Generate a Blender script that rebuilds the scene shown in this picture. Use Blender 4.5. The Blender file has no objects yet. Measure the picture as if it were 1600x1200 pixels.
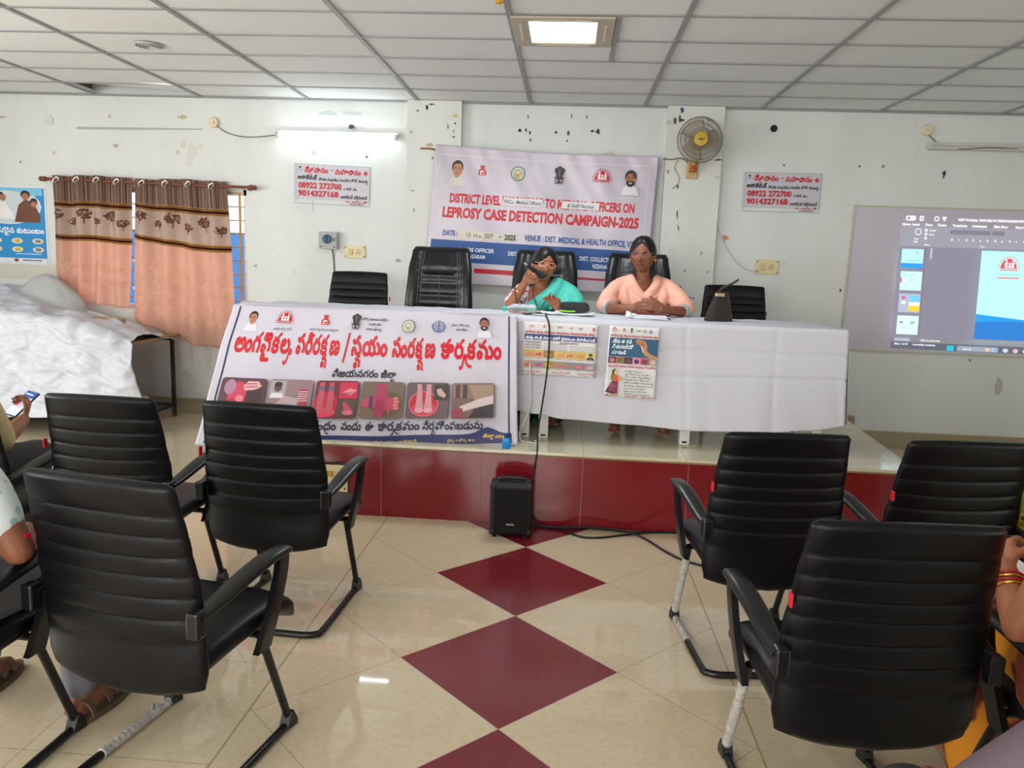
import bpy, bmesh, math, random
from math import sin, cos, pi, radians, sqrt
from mathutils import Vector, Matrix, noise

# ------------------------------------------------------------------ camera, sky, sun, big lights, exposure
SC = bpy.context.scene
COL = SC.collection
FOCAL, YAW, PITCH, ROLL, EYE = 1206.084, -0.0672, -0.1560, 0.0354, 1.552
_f = Vector((sin(YAW) * cos(PITCH), cos(YAW) * cos(PITCH), sin(PITCH)))
_r = Vector((cos(YAW), -sin(YAW), 0))
_u = _r.cross(_f)
CR = cos(ROLL) * _r + sin(ROLL) * _u
CU = -sin(ROLL) * _r + cos(ROLL) * _u
CF = _f
cam = bpy.data.cameras.new('camera')
cam.sensor_fit = 'HORIZONTAL'
cam.sensor_width = 36.0
cam.lens = FOCAL / 1600.0 * 36.0
cam.clip_start = 0.05
cam_o = bpy.data.objects.new('camera', cam)
COL.objects.link(cam_o)
cam_o.matrix_world = Matrix(((CR.x, CU.x, -CF.x, 0), (CR.y, CU.y, -CF.y, 0), (CR.z, CU.z, -CF.z, EYE), (0, 0, 0, 1)))
SC.camera = cam_o

SC.view_settings.view_transform = 'Standard'
SC.view_settings.look = 'None'
SC.view_settings.gamma = 1.0
SC.view_settings.use_curve_mapping = False
SC.view_settings.exposure = -0.10
SC.cycles.use_denoising = True
SC.cycles.max_bounces = 7
SC.cycles.diffuse_bounces = 4

world = bpy.data.worlds.new('world')
SC.world = world
world.use_nodes = True
world.node_tree.nodes['Background'].inputs[0].default_value = (0.80, 0.90, 1.0, 1)
world.node_tree.nodes['Background'].inputs[1].default_value = 2.2

def lamp(name, kind, loc, energy, color=(1, 1, 1), rot=(0, 0, 0), size=None, size_y=None, angle=None):
    l = bpy.data.lights.new(name, kind)
    l.energy = energy
    l.color = color
    if kind == 'AREA':
        l.shape = 'RECTANGLE'
        l.size = size
        l.size_y = size_y or size
    if kind == 'SUN':
        l.angle = angle or 0.01
    o = bpy.data.objects.new(name, l)
    o.location = loc
    o.rotation_euler = rot
    COL.objects.link(o)
    return o

# sun behind the back wall, falling on the curtained window
lamp('sun', 'SUN', (0, 12, 8), 14.0, (1.0, 0.93, 0.82), (radians(-52), 0, radians(12)), angle=0.02)
# added area lights standing in for daylight, inside closed walls out of view
lamp('added_daylight_left', 'AREA', (-6.35, 1.6, 1.65), 215, (0.96, 0.98, 1.0), (0, radians(-90), 0), 1.5, 4.6)
lamp('added_daylight_rear', 'AREA', (-2.2, -3.35, 1.7), 270, (1.0, 0.985, 0.96), (radians(90), 0, 0), 4.6, 1.7)
lamp('added_daylight_right', 'AREA', (6.35, -0.6, 1.7), 70, (1.0, 0.98, 0.95), (0, radians(90), 0), 1.5, 3.4)

# ------------------------------------------------------------------ helpers
def at_y(x, y, Y):
    d = CR * ((x - 800) / FOCAL) + CU * ((600 - y) / FOCAL) + CF
    t = Y / d.y
    return Vector((d.x * t, Y, EYE + d.z * t))

def at_z(x, y, z):
    d = CR * ((x - 800) / FOCAL) + CU * ((600 - y) / FOCAL) + CF
    t = (z - EYE) / d.z
    return Vector((d.x * t, d.y * t, z))

def lin(c):
    c = c / 255.0
    return c / 12.92 if c <= 0.04045 else ((c + 0.055) / 1.055) ** 2.4

def rgb(r, g, b):
    return (lin(r), lin(g), lin(b), 1.0)

MATS = {}
def mat(name, color, rough=0.5, metal=0.0, spec=0.5, noise_amt=0.0, noise_scale=8.0, bump=0.0, bump_scale=60.0,
        emit=None, emit_str=0.0, trans=0.0, alpha=1.0, coat=0.0, ior=1.45):
    if name in MATS:
        return MATS[name]
    m = bpy.data.materials.new(name)
    m.use_nodes = True
    nt = m.node_tree
    b = nt.nodes['Principled BSDF']
    b.inputs['Base Color'].default_value = color
    b.inputs['Roughness'].default_value = rough
    b.inputs['Metallic'].default_value = metal
    b.inputs['Specular IOR Level'].default_value = spec
    b.inputs['IOR'].default_value = ior
    b.inputs['Transmission Weight'].default_value = trans
    b.inputs['Alpha'].default_value = alpha
    b.inputs['Coat Weight'].default_value = coat
    if emit:
        b.inputs['Emission Color'].default_value = emit
        b.inputs['Emission Strength'].default_value = emit_str
    if noise_amt or bump:
        tc = nt.nodes.new('ShaderNodeTexCoord')
    if noise_amt:
        n = nt.nodes.new('ShaderNodeTexNoise')
        n.inputs['Scale'].default_value = noise_scale
        n.inputs['Detail'].default_value = 5
        nt.links.new(tc.outputs['Object'], n.inputs['Vector'])
        mx = nt.nodes.new('ShaderNodeMix')
        mx.data_type = 'RGBA'
        mx.inputs[6].default_value = tuple(max(0, c * (1 - noise_amt)) for c in color[:3]) + (1,)
        mx.inputs[7].default_value = tuple(min(1, c * (1 + noise_amt)) for c in color[:3]) + (1,)
        nt.links.new(n.outputs['Fac'], mx.inputs[0])
        nt.links.new(mx.outputs[2], b.inputs['Base Color'])
    if bump:
        n2 = nt.nodes.new('ShaderNodeTexNoise')
        n2.inputs['Scale'].default_value = bump_scale
        n2.inputs['Detail'].default_value = 4
        nt.links.new(tc.outputs['Object'], n2.inputs['Vector'])
        bp = nt.nodes.new('ShaderNodeBump')
        bp.inputs['Strength'].default_value = bump
        bp.inputs['Distance'].default_value = 0.01
        nt.links.new(n2.outputs['Fac'], bp.inputs['Height'])
        nt.links.new(bp.outputs['Normal'], b.inputs['Normal'])
    MATS[name] = m
    return m

def tag(o, label=None, cat=None, group=None, kind=None):
    if label: o['label'] = label
    if cat: o['category'] = cat
    if group: o['group'] = group
    if kind: o['kind'] = kind
    return o

def empty(name, loc=(0, 0, 0), rotz=0.0):
    o = bpy.data.objects.new(name, None)
    o.empty_display_size = 0.1
    o.location = loc
    o.rotation_euler = (0, 0, rotz)
    COL.objects.link(o)
    return o

def thing(name, label, cat, loc=(0, 0, 0), rotz=0.0, group=None):
    return tag(empty(name, loc, rotz), label, cat, group)

def link_mesh(name, me, mats, parent=None, smooth=True):
    for m in (mats if isinstance(mats, (list, tuple)) else [mats]):
        me.materials.append(m)
    if smooth:
        me.polygons.foreach_set('use_smooth', [True] * len(me.polygons))
    o = bpy.data.objects.new(name, me)
    COL.objects.link(o)
    if parent:
        o.parent = parent
    return o

def copy_tree(o, parent=None):
    c = o.copy()
    COL.objects.link(c)
    if parent:
        c.parent = parent
    for ch in list(o.children):
        copy_tree(ch, c)
    return c

class MB:
    """collects shapes and links them as one mesh"""
    def __init__(self):
        self.bm = bmesh.new()
        self.mi = 0

    def face(self, vs):
        try:
            f = self.bm.faces.new(vs)
            f.material_index = self.mi
            return f
        except ValueError:
            return None

    def box(self, c, s, bevel=0.0, rot=None, seg=2):
        m = Matrix.Translation(Vector(c)) @ (rot.to_4x4() if rot else Matrix.Identity(4)) @ Matrix.Diagonal((s[0], s[1], s[2], 1))
        t = bmesh.new()
        bmesh.ops.create_cube(t, size=1.0, matrix=m)
        if bevel:
            bmesh.ops.bevel(t, geom=list(t.edges), offset=bevel, segments=seg, affect='EDGES', profile=0.5)
        self.merge(t)
        return self

    def merge(self, t, M=None):
        vm = {}
        for v in t.verts:
            vm[v] = self.bm.verts.new(M @ v.co if M else v.co)
        for f in t.faces:
            self.face([vm[v] for v in f.verts])
        t.free()
        return self

    def loft(self, rings, cap=True, closed=True):
        vs = [[self.bm.verts.new(p) for p in r] for r in rings]
        n = len(vs[0])
        for a, b in zip(vs[:-1], vs[1:]):
            for i in range(n if closed else n - 1):
                j = (i + 1) % n
                self.face((a[i], a[j], b[j], b[i]))
        if cap and closed:
            self.face(list(reversed(vs[0])))
            self.face(vs[-1])
        return self

    def tube(self, pts, r, n=8, cap=True, flat=None):
        pts = [Vector(p) for p in pts]
        rr = r if isinstance(r, (list, tuple)) else [r] * len(pts)
        rings = []
        up = Vector((0, 0, 1))
        prev = None
        for i, p in enumerate(pts):
            a = pts[max(0, i - 1)]
            b = pts[min(len(pts) - 1, i + 1)]
            t = (b - a)
            t = t.normalized() if t.length > 1e-9 else Vector((0, 0, 1))
            if prev is None:
                s = t.cross(up)
                if s.length < 1e-3:
                    s = t.cross(Vector((1, 0, 0)))
                s.normalize()
            else:
                s = (prev - t * prev.dot(t))
                s = s.normalized() if s.length > 1e-6 else t.orthogonal().normalized()
            prev = s
            q = t.cross(s)
            k = flat if flat else 1.0
            rings.append([p + (s * cos(2 * pi * j / n) + q * sin(2 * pi * j / n) * k) * rr[i] for j in range(n)])
        return self.loft(rings, cap)

    def sphere(self, c, r, nu=14, nv=9, M=None):
        t = bmesh.new()
        bmesh.ops.create_uvsphere(t, u_segments=nu, v_segments=nv, radius=1.0)
        rr = r if isinstance(r, (list, tuple)) else (r, r, r)
        T = Matrix.Translation(Vector(c)) @ (M.to_4x4() if M else Matrix.Identity(4)) @ Matrix.Diagonal((rr[0], rr[1], rr[2], 1))
        return self.merge(t, T)

    def lathe(self, prof, c=(0, 0, 0), n=24, M=None, cap=True):
        R = M.to_3x3() if M else Matrix.Identity(3)
        rings = [[Vector(c) + R @ Vector((r * cos(2 * pi * j / n), r * sin(2 * pi * j / n), z)) for j in range(n)] for r, z in prof]
        return self.loft(rings, cap)

    def prism(self, poly, d0, d1, axis='y'):
        def P(a, b, d):
            return {'y': (a, d, b), 'z': (a, b, d), 'x': (d, a, b)}[axis]
        return self.loft([[Vector(P(a, b, d0)) for a, b in poly], [Vector(P(a, b, d1)) for a, b in poly]])

    def grid(self, fn, nu, nv):
        vs = [[self.bm.verts.new(fn(i / nu, j / nv)) for i in range(nu + 1)] for j in range(nv + 1)]
        for j in range(nv):
            for i in range(nu):
                self.face((vs[j][i], vs[j][i + 1], vs[j + 1][i + 1], vs[j + 1][i]))
        return self

    def build(self, name, mats, parent=None, smooth=True, solid=0.0, fixn=True, sharp=40):
        if fixn:
            bmesh.ops.recalc_face_normals(self.bm, faces=self.bm.faces)
        me = bpy.data.meshes.new(name)
        self.bm.to_mesh(me)
        self.bm.free()
        o = link_mesh(name, me, mats, parent, smooth)
        if smooth and sharp:
            me.set_sharp_from_angle(angle=radians(sharp))
        if solid:
            m = o.modifiers.new('thickness', 'SOLIDIFY')
            m.thickness = solid
            m.offset = 0
        return o

def bez(pts, n=6):
    """smooth curve through points (Catmull-Rom)"""
    P = [Vector(p) for p in pts]
    out = []
    for i in range(len(P) - 1):
        p0, p1, p2, p3 = P[max(0, i - 1)], P[i], P[i + 1], P[min(len(P) - 1, i + 2)]
        for k in range(n):
            t = k / n
            out.append(0.5 * ((2 * p1) + (p2 - p0) * t + (2 * p0 - 5 * p1 + 4 * p2 - p3) * t * t + (3 * p1 - p0 - 3 * p2 + p3) * t ** 3))
    out.append(P[-1])
    return out

def interp(tab, v):
    if v <= tab[0][0]: return tab[0][1]
    for (a, b), (c, d) in zip(tab[:-1], tab[1:]):
        if v <= c:
            t = (v - a) / (c - a)
            t = t * t * (3 - 2 * t)
            return b + (d - b) * t
    return tab[-1][1]

# ------------------------------------------------------------------ lettering
GC = {}
def glyph(s, bold=0.0):
    """2D triangles of a run of text at size 1; returns verts, polygons, (xmin, xmax, ymin, ymax)"""
    k = (s, bold)
    if k in GC: return GC[k]
    c = bpy.data.curves.new('lettering', 'FONT')
    c.body = s
    c.size = 1.0
    c.offset = bold
    c.resolution_u = 2
    o = bpy.data.objects.new('lettering', c)
    me = bpy.data.meshes.new_from_object(o)
    V = [(v.co.x, v.co.y) for v in me.vertices]
    F = [tuple(p.vertices) for p in me.polygons]
    bpy.data.meshes.remove(me)
    bpy.data.objects.remove(o)
    bpy.data.curves.remove(c)
    if V:
        b = (min(v[0] for v in V), max(v[0] for v in V), min(v[1] for v in V), max(v[1] for v in V))
    else:
        b = (0, 0.3, 0, 0.7)
    GC[k] = (V, F, b)
    return GC[k]

def ribbon(pts, w):
    P = [Vector((p[0], p[1], 0)) for p in pts]
    L, Rr = [], []
    for i, p in enumerate(P):
        t = (P[min(i + 1, len(P) - 1)] - P[max(i - 1, 0)])
        t = t.normalized() if t.length > 0 else Vector((1, 0, 0))
        nn = Vector((-t.y, t.x, 0)) * (w / 2)
        L.append(p + nn)
        Rr.append(p - nn)
    V = [(v.x, v.y) for v in L] + [(v.x, v.y) for v in Rr]
    n = len(P)
    F = [(i, i + 1, n + i + 1, n + i) for i in range(n - 1)]
    return V, F

VOW = set('ాిీుూృెేైొోౌంఁః')
def telugu(s, bold=0.03):
    """lays out a line of Telugu: base letter with its vowel sign, conjunct letters hung below it"""
    cl = []
    i = 0
    while i < len(s):
        ch = s[i]
        if ch == '్' and cl and i + 1 < len(s) and 'క' <= s[i + 1] <= 'హ':
            cl[-1][1].append(s[i + 1])
            i += 2
            continue
        if cl and (ch in VOW or ch == '్'):
            cl[-1][0] += ch
        else:
            cl.append([ch, []])
        i += 1
    V, F = [], []
    x = 0.0
    lay = [0]
    def add(v, f, sx, sy, ox, oy):
        n = len(V)
        lay[0] = (lay[0] + 1) % 16
        V.extend([(a * sx + ox, b * sy + oy, lay[0] * .05) for a, b in v])
        F.extend([tuple(k + n for k in q) for q in f])
    swell = [(0, 0)] if bold < .015 else [(bold * .8 * cos(t), bold * .8 * sin(t)) for t in (.4, 1.45, 2.5, 3.55, 4.6, 5.65)]
    thin = min(bold, .008)
    for base, vat in cl:
        if base == ' ':
            x += 0.30
            continue
        v, f, b = glyph(base, thin)
        for ox, oy in swell:
            add(v, f, 1, 1, x - b[0] + ox, oy)
        w = b[1] - b[0]
        ex = w
        for c in vat:
            if c == 'ర':
                arc = [(x + w * 0.42 + 0.30 * cos(t), -0.02 + 0.30 * sin(t)) for t in [radians(q) for q in range(150, 300, 15)]]
                rv, rf = ribbon(arc, 0.075 + bold)
                add(rv, rf, 1, 1, 0, 0)
            elif c == 'య':
                pts = [(x + w * .62, -.30), (x + w * .72, -.40), (x + w * .88, -.36), (x + w * 1.0, -.18), (x + w * 1.08, .04), (x + w * 1.2, .12), (x + w * 1.28, .02), (x + w * 1.22, -.08)]
                rv, rf = ribbon([(p.x, p.y) for p in bez([(a, b_, 0) for a, b_ in pts], 4)], 0.075 + bold)
                add(rv, rf, 1, 1, 0, 0)
                ex = max(ex, w * 1.3)
            else:
                v2, f2, b2 = glyph(c, thin)
                for ox, oy in swell:
                    add(v2, f2, .62, .62, x + w * .42 - b2[0] * .62 + ox, -.46 + oy)
                ex = max(ex, w * .42 + (b2[1] - b2[0]) * .62)
        x += ex + 0.045 + bold
    xs = [a[0] for a in V]
    ys = [a[1] for a in V]
    return V, F, (min(xs), max(xs), min(ys), max(ys))

def print_mat(name='print_ink', rough=0.45, emit=0.0, coat=0.0):
    if name in MATS: return MATS[name]
    m = bpy.data.materials.new(name)
    m.use_nodes = True
    nt = m.node_tree
    b = nt.nodes['Principled BSDF']
    a = nt.nodes.new('ShaderNodeAttribute')
    a.attribute_name = 'ink'
    nt.links.new(a.outputs['Color'], b.inputs['Base Color'])
    b.inputs['Roughness'].default_value = rough
    b.inputs['Coat Weight'].default_value = coat
    if emit:
        nt.links.new(a.outputs['Color'], b.inputs['Emission Color'])
        b.inputs['Emission Strength'].default_value = emit
    MATS[name] = m
    return m

class Art:
    """flat printed artwork: coloured polygons in (a right, b down) units, mapped on to a surface"""
    def __init__(self, fn, step=0.0003, lift=0.0, maxlen=0.0, auto=None):
        self.auto = auto              # thing that gets each line of lettering and each emblem as a part of its own
        self.fn = fn
        self.step = step
        self.lift = lift
        self.maxlen = maxlen
        self.V, self.F, self.C = [], [], []
        self.layer = 1

    def raw(self, V, F, col):
        n = len(self.V)
        self.V.extend([(v[0], v[1], self.layer + (v[2] if len(v) > 2 else 0)) for v in V])
        self.F.extend([tuple(i + n for i in f) for f in F])
        self.C.extend([rgb(*col)] * len(F))
        self.layer += 1
        return self

    def poly(self, pts, col):
        return self.raw(pts, [tuple(range(len(pts)))], col)

    def rect(self, a0, b0, a1, b1, col, nu=1, nv=1, r=0.0):
        if r:
            pts = []
            for (cx, cy, s) in ((a1 - r, b0 + r, -90), (a1 - r, b1 - r, 0), (a0 + r, b1 - r, 90), (a0 + r, b0 + r, 180)):
                for k in range(4):
                    t = radians(s + k * 30)
                    pts.append((cx + r * cos(t), cy + r * sin(t)))
            return self.poly(pts, col)
        V = [(a0 + (a1 - a0) * i / nu, b0 + (b1 - b0) * j / nv) for j in range(nv + 1) for i in range(nu + 1)]
        F = [(j * (nu + 1) + i, j * (nu + 1) + i + 1, (j + 1) * (nu + 1) + i + 1, (j + 1) * (nu + 1) + i) for j in range(nv) for i in range(nu)]
        return self.raw(V, F, col)

    def ell(self, a, b, ra, rb, col, t0=0, t1=360, n=20, rot=0):
        pts = [(ra * cos(radians(t0 + (t1 - t0) * i / n)), rb * sin(radians(t0 + (t1 - t0) * i / n))) for i in range(n + (0 if t1 - t0 == 360 else 1))]
        c, s = cos(radians(rot)), sin(radians(rot))
        return self.poly([(a + x * c - y * s, b + x * s + y * c) for x, y in pts], col)

    def line(self, pts, w, col):
        V, F = ribbon(pts, w)
        return self.raw(V, F, col)

    def ring(self, a, b, r, w, col, n=24, k=1.0):
        return self.line([(a + r * cos(2 * pi * i / n), b + r * k * sin(2 * pi * i / n)) for i in range(n + 1)], w, col)

    def put(self, tri, a0, b_base, col, width=None, height=None, full=None, center=None):
        V, F, bb = tri
        sx = (width / (bb[1] - bb[0])) if width else height
        sy = height if height else sx
        if not width and center is not None:
            a0 = center - (bb[1] - bb[0]) * sx / 2
        return self.raw([(a0 + (v[0] - bb[0]) * sx, b_base - v[1] * sy, v[2] if len(v) > 2 else 0) for v in V], F, col)

    def text(self, s, a0, b_base, col, width=None, cap=1.0, bold=0.02, center=None):
        """cap = height of a capital letter in art units"""
        self.put(glyph(s, bold), a0, b_base, col, width, cap / 0.70, center=center)
        return self.cut('lettering', self.auto) if self.auto else self

    def tel(self, s, a0, b_base, col, width=None, size=1.0, bold=0.03, center=None):
        self.put(telugu(s, bold), a0, b_base, col, width, size, center=center)
        return self.cut('lettering', self.auto) if self.auto else self

    def cut(self, name, parent, m=None):
        """make what was drawn since the last cut a part of its own"""
        o = self.build(name, parent, m)
        self.V, self.F, self.C = [], [], []
        return o

    def build(self, name, parent, m=None):
        bm = bmesh.new()
        lay = bm.faces.layers.int.new('c')
        vs = [bm.verts.new(v) for v in self.V]
        for i, f in enumerate(self.F):
            try:
                q = bm.faces.new([vs[j] for j in f])
                q[lay] = i
            except ValueError:
                pass
        if self.maxlen:
            big = [f for f in bm.faces if len(f.verts) > 4]
            if big: bmesh.ops.triangulate(bm, faces=big)
            for it in range(5):
                es = [e for e in bm.edges if (e.verts[0].co - e.verts[1].co).length > self.maxlen]
                if not es: break
                bmesh.ops.subdivide_edges(bm, edges=es, cuts=1, use_grid_fill=True)
                ng = [f for f in bm.faces if len(f.verts) > 4]
                if ng: bmesh.ops.triangulate(bm, faces=ng)
        for v in bm.verts:
            v.co = self.fn(v.co.x, v.co.y, self.lift + v.co.z * self.step)
        me = bpy.data.meshes.new(name)
        bm.faces.ensure_lookup_table()
        cols = [self.C[f[lay]] for f in bm.faces]
        bm.faces.layers.int.remove(lay)
        bm.to_mesh(me)
        bm.free()
        at = me.color_attributes.new('ink', 'FLOAT_COLOR', 'CORNER')
        buf = []
        for p, c in zip(me.polygons, cols):
            buf.extend(list(c) * p.loop_total)
        at.data.foreach_set('color', buf)
        return link_mesh(name, me, m or print_mat(), parent, smooth=False)

# small drawn emblems and pictures -------------------------------------------------
def em_family(A, a, b, s, red=(205, 30, 45)):
    A.ell(a, b + s * .55, s * 1.15, s * 1.45, red, 180, 360)
    for k in range(13):
        t = radians(186 + k * 14)
        A.ell(a + s * 1.42 * cos(t), b + s * .6 + s * 1.75 * sin(t), s * .09, s * .12, red, n=6)
    W = (250, 240, 240)
    for dx, h in ((-.42, .95), (.5, .85), (.05, .5)):
        A.ell(a + s * dx, b + s * (.35 - h), s * .14, s * .16, W, n=10)
        A.poly([(a + s * (dx - .22), b + s * .42), (a + s * (dx - .1), b + s * (.52 - h)), (a + s * (dx + .1), b + s * (.52 - h)), (a + s * (dx + .22), b + s * .42)], W)
    A.line([(a - s * .75, b - s * .1), (a - s * .4, b - s * .25), (a + s * .5, b - s * .15), (a + s * .8, b - s * .25)], s * .1, W)
    A.rect(a - s * 1.3, b + s * .68, a + s * 1.3, b + s * .8, red)
    if A.auto: A.cut('emblem', A.auto)

def em_ribbon(A, a, b, s, c=(190, 50, 40)):
    A.poly([(a - s * .25, b - s * 1.5), (a - s * .5, b - s * 1.1), (a - s * .3, b - s * .6), (a + s * .3, b - s * .6), (a + s * .5, b - s * 1.1), (a + s * .25, b - s * 1.5), (a, b - s * 1.1)], c)
    A.ell(a, b, s * .8, s * .62, c, 180, 360)
    A.rect(a - s * .8, b, a + s * .8, b + s * .7, c)
    A.ell(a, b + s * .1, s * .48, s * .4, (236, 225, 228))
    A.ell(a + s * .1, b + s * .22, s * .3, s * .22, c)
    A.rect(a - s * .55, b + s * .42, a + s * .55, b + s * .52, (236, 225, 228))
    if A.auto: A.cut('emblem', A.auto)

def em_seal(A, a, b, s, c=(60, 125, 90), inner=(190, 160, 80)):
    A.ell(a, b, s * 1.05, s * 1.1, c)
    A.ell(a, b, s * .9, s * .95, (225, 222, 215))
    A.ring(a, b, s * .68, s * .08, c)
    A.ell(a, b - s * .05, s * .5, s * .52, inner)
    A.ell(a, b - s * .12, s * .3, s * .32, (220, 210, 190))
    A.poly([(a - s * .12, b), (a + s * .12, b), (a + s * .3, b + s * .85), (a - s * .3, b + s * .85)], inner)
    if A.auto: A.cut('emblem', A.auto)

def em_pillar(A, a, b, s, c=(60, 48, 52)):
    A.ell(a - s * .38, b - s * .75, s * .36, s * .42, c)
    A.ell(a + s * .38, b - s * .75, s * .36, s * .42, c)
    A.ell(a, b - s * .95, s * .38, s * .45, c)
    A.poly([(a - s * .62, b - s * .6), (a + s * .62, b - s * .6), (a + s * .42, b + s * .25), (a - s * .42, b + s * .25)], c)
    A.rect(a - s * .7, b + s * .2, a + s * .7, b + s * .42, c)
    A.ell(a, b + s * .72, s * .62, s * .34, c)
    A.ell(a - s * .3, b + s * .72, s * .14, s * .14, (215, 205, 210))
    A.ell(a + s * .3, b + s * .72, s * .14, s * .14, (215, 205, 210))
    A.rect(a - s * .6, b + s * 1.1, a + s * .6, b + s * 1.2, c)
    A.line([(a, b - s * 1.0), (a, b + s * .1)], s * .07, (170, 158, 165))
    if A.auto: A.cut('emblem', A.auto)

def em_globe(A, a, b, s, c=(70, 95, 150)):
    A.ring(a, b, s * 1.0, s * .14, c)
    A.ring(a, b, s * .62, s * .1, c)
    A.line([(a - s * .62, b), (a + s * .62, b)], s * .1, c)
    A.line([(a, b - s * .95), (a, b + s * .95)], s * .16, c)
    A.line([(a - s * .25, b - s * .4), (a + s * .25, b - s * .1), (a - s * .25, b + s * .2), (a + s * .2, b + s * .5)], s * .1, c)
    for sg in (-1, 1):
        A.line([(a + sg * s * 1.12, b - s * .4), (a + sg * s * 1.2, b + s * .2), (a + sg * s * .8, b + s * .95), (a, b + s * 1.2)], s * .16, c)
    if A.auto: A.cut('emblem', A.auto)

def portrait(A, a, b, s, hair=(25, 22, 25), skin=(190, 130, 100), shirt=(238, 236, 238), beard=None):
    A.poly([(a - s * 1.0, b + s * 1.9), (a - s * .75, b + s * 1.05), (a - s * .25, b + s * .75), (a + s * .3, b + s * .75), (a + s * .85, b + s * 1.05), (a + s * 1.1, b + s * 1.9)], shirt)
    A.rect(a - s * .22, b + s * .5, a + s * .26, b + s * .95, skin)
    A.ell(a, b - s * .25, s * .66, s * .78, hair)
    A.ell(a + s * .02, b + s * .05, s * .55, s * .8, skin)
    A.ell(a + s * .02, b - s * .62, s * .56, s * .3, hair, 180, 360)
    if beard:
        A.ell(a + s * .02, b + s * .42, s * .5, s * .48, beard, 0, 180)
        A.ell(a + s * .02, b + s * .4, s * .5, s * .16, beard)
        A.ell(a + s * .02, b + s * .5, s * .2, s * .07, (235, 225, 220))
    else:
        A.ell(a + s * .02, b + s * .42, s * .2, s * .06, (150, 85, 75))
    for sg in (-1, 1):
        A.ell(a + s * .02 + sg * s * .22, b - s * .06, s * .1, s * .05, (40, 30, 28))
        A.line([(a + s * .02 + sg * s * .1, b - s * .2), (a + s * .02 + sg * s * .36, b - s * .2)], s * .07, (40, 30, 28))
    A.line([(a + s * .02, b - s * .05), (a + s * .06, b + s * .2)], s * .09, (165, 105, 80))
    if A.auto: A.cut('printed_portrait', A.auto)
# ------------------------------------------------------------------ the setting
WALL_Y, CEIL_Z, STAGE_Z = 7.12, 2.941, 0.456
RX0, RX1, RY0 = -6.4, 6.4, -3.4

class N:
    """tiny node maths"""
    def __init__(self, nt): self.nt = nt
    def m(self, op, a, b=None, c=None):
        n = self.nt.nodes.new('ShaderNodeMath')
        n.operation = op
        for i, v in enumerate((a, b, c)):
            if v is None: continue
            if isinstance(v, (int, float)): n.inputs[i].default_value = v
            else: self.nt.links.new(v, n.inputs[i])
        return n.outputs[0]
    def mix(self, f, a, b):
        n = self.nt.nodes.new('ShaderNodeMix')
        n.data_type = 'RGBA'
        for i, v in ((0, f), (6, a), (7, b)):
            if isinstance(v, (int, float, tuple)): n.inputs[i].default_value = v
            else: self.nt.links.new(v, n.inputs[i])
        return n.outputs[2]
    def noise(self, scale, detail=4, vec=None, rough=0.5):
        n = self.nt.nodes.new('ShaderNodeTexNoise')
        n.inputs['Scale'].default_value = scale
        n.inputs['Detail'].default_value = detail
        n.inputs['Roughness'].default_value = rough
        if vec is not None: self.nt.links.new(vec, n.inputs['Vector'])
        return n.outputs['Fac']
    def ramp(self, v, a, b):
        n = self.nt.nodes.new('ShaderNodeMapRange')
        n.inputs[1].default_value = a
        n.inputs[2].default_value = b
        n.clamp = True
        self.nt.links.new(v, n.inputs[0])
        return n.outputs[0]

def node_mat(name):
    m = bpy.data.materials.new(name)
    m.use_nodes = True
    nt = m.node_tree
    return m, nt, nt.nodes['Principled BSDF'], N(nt)

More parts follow.
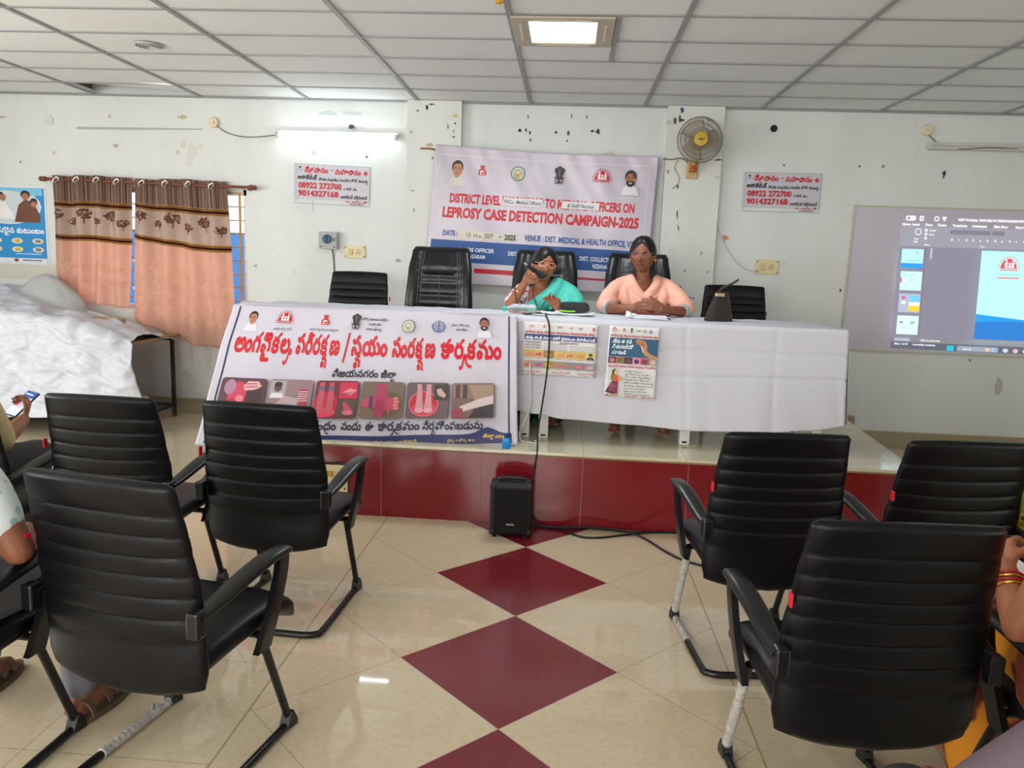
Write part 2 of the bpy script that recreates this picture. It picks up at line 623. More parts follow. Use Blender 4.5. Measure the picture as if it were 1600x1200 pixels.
def floor_material():
    m, nt, b, k = node_mat('polished_floor_tiles')
    tc = nt.nodes.new('ShaderNodeTexCoord')
    sp = nt.nodes.new('ShaderNodeSeparateXYZ')
    nt.links.new(tc.outputs['Object'], sp.inputs[0])
    X, Y = sp.outputs[0], sp.outputs[1]
    x = k.m('SUBTRACT', X, -0.1653)
    y = k.m('SUBTRACT', Y, 4.0773)
    d = 0.849
    u = k.m('DIVIDE', k.m('ADD', y, x), d)
    v = k.m('DIVIDE', k.m('SUBTRACT', y, x), d)
    fu, fv = k.m('FLOOR', u), k.m('FLOOR', v)
    same = k.m('COMPARE', fu, fv, 0.1)
    def edge(t, w):
        a = k.m('ABSOLUTE', k.m('SUBTRACT', k.m('FRACT', t), 0.5))
        return k.m('GREATER_THAN', a, 0.5 - w)
    band = k.m('LESS_THAN', k.m('ABSOLUTE', x), 0.862)
    border = k.m('COMPARE', k.m('ABSOLUTE', x), 0.862, 0.0035)
    gd = k.m('MAXIMUM', edge(u, 0.0026), edge(v, 0.0026))
    s1 = k.m('DIVIDE', k.m('SUBTRACT', k.m('ABSOLUTE', x), 0.862), 0.6)
    s2 = k.m('DIVIDE', k.m('ADD', y, 0.19), 0.6)
    gs = k.m('MAXIMUM', edge(s1, 0.0026), edge(s2, 0.0026))
    g = k.m('MAXIMUM', k.m('ADD', k.m('MULTIPLY', gd, band), k.m('MULTIPLY', gs, k.m('SUBTRACT', 1, band))), border)
    red = k.m('MULTIPLY', same, band)
    nz = k.noise(5, 6, tc.outputs['Object'])
    nf = k.noise(42, 6, tc.outputs['Object'], 0.7)
    cream = k.mix(nz, rgb(198, 182, 154), rgb(214, 199, 172))
    cream = k.mix(k.ramp(nf, .45, .75), cream, rgb(192, 174, 146))
    redc = k.mix(nf, rgb(96, 20, 30), rgb(132, 40, 50))
    c = k.mix(red, cream, redc)
    st = k.ramp(k.noise(1.7, 8, tc.outputs['Object'], .65), .62, .8)
    c = k.mix(k.m('MULTIPLY', st, .25), c, rgb(150, 130, 105))
    c = k.mix(k.m('MULTIPLY', g, 0.55), c, rgb(112, 86, 56))
    nt.links.new(c, b.inputs['Base Color'])
    rg = k.m('ADD', 0.022, k.m('MULTIPLY', k.m('ADD', red, g), 0.12))
    rg = k.m('ADD', rg, k.m('MULTIPLY', nz, 0.03))
    nt.links.new(rg, b.inputs['Roughness'])
    b.inputs['Specular IOR Level'].default_value = 0.55
    return m

def wall_material(name, base, warm=0.0):
    m, nt, b, k = node_mat(name)
    tc = nt.nodes.new('ShaderNodeTexCoord')
    V = tc.outputs['Object']
    mp = nt.nodes.new('ShaderNodeMapping')
    mp.inputs['Scale'].default_value = (1.6, 1.6, 0.5)
    nt.links.new(V, mp.inputs[0])
    big = k.noise(1.1, 6, mp.outputs[0], .6)
    fine = k.noise(9, 6, V, .6)
    c = k.mix(k.ramp(big, .35, .7), tuple(base), tuple(x * .90 for x in base[:3]) + (1,))
    c = k.mix(k.m('MULTIPLY', k.ramp(fine, .62, .8), .35), c, rgb(196, 188, 165))
    spots = k.ramp(k.noise(26, 3, V), .735, .76)
    c = k.mix(k.m('MULTIPLY', spots, .5), c, rgb(140, 138, 130))
    nt.links.new(c, b.inputs['Base Color'])
    b.inputs['Roughness'].default_value = 0.75
    bp = nt.nodes.new('ShaderNodeBump')
    bp.inputs['Strength'].default_value = 0.25
    bp.inputs['Distance'].default_value = 0.004
    nt.links.new(k.noise(14, 6, V), bp.inputs['Height'])
    nt.links.new(bp.outputs['Normal'], b.inputs['Normal'])
    return m

def ceiling_material():
    m, nt, b, k = node_mat('mineral_ceiling_board')
    tc = nt.nodes.new('ShaderNodeTexCoord')
    V = tc.outputs['Object']
    c = k.mix(k.ramp(k.noise(110, 4, V), .35, .7), rgb(230, 233, 233), rgb(240, 243, 243))
    c = k.mix(k.m('MULTIPLY', k.ramp(k.noise(1.6, 5, V), .5, .75), .4), c, rgb(220, 220, 214))
    nt.links.new(c, b.inputs['Base Color'])
    b.inputs['Roughness'].default_value = 0.9
    return m

M_WALL = wall_material('whitewashed_wall', rgb(224, 227, 225))
M_COLM = wall_material('whitewashed_column', rgb(224, 225, 220))
M_FLOOR = floor_material()
M_CEIL = ceiling_material()
M_BAR = mat('ceiling_grid_metal', rgb(150, 150, 152), 0.45)
M_SKIRT = mat('skirting_tile', rgb(158, 145, 118), 0.35, noise_amt=.12, noise_scale=6)
M_WHITEP = mat('white_paint', rgb(225, 225, 222), 0.5)

def struct(o):
    return tag(o, kind='structure')

b = MB()
b.box(((RX0 + RX1) / 2, (RY0 + WALL_Y) / 2, -0.05), (RX1 - RX0 + .4, WALL_Y - RY0 + .4, 0.1))
struct(b.build('floor', M_FLOOR, smooth=False))

WX0, WX1, WZ0, WZ1 = -4.78, -3.0, 0.98, 2.13
b = MB()
ym, th = WALL_Y + .1, .2
b.box(((RX0 + WX0) / 2, ym, CEIL_Z / 2 + .1), (WX0 - RX0, th, CEIL_Z + .2))
b.box(((RX1 + WX1) / 2, ym, CEIL_Z / 2 + .1), (RX1 - WX1, th, CEIL_Z + .2))
b.box(((WX0 + WX1) / 2, ym, WZ0 / 2), (WX1 - WX0, th, WZ0))
b.box(((WX0 + WX1) / 2, ym, (WZ1 + CEIL_Z + .2) / 2), (WX1 - WX0, th, CEIL_Z + .2 - WZ1))
WALLB = struct(b.build('wall_back', M_WALL, smooth=False))
for nm, c, s in (('wall_left', (RX0 - .1, 1.86, 1.57), (.2, 10.9, 3.14)), ('wall_right', (RX1 + .1, 1.86, 1.57), (.2, 10.9, 3.14)),
                 ('wall_rear', (0, RY0 - .1, 1.57), (13.2, .2, 3.14))):
    b = MB()
    b.box(c, s)
    struct(b.build(nm, M_WALL, smooth=False))

# plastered columns standing a little proud of the back wall
for i, (x0, x1) in enumerate(((-1.49, -1.005), (0.80, 1.285))):
    b = MB()
    b.box(((x0 + x1) / 2, WALL_Y - .035, CEIL_Z / 2), (x1 - x0, .07, CEIL_Z))
    struct(b.build('trim_%d' % (i + 1), M_COLM, smooth=False))

# suspended ceiling: boards, an open cell by the wall, the metal grid
GX = [-4.402 + i for i in range(-2, 12)]
GY = [4.124 + .5 * k for k in range(-15, 7)]
b = MB()
b.box(((RX0 + RX1) / 2, (RY0 + 6.62) / 2, CEIL_Z + .02), (RX1 - RX0, 6.62 - RY0, .03))
b.box(((RX0 - 4.40) / 2, 6.87, CEIL_Z + .02), (-4.40 - RX0, .5, .03))
b.box(((RX1 - 3.40) / 2, 6.87, CEIL_Z + .02), (RX1 + 3.40, .5, .03))
CEIL = struct(b.build('ceiling', M_CEIL, smooth=False))
b = MB()
b.box((0, 1.86, CEIL_Z + .36), (13.2, 10.9, .1))
b.box((-3.9, 6.6, CEIL_Z + .2), (1.2, .02, .3))
b.box((-4.45, 6.87, CEIL_Z + .2), (.02, .5, .3))
b.box((-3.35, 6.87, CEIL_Z + .2), (.02, .5, .3))
struct(b.build('trim_3', mat('bare_concrete', rgb(120, 116, 108), .9), smooth=False))
b = MB()
b.box((-3.88, 6.80, CEIL_Z + .036), (.94, .40, .014), rot=Matrix.Rotation(radians(5), 3, 'X') @ Matrix.Rotation(radians(3), 3, 'Y'))
tag(b.build('ceiling_tile', M_CEIL, smooth=False), 'loose white ceiling board lifted out of its grid cell above the curtained window', 'ceiling tile')
b = MB()
for x in GX:
    if RX0 < x < RX1:
        b.box((x, (RY0 + WALL_Y) / 2, CEIL_Z), (.032, WALL_Y - RY0, .010))
for y in GY:
    if y < WALL_Y - .1:
        for i in range(len(GX) - 1):
            x0, x1 = GX[i], GX[i + 1]
            if x1 < RX0 + .1 or x0 > RX1 - .1: continue
            if abs(y - 5.124) < .01 and x0 < -.3 < x1:
                b.box(((.22 + x1) / 2, y, CEIL_Z + .001), (x1 - .22, .022, .009))
                continue
            b.box(((x0 + x1) / 2, y, CEIL_Z + .001), (x1 - x0, .022, .009))
b.box((.222, 5.124, CEIL_Z), (.03, 1.0, .010))
b.box(((RX0 + RX1) / 2, WALL_Y - .02, CEIL_Z - .004), (RX1 - RX0, .035, .012))
g = b.build('ceiling_grid', M_BAR, CEIL, smooth=False)

# stage: red tiled riser, cream top
SX0 = -2.04
b = MB()
b.mi = 0
b.prism([(SX0, 4.45), (2.03, 4.45), (2.25, WALL_Y), (SX0, WALL_Y)], 0, STAGE_Z - .018, 'z')
M_RISER = mat('red_glazed_tile', rgb(122, 26, 34), .12, noise_amt=.12, noise_scale=30, spec=.6)
stage = b.build('stage', M_RISER, smooth=False)
struct(stage)
b = MB()
b.prism([(SX0 - .015, 4.432), (2.045, 4.432), (2.265, WALL_Y), (SX0 - .015, WALL_Y)], STAGE_Z - .018, STAGE_Z, 'z')
m, nt, pb, k = node_mat('stage_top_tiles')
tc = nt.nodes.new('ShaderNodeTexCoord')
sp = nt.nodes.new('ShaderNodeSeparateXYZ')
nt.links.new(tc.outputs['Object'], sp.inputs[0])
ge = None
for o_, off in ((sp.outputs[0], .465), (sp.outputs[1], .25)):
    f = k.m('FRACT', k.m('DIVIDE', k.m('ADD', o_, off + 6), .6))
    e = k.m('GREATER_THAN', k.m('ABSOLUTE', k.m('SUBTRACT', f, .5)), .4965)
    ge = e if ge is None else k.m('MAXIMUM', ge, e)
cc = k.mix(k.noise(30, 5, tc.outputs['Object']), rgb(200, 190, 164), rgb(216, 207, 182))
nt.links.new(k.mix(k.m('MULTIPLY', ge, .6), cc, rgb(140, 122, 92)), pb.inputs['Base Color'])
pb.inputs['Roughness'].default_value = .07
pb.inputs['Specular IOR Level'].default_value = .6
b.build('stage_top', m, stage, smooth=False)
b = MB()
for x in (-1.67, -1.07, -.465, .136, .753, 1.36, 1.95):
    b.box((x, 4.4495, .22), (.004, .002, .43))
b.build('tile_joint', mat('riser_grout', rgb(150, 110, 90), .8), stage, smooth=False)
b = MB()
b.box((0, 4.4495, STAGE_Z - .026), (4.07, .003, .012))  # shadow line under the stage lip, painted as a tan strip
b.build('nosing_shadow_strip', mat('nosing_shadow_tan', rgb(150, 130, 96), .8), stage, smooth=False)

# skirting tiles along the foot of the back wall
for nm, x0, x1, z0, z1 in (('baseboard_left', RX0, SX0 - .02, 0, .135), ('baseboard_right', 2.66, RX1, 0, .14), ('baseboard_stage_side', 2.27, 2.66, 0, .27)):
    b = MB()
    b.box(((x0 + x1) / 2, WALL_Y - .006, (z0 + z1) / 2), (x1 - x0, .014, z1 - z0), bevel=.003)
    b.mi = 1
    b.box(((x0 + x1) / 2, WALL_Y - .007, z1 + .008), (x1 - x0, .016, .016), bevel=.003)
    struct(b.build(nm, [M_SKIRT, mat('skirting_edge', rgb(176, 160, 128), .4)], smooth=False))

# window in the back wall: frame, orange grille, panes; the blue wall of the next house outside
b = MB()
for x in (WX0 + .025, (WX0 + WX1) / 2, WX1 - .025):
    b.box((x, 7.20, (WZ0 + WZ1) / 2), (.05, .06, WZ1 - WZ0))
for z in (WZ0 + .025, WZ1 - .025):
    b.box(((WX0 + WX1) / 2, 7.20, z), (WX1 - WX0, .06, .05))
win = struct(b.build('window_1', M_WHITEP, smooth=False))
b = MB()
for z in [WZ0 + .12 + i * .125 for i in range(9)]:
    b.tube([(WX0 + .04, 7.17, z), (WX1 - .04, 7.17, z)], .006, 6)
for x in (WX0 + .10, -3.92, WX1 - .085):
    b.box((x, 7.17, (WZ0 + WZ1) / 2), (.022, .006, WZ1 - WZ0 - .06))
b.build('window_grille', mat('orange_grille_paint', rgb(205, 150, 70), .5), win)
b = MB()
for x0, x1 in ((WX0 + .05, -3.915), (-3.865, WX1 - .05)):
    b.box(((x0 + x1) / 2, 7.225, (WZ0 + WZ1) / 2), (x1 - x0, .004, WZ1 - WZ0 - .1))
b.build('window_pane', mat('window_glass', (1, 1, 1, 1), .02, trans=1.0, ior=1.1), win, smooth=False)
b = MB()
b.box((-4.0, 9.6, .9), (9, .2, 1.8))
struct(b.build('neighbour_wall', mat('blue_house_paint', rgb(60, 110, 170), .8), smooth=False))
b = MB()
b.box((0, 12, -.06), (40, 9.2, .1))
struct(b.build('outside_ground', mat('outside_dust', rgb(170, 155, 130), .9), smooth=False))
# unseen frames added around the area lights; the walls behind them are closed
for nm, c, sx, sy, sz in (('added_frame_left', (-6.385, 1.6, 1.65), .03, 4.7, 1.6), ('added_frame_right', (6.385, -.6, 1.7), .03, 3.5, 1.6), ('added_frame_rear', (-2.2, -3.385, 1.7), 4.7, .03, 1.8)):
    b = MB()
    for s in (-1, 0, 1):
        if sx < .1:
            b.box((c[0], c[1] + s * sy / 2, c[2]), (sx, .06, sz))
        else:
            b.box((c[0] + s * sx / 2, c[1], c[2]), (.06, sy, sz))
    for s in (-1, 1):
        b.box((c[0], c[1], c[2] + s * sz / 2), (sx if sx < .1 else sx + .06, sy if sy < .1 else sy + .06, .06))
    struct(b.build(nm, M_WHITEP, smooth=False))

# marks, patches and holes in the whitewash
wa = Art(lambda a, b, l: at_y(a, b, WALL_Y) - Vector((0, .0004 + l * .25, 0)), .0003)
rnd = random.Random(5)
def blot(A, x, y, rx, ry, col, n=11, rot=0):
    pts = []
    for i in range(n):
        t = 2 * pi * i / n
        q = rnd.uniform(.55, 1.15)
        px, py = rx * q * cos(t), ry * q * sin(t)
        c, s = cos(radians(rot)), sin(radians(rot))
        pts.append((x + px * c - py * s, y + px * s + py * c))
    A.poly(pts, col)
for q in ((300, 236, 9, 12, (214, 214, 206)), (286, 226, 7, 8, (212, 210, 200)), (312, 229, 8, 6, (215, 215, 207)), (296, 252, 6, 9, (216, 216, 209)), (278, 238, 5, 4, (206, 200, 176)), (285, 183, 8, 4, (186, 178, 150)), (182, 228, 5, 4, (185, 176, 150)), (171, 182, 3, 3, (190, 180, 150))):
    blot(wa, *q)
wa.poly([(120, 198), (200, 199), (318, 201), (316, 203), (200, 203), (120, 202)], (172, 180, 178))
for q in ((510, 177, 20, 4, (196, 203, 203)), (553, 177, 18, 4, (198, 205, 205)), (491, 238, 4, 6, (185, 188, 186)), (573, 245, 2, 2, (90, 90, 88)),
          (489, 320, 1.2, 12, (200, 198, 188)), (3, 183, 8, 2, (190, 178, 150)), (32, 253, 2, 2, (130, 125, 115)), (84, 239, 3, 3, (200, 198, 190)),
          (812, 204, 2.5, 3, (40, 40, 40)), (822, 203, 2, 3, (70, 68, 66)), (828, 207, 2, 4, (60, 60, 60)), (869, 207, 2.5, 3, (55, 55, 55)), (888, 208, 3, 5, (95, 95, 92)),
          (925, 205, 3, 2, (60, 58, 56)), (934, 206, 4, 5, (75, 72, 70)), (829, 219, 2, 3, (120, 118, 115)), (886, 220, 2, 2, (110, 108, 104)), (950, 243, 16, 7, (206, 200, 180)),
          (825, 182, 2, 4, (150, 148, 140)), (893, 182, 2, 4, (150, 148, 140)), (917, 183, 2, 4, (160, 158, 150)),
          (1343, 260, 2, 2, (60, 58, 55)), (1475, 271, 3, 5, (60, 58, 56)), (1474, 276, 2, 3, (90, 88, 84)), (1225, 258, 2, 2, (80, 78, 75)), (1380, 260, 3, 3, (140, 138, 132)),
          (1133, 372, 6, 5, (196, 150, 110)), (1096, 471, 9, 2.5, (196, 150, 110)), (1083, 489, 6, 2, (205, 200, 175)), (1313, 454, 2, 3, (90, 88, 84)), (1560, 605, 7, 16, (190, 184, 170)),
          (1515, 562, 2, 3, (120, 116, 108)), (485, 415, 7, 3, (214, 213, 205)), (460, 425, 4, 4, (216, 215, 208)), (400, 415, 4, 2, (180, 172, 150)),
          (340, 475, 9, 5, (208, 206, 196)), (325, 560, 7, 22, (208, 206, 200)), (300, 545, 4, 30, (210, 208, 202)), (290, 585, 9, 9, (205, 202, 194))):
    blot(wa, *q)
wa.build('wall_mark', WALLB, print_mat('wall_dirt', .85))
ca = Art(lambda a, b, l: at_y(a, b, WALL_Y - .07) - Vector((0, .0004 + l * .25, 0)), .0003)
for q in ((653, 173, 3, 3, (150, 150, 145)), (667, 168, 2, 5, (40, 38, 38)), (674, 163, 6, 1.2, (60, 58, 56)), (712, 181, 6, 3.5, (205, 182, 120)), (711, 193, 1.5, 2, (50, 48, 46)),
          (700, 197, 2, 5, (165, 163, 156)), (709, 205, 1.5, 4, (160, 155, 140)), (642, 206, 2, 3, (160, 160, 155)), (709, 214, 2, 2, (70, 68, 66)), (672, 226, 7, 3, (190, 176, 140)),
          (676, 247, 1.5, 2, (60, 58, 56)), (645, 298, 3, 2, (180, 176, 160)), (647, 329, 2, 5, (180, 180, 174)), (622, 407, 5, 4, (168, 166, 158)),
          (1055, 189, 3, 6, (112, 106, 98)), (1062, 186, 2, 7, (45, 45, 45)), (1066, 188, 4, 2, (40, 40, 42)), (1066, 172, 3, 6, (60, 80, 110)), (1045, 191, 6, 3, (205, 196, 170)),
          (1108, 188, 3, 3, (165, 165, 160)), (1064, 208, 4, 3, (170, 182, 190)), (1122, 250, 6, 2, (90, 90, 84)), (1044, 268, 2, 4, (180, 150, 90)), (1121, 278, 4, 3, (200, 194, 175)),
          (1059, 291, 1.5, 4, (90, 88, 86)), (1058, 335, 1.2, 9, (70, 68, 66)), (1060, 356, 1.2, 5, (100, 96, 92)), (1049, 390, 4, 7, (215, 214, 206)), (1070, 423, 2, 2, (140, 120, 105)),
          (1062, 448, 3, 2, (60, 58, 56)), (1060, 452, 1, 4, (80, 78, 76)), (1078, 465, 2, 1.5, (60, 58, 55)), (1083, 466, 1.5, 1.5, (90, 88, 84)), (1105, 425, 2, 2, (150, 140, 130)), (1096, 396, 3, 3, (178, 176, 168))):
    blot(ca, *q)
ca.build('column_mark', bpy.data.objects['trim_2'], print_mat('wall_dirt', .85))
# ------------------------------------------------------------------ things on the walls and the ceiling
M_BLK = mat('black_plastic', rgb(22, 22, 24), .45)
M_IVORY = mat('ivory_plastic', rgb(222, 208, 165), .4)
M_GREYBOX = mat('grey_enamel', rgb(168, 170, 168), .45)
M_WIRE = mat('grey_wire', rgb(96, 90, 84), .6)
M_STEEL = mat('dull_steel', rgb(150, 150, 148), .4, metal=.8)

# recessed square ceiling light
t = thing('ceiling_light', 'lit square ceiling light with louvred centre in a beige frame', 'ceiling light', (-.098, 4.94, CEIL_Z))
b = MB()
for c, s in (((0, -.255, -.006), (.60, .07, .014)), ((0, .255, -.006), (.60, .07, .014)), ((-.25, 0, -.006), (.10, .45, .014)), ((.25, 0, -.006), (.10, .45, .014))):
    b.box(c, s, bevel=.003)
b.build('frame', mat('beige_lamp_frame', rgb(186, 176, 158), .5), t, smooth=False)
b = MB()
b.box((0, 0, .004), (.40, .44, .004))
b.build('diffuser', mat('lamp_diffuser', rgb(240, 250, 255), .5, emit=(.86, .96, 1.0, 1), emit_str=5.0), t, smooth=False)
b = MB()
for i in range(15):
    b.box((-.186 + i * .0266, 0, -.003), (.0022, .44, .01))
for i in range(3):
    b.box((0, -.11 + i * .11, -.003), (.40, .0022, .01))
b.build('louvre', mat('lamp_louvre', rgb(210, 222, 228), .35), t, smooth=False)
b = MB()
for x in (-.25, .25):
    b.box((x, 0, -.0145), (.016, .30, .003))
for y in (-.25, .25):
    b.box((0, y, -.0145), (.34, .012, .003))
b.build('vent_slot', mat('lamp_slot', rgb(215, 206, 180), .5), t, smooth=False)
lamp('ceiling_light_glow', 'AREA', (-.098, 4.94, CEIL_Z - .03), 22, (.9, .97, 1.0), (0, 0, 0), .38, .42)

# round ceiling ventilator
t = thing('ceiling_vent', 'round metal ventilator set in the ceiling boards above the window', 'vent', (-2.945, 5.40, CEIL_Z))
b = MB()
for r in (.092, .07, .048, .026):
    b.lathe([(r - .010, -.001), (r - .006, -.012), (r, -.010), (r + .004, -.001)], n=28, cap=False)
b.build('ring', mat('vent_metal', rgb(172, 172, 168), .4), t)
b = MB()
b.lathe([(.0, .001), (.085, .001), (.085, .004), (0, .004)], n=24)
b.build('backing', mat('vent_dark', rgb(88, 88, 86), .6), t)
b = MB()
for i in range(5):
    p = Vector((.012 * cos(i * 1.26), .012 * sin(i * 1.26), 0))
    b.sphere(p, (.012, .012, .009), 8, 6)
b.sphere((0, 0, -.004), .008, 8, 6)
o = b.build('marigold', mat('marigold_petals', rgb(214, 158, 30), .7))
o.location = at_z(779, 3, CEIL_Z - .02)
tag(o, 'small yellow marigold head tucked into the ceiling grid beside the lit ceiling light', 'flower')

# tube lights
def tube_light(x0, x1, z, lit, label):
    L = x1 - x0
    t = thing('tube_light', label, 'tube light', ((x0 + x1) / 2, WALL_Y, z))
    b = MB()
    b.box((0, -.018, .022), (L, .034, .045), bevel=.005)
    b.build('batten', mat('batten_paint', rgb(205, 204, 196), .5), t, smooth=False)
    b = MB()
    b.tube([(-L / 2 + .03, -.055, -.004), (L / 2 - .03, -.055, -.004)], .018, 12)
    if lit:
        b.build('glass_tube', mat('lit_tube', (1, 1, 1, 1), .4, emit=(.84, .94, 1, 1), emit_str=16), t)
    else:
        b.build('glass_tube', mat('unlit_tube', rgb(200, 198, 190), .3), t)
    for s in (-1, 1):
        b = MB()
        b.box((s * (L / 2 - .02), -.05, -.002), (.03, .05, .045), bevel=.006)
        b.build('lamp_holder', mat('holder_plastic', rgb(190, 188, 180), .5), t, smooth=False)
    return t
tube_light(-2.70, -1.57, 2.62, True, 'lit fluorescent tube light shining on the wall above the left notice')
tube_light(3.02, 4.22, 2.652, False, 'unlit fluorescent tube light on the wall above the projected slide')

def round_box(x, y, label, r=.05, depth=.035, col=(226, 212, 180), name='junction_box'):
    p = at_y(x, y, WALL_Y)
    b = MB()
    b.lathe([(0, 0), (r, 0), (r, depth * .7), (r * .85, depth), (r * .35, depth), (r * .3, depth * 1.3), (0, depth * 1.3)], n=20, M=Matrix.Rotation(radians(90), 4, 'X'))
    o = b.build(name, mat('round_box_%d_%d' % (x, y), rgb(*col), .5))
    o.location = p
    return tag(o, label, 'junction box')
round_box(335, 192, 'round ivory junction box wired to the lit tube light', .048)
round_box(77, 188, 'flat white round cover on the wall above the blue poster', .042, .014, (218, 218, 210), 'round_cover')
round_box(1447, 204, 'round ivory junction box beside the unlit tube light', .048)
round_box(1209, 201, 'black round hole cover on the wall above the right notice', .03, .012, (24, 24, 24), 'round_cover')
def wire(name, pts, r, m, label, cat='wire', n=6):
    b = MB()
    b.tube(bez(pts, 7), r, n)
    return tag(b.build(name, m), label, cat)
wy = lambda x, y, d=.008: at_y(x, y, WALL_Y - d)
wire('wire', [wy(337, 195, .03), wy(352, 206), wy(375, 213), wy(400, 214), wy(431, 211, .02)], .004, M_WIRE, 'thin wire sagging from the round box to the lit tube light')
wire('wire', [wy(1448, 208, .03), wy(1460, 219), wy(1472, 228), wy(1500, 233, .07), wy(1545, 231, .075), wy(1590, 233, .07)], .004, M_WIRE, 'loose wire running along the unlit tube light')
p = at_y(549, 199, WALL_Y - .08)
b = MB()
b.tube([p + Vector((0, .075, .01)), p], .008, 8)
b.lathe([(0, 0), (.018, .004), (.026, .02), (.02, .04), (0, .045)], (p.x, p.y + .02, p.z), 14, Matrix.Rotation(radians(90), 4, 'X'))
tag(b.build('bulb_holder', mat('dusty_blue_plastic', rgb(70, 84, 96), .5)), 'empty dark bulb holder sticking out above the lit tube light', 'bulb holder')

# breaker box, sockets
p0, p1 = at_y(502, 362, WALL_Y), at_y(530, 390, WALL_Y)
t = thing('switch_box', 'grey metal switch box with a blue rotary dial on the wall', 'switch box', ((p0.x + p1.x) / 2, WALL_Y, (p0.z + p1.z) / 2))
w, h = p1.x - p0.x, p0.z - p1.z
b = MB()
b.box((0, -.04, 0), (w, .08, h), bevel=.006)
b.build('case', M_GREYBOX, t, smooth=False)
b = MB()
b.lathe([(0, .08), (.042, .08), (.04, .10), (.02, .104), (0, .104)], (-.005, 0, .012), 20, Matrix.Rotation(radians(90), 4, 'X'))
b.box((-.005, -.108, .012), (.012, .012, .07), bevel=.003)
b.build('dial', mat('blue_dial', rgb(40, 78, 110), .4), t)
for s in (-1, 1):
    b = MB()
    b.sphere((s * .062, -.081, -.058), (.008, .004, .008), 8, 6)
    b.build('screw', mat('screw_metal', rgb(80, 80, 80), .4), t)
a = Art(lambda a_, b_, l: Vector((a_, -.081 - l, -b_)))
a.text('PUSH', .045, -.018, (150, 40, 40), cap=.010)
a.rect(.045, -.012, .07, .004, (70, 60, 60))
a.build('printed_mark', t)
wire('wire', [wy(519, 390, .03), wy(521, 402), wy(522, 425), wy(521, 470)], .006, M_WIRE, 'wire dropping down the wall from the grey switch box')
wire('wire', [wy(529, 393), wy(535, 394.5), wy(540, 394.5)], .003, mat('pale_wire', rgb(200, 196, 184), .6), 'short pale wire between the grey switch box and its socket plate')

def socket(x0, y0, x1, y1, label, plugged=False):
    p0, p1 = at_y(x0, y0, WALL_Y), at_y(x1, y1, WALL_Y)
    t = thing('socket_plate', label, 'socket', ((p0.x + p1.x) / 2, WALL_Y, (p0.z + p1.z) / 2))
    w, h = p1.x - p0.x, p0.z - p1.z
    b = MB()
    b.box((0, -.008, 0), (w, .016, h), bevel=.004)
    b.build('plate', M_IVORY, t, smooth=False)
    b = MB()
    b.box((-w * .2, -.02, 0), (w * .2, .012, h * .48), bevel=.003)
    b.build('switch', mat('switch_plastic', rgb(206, 186, 140), .4), t, smooth=False)
    b = MB()
    b.lathe([(0, .016), (w * .16, .016), (w * .16, .020), (w * .13, .021), (0, .019)], (w * .17, 0, 0), 18, Matrix.Rotation(radians(90), 4, 'X'))
    b.build('outlet', mat('outlet_plastic', rgb(212, 196, 156), .4), t)
    for dx, dz in ((0, .016), (-.014, -.010), (.014, -.010)):
        b = MB()
        b.sphere((w * .17 + dx, -.021, dz), (.005, .002, .005), 8, 6)
        b.build('pin_hole', mat('screw_metal', rgb(80, 80, 80), .4), t)
    for sx in (-1, 1):
        for sz in (-1, 1):
            b = MB()
            b.sphere((sx * w * .43, -.017, sz * h * .36), (.006, .003, .006), 8, 6)
            b.build('screw', mat('screw_metal', rgb(80, 80, 80), .4), t)
    return t
socket(539, 383, 571, 404, 'ivory socket plate next to the grey switch box')
socket(1181, 405, 1215, 429, 'ivory socket plate on the wall above the black handbag')
wire('wire', [wy(1107, 268), wy(1112, 300), wy(1118, 340), wy(1127, 370), wy(1142, 398), wy(1160, 417), wy(1175, 423), wy(1190, 421, .03)], .004, mat('pale_wire', rgb(200, 196, 184), .6), 'long pale wire curving from the wall fan down to the right socket plate')

# wall fan
fp = at_y(1086, 228, WALL_Y - .32)
t = thing('wall_fan', 'beige wall fan with round wire cage and yellow hub on the right column', 'fan', (1.045, WALL_Y - .07, 2.62))
R90 = Matrix.Rotation(radians(90), 4, 'X')
M_FAN = mat('aged_beige_plastic', rgb(196, 168, 112), .45)
M_CAGE = mat('cage_wire', rgb(120, 114, 100), .4, metal=.3)
b = MB()
b.box((-.012, -.012, -.215), (.105, .03, .155), bevel=.012)
b.box((-.012, -.04, -.19), (.08, .05, .09), bevel=.012)
b.build('wall_bracket', M_FAN, t, smooth=False)
b = MB()
b.box((-.012, -.066, -.20), (.064, .012, .085), bevel=.008)
b.sphere((-.012, -.075, -.222), (.024, .014, .022))
b.build('control_knob', mat('amber_plastic', rgb(176, 92, 36), .35), t, smooth=False)
b = MB()
b.tube(bez([(-.012, -.03, -.19), (-.008, -.10, -.13), (0, -.12, -.06), (0, -.12, 0)], 6), .024, 10)
b.build('neck', M_FAN, t)
b = MB()
b.lathe([(0, .06), (.05, .065), (.072, .10), (.072, .16), (.05, .19), (0, .19)], (0, 0, 0), 20, R90)
b.build('motor_housing', M_FAN, t)
def cage(prof_r, ys, label):
    b = MB()
    for r, y in zip(prof_r, ys):
        b.tube([(r * cos(2 * pi * i / 48), -y, r * sin(2 * pi * i / 48)) for i in range(49)], .0022 if r < .18 else .0045, 6, cap=False)
    for i in range(56):
        tt = 2 * pi * i / 56
        b.tube([(r * cos(tt), -y, r * sin(tt)) for r, y in zip(prof_r, ys)], .0012, 4)
    return b.build(label, M_CAGE, t)
cage([.055, .09, .13, .165, .185], [.315, .312, .302, .285, .26], 'front_cage')
cage([.07, .11, .15, .185], [.185, .19, .205, .25], 'rear_cage')
M_BLADE = mat('smoky_blade', rgb(170, 158, 140), .35, alpha=1)
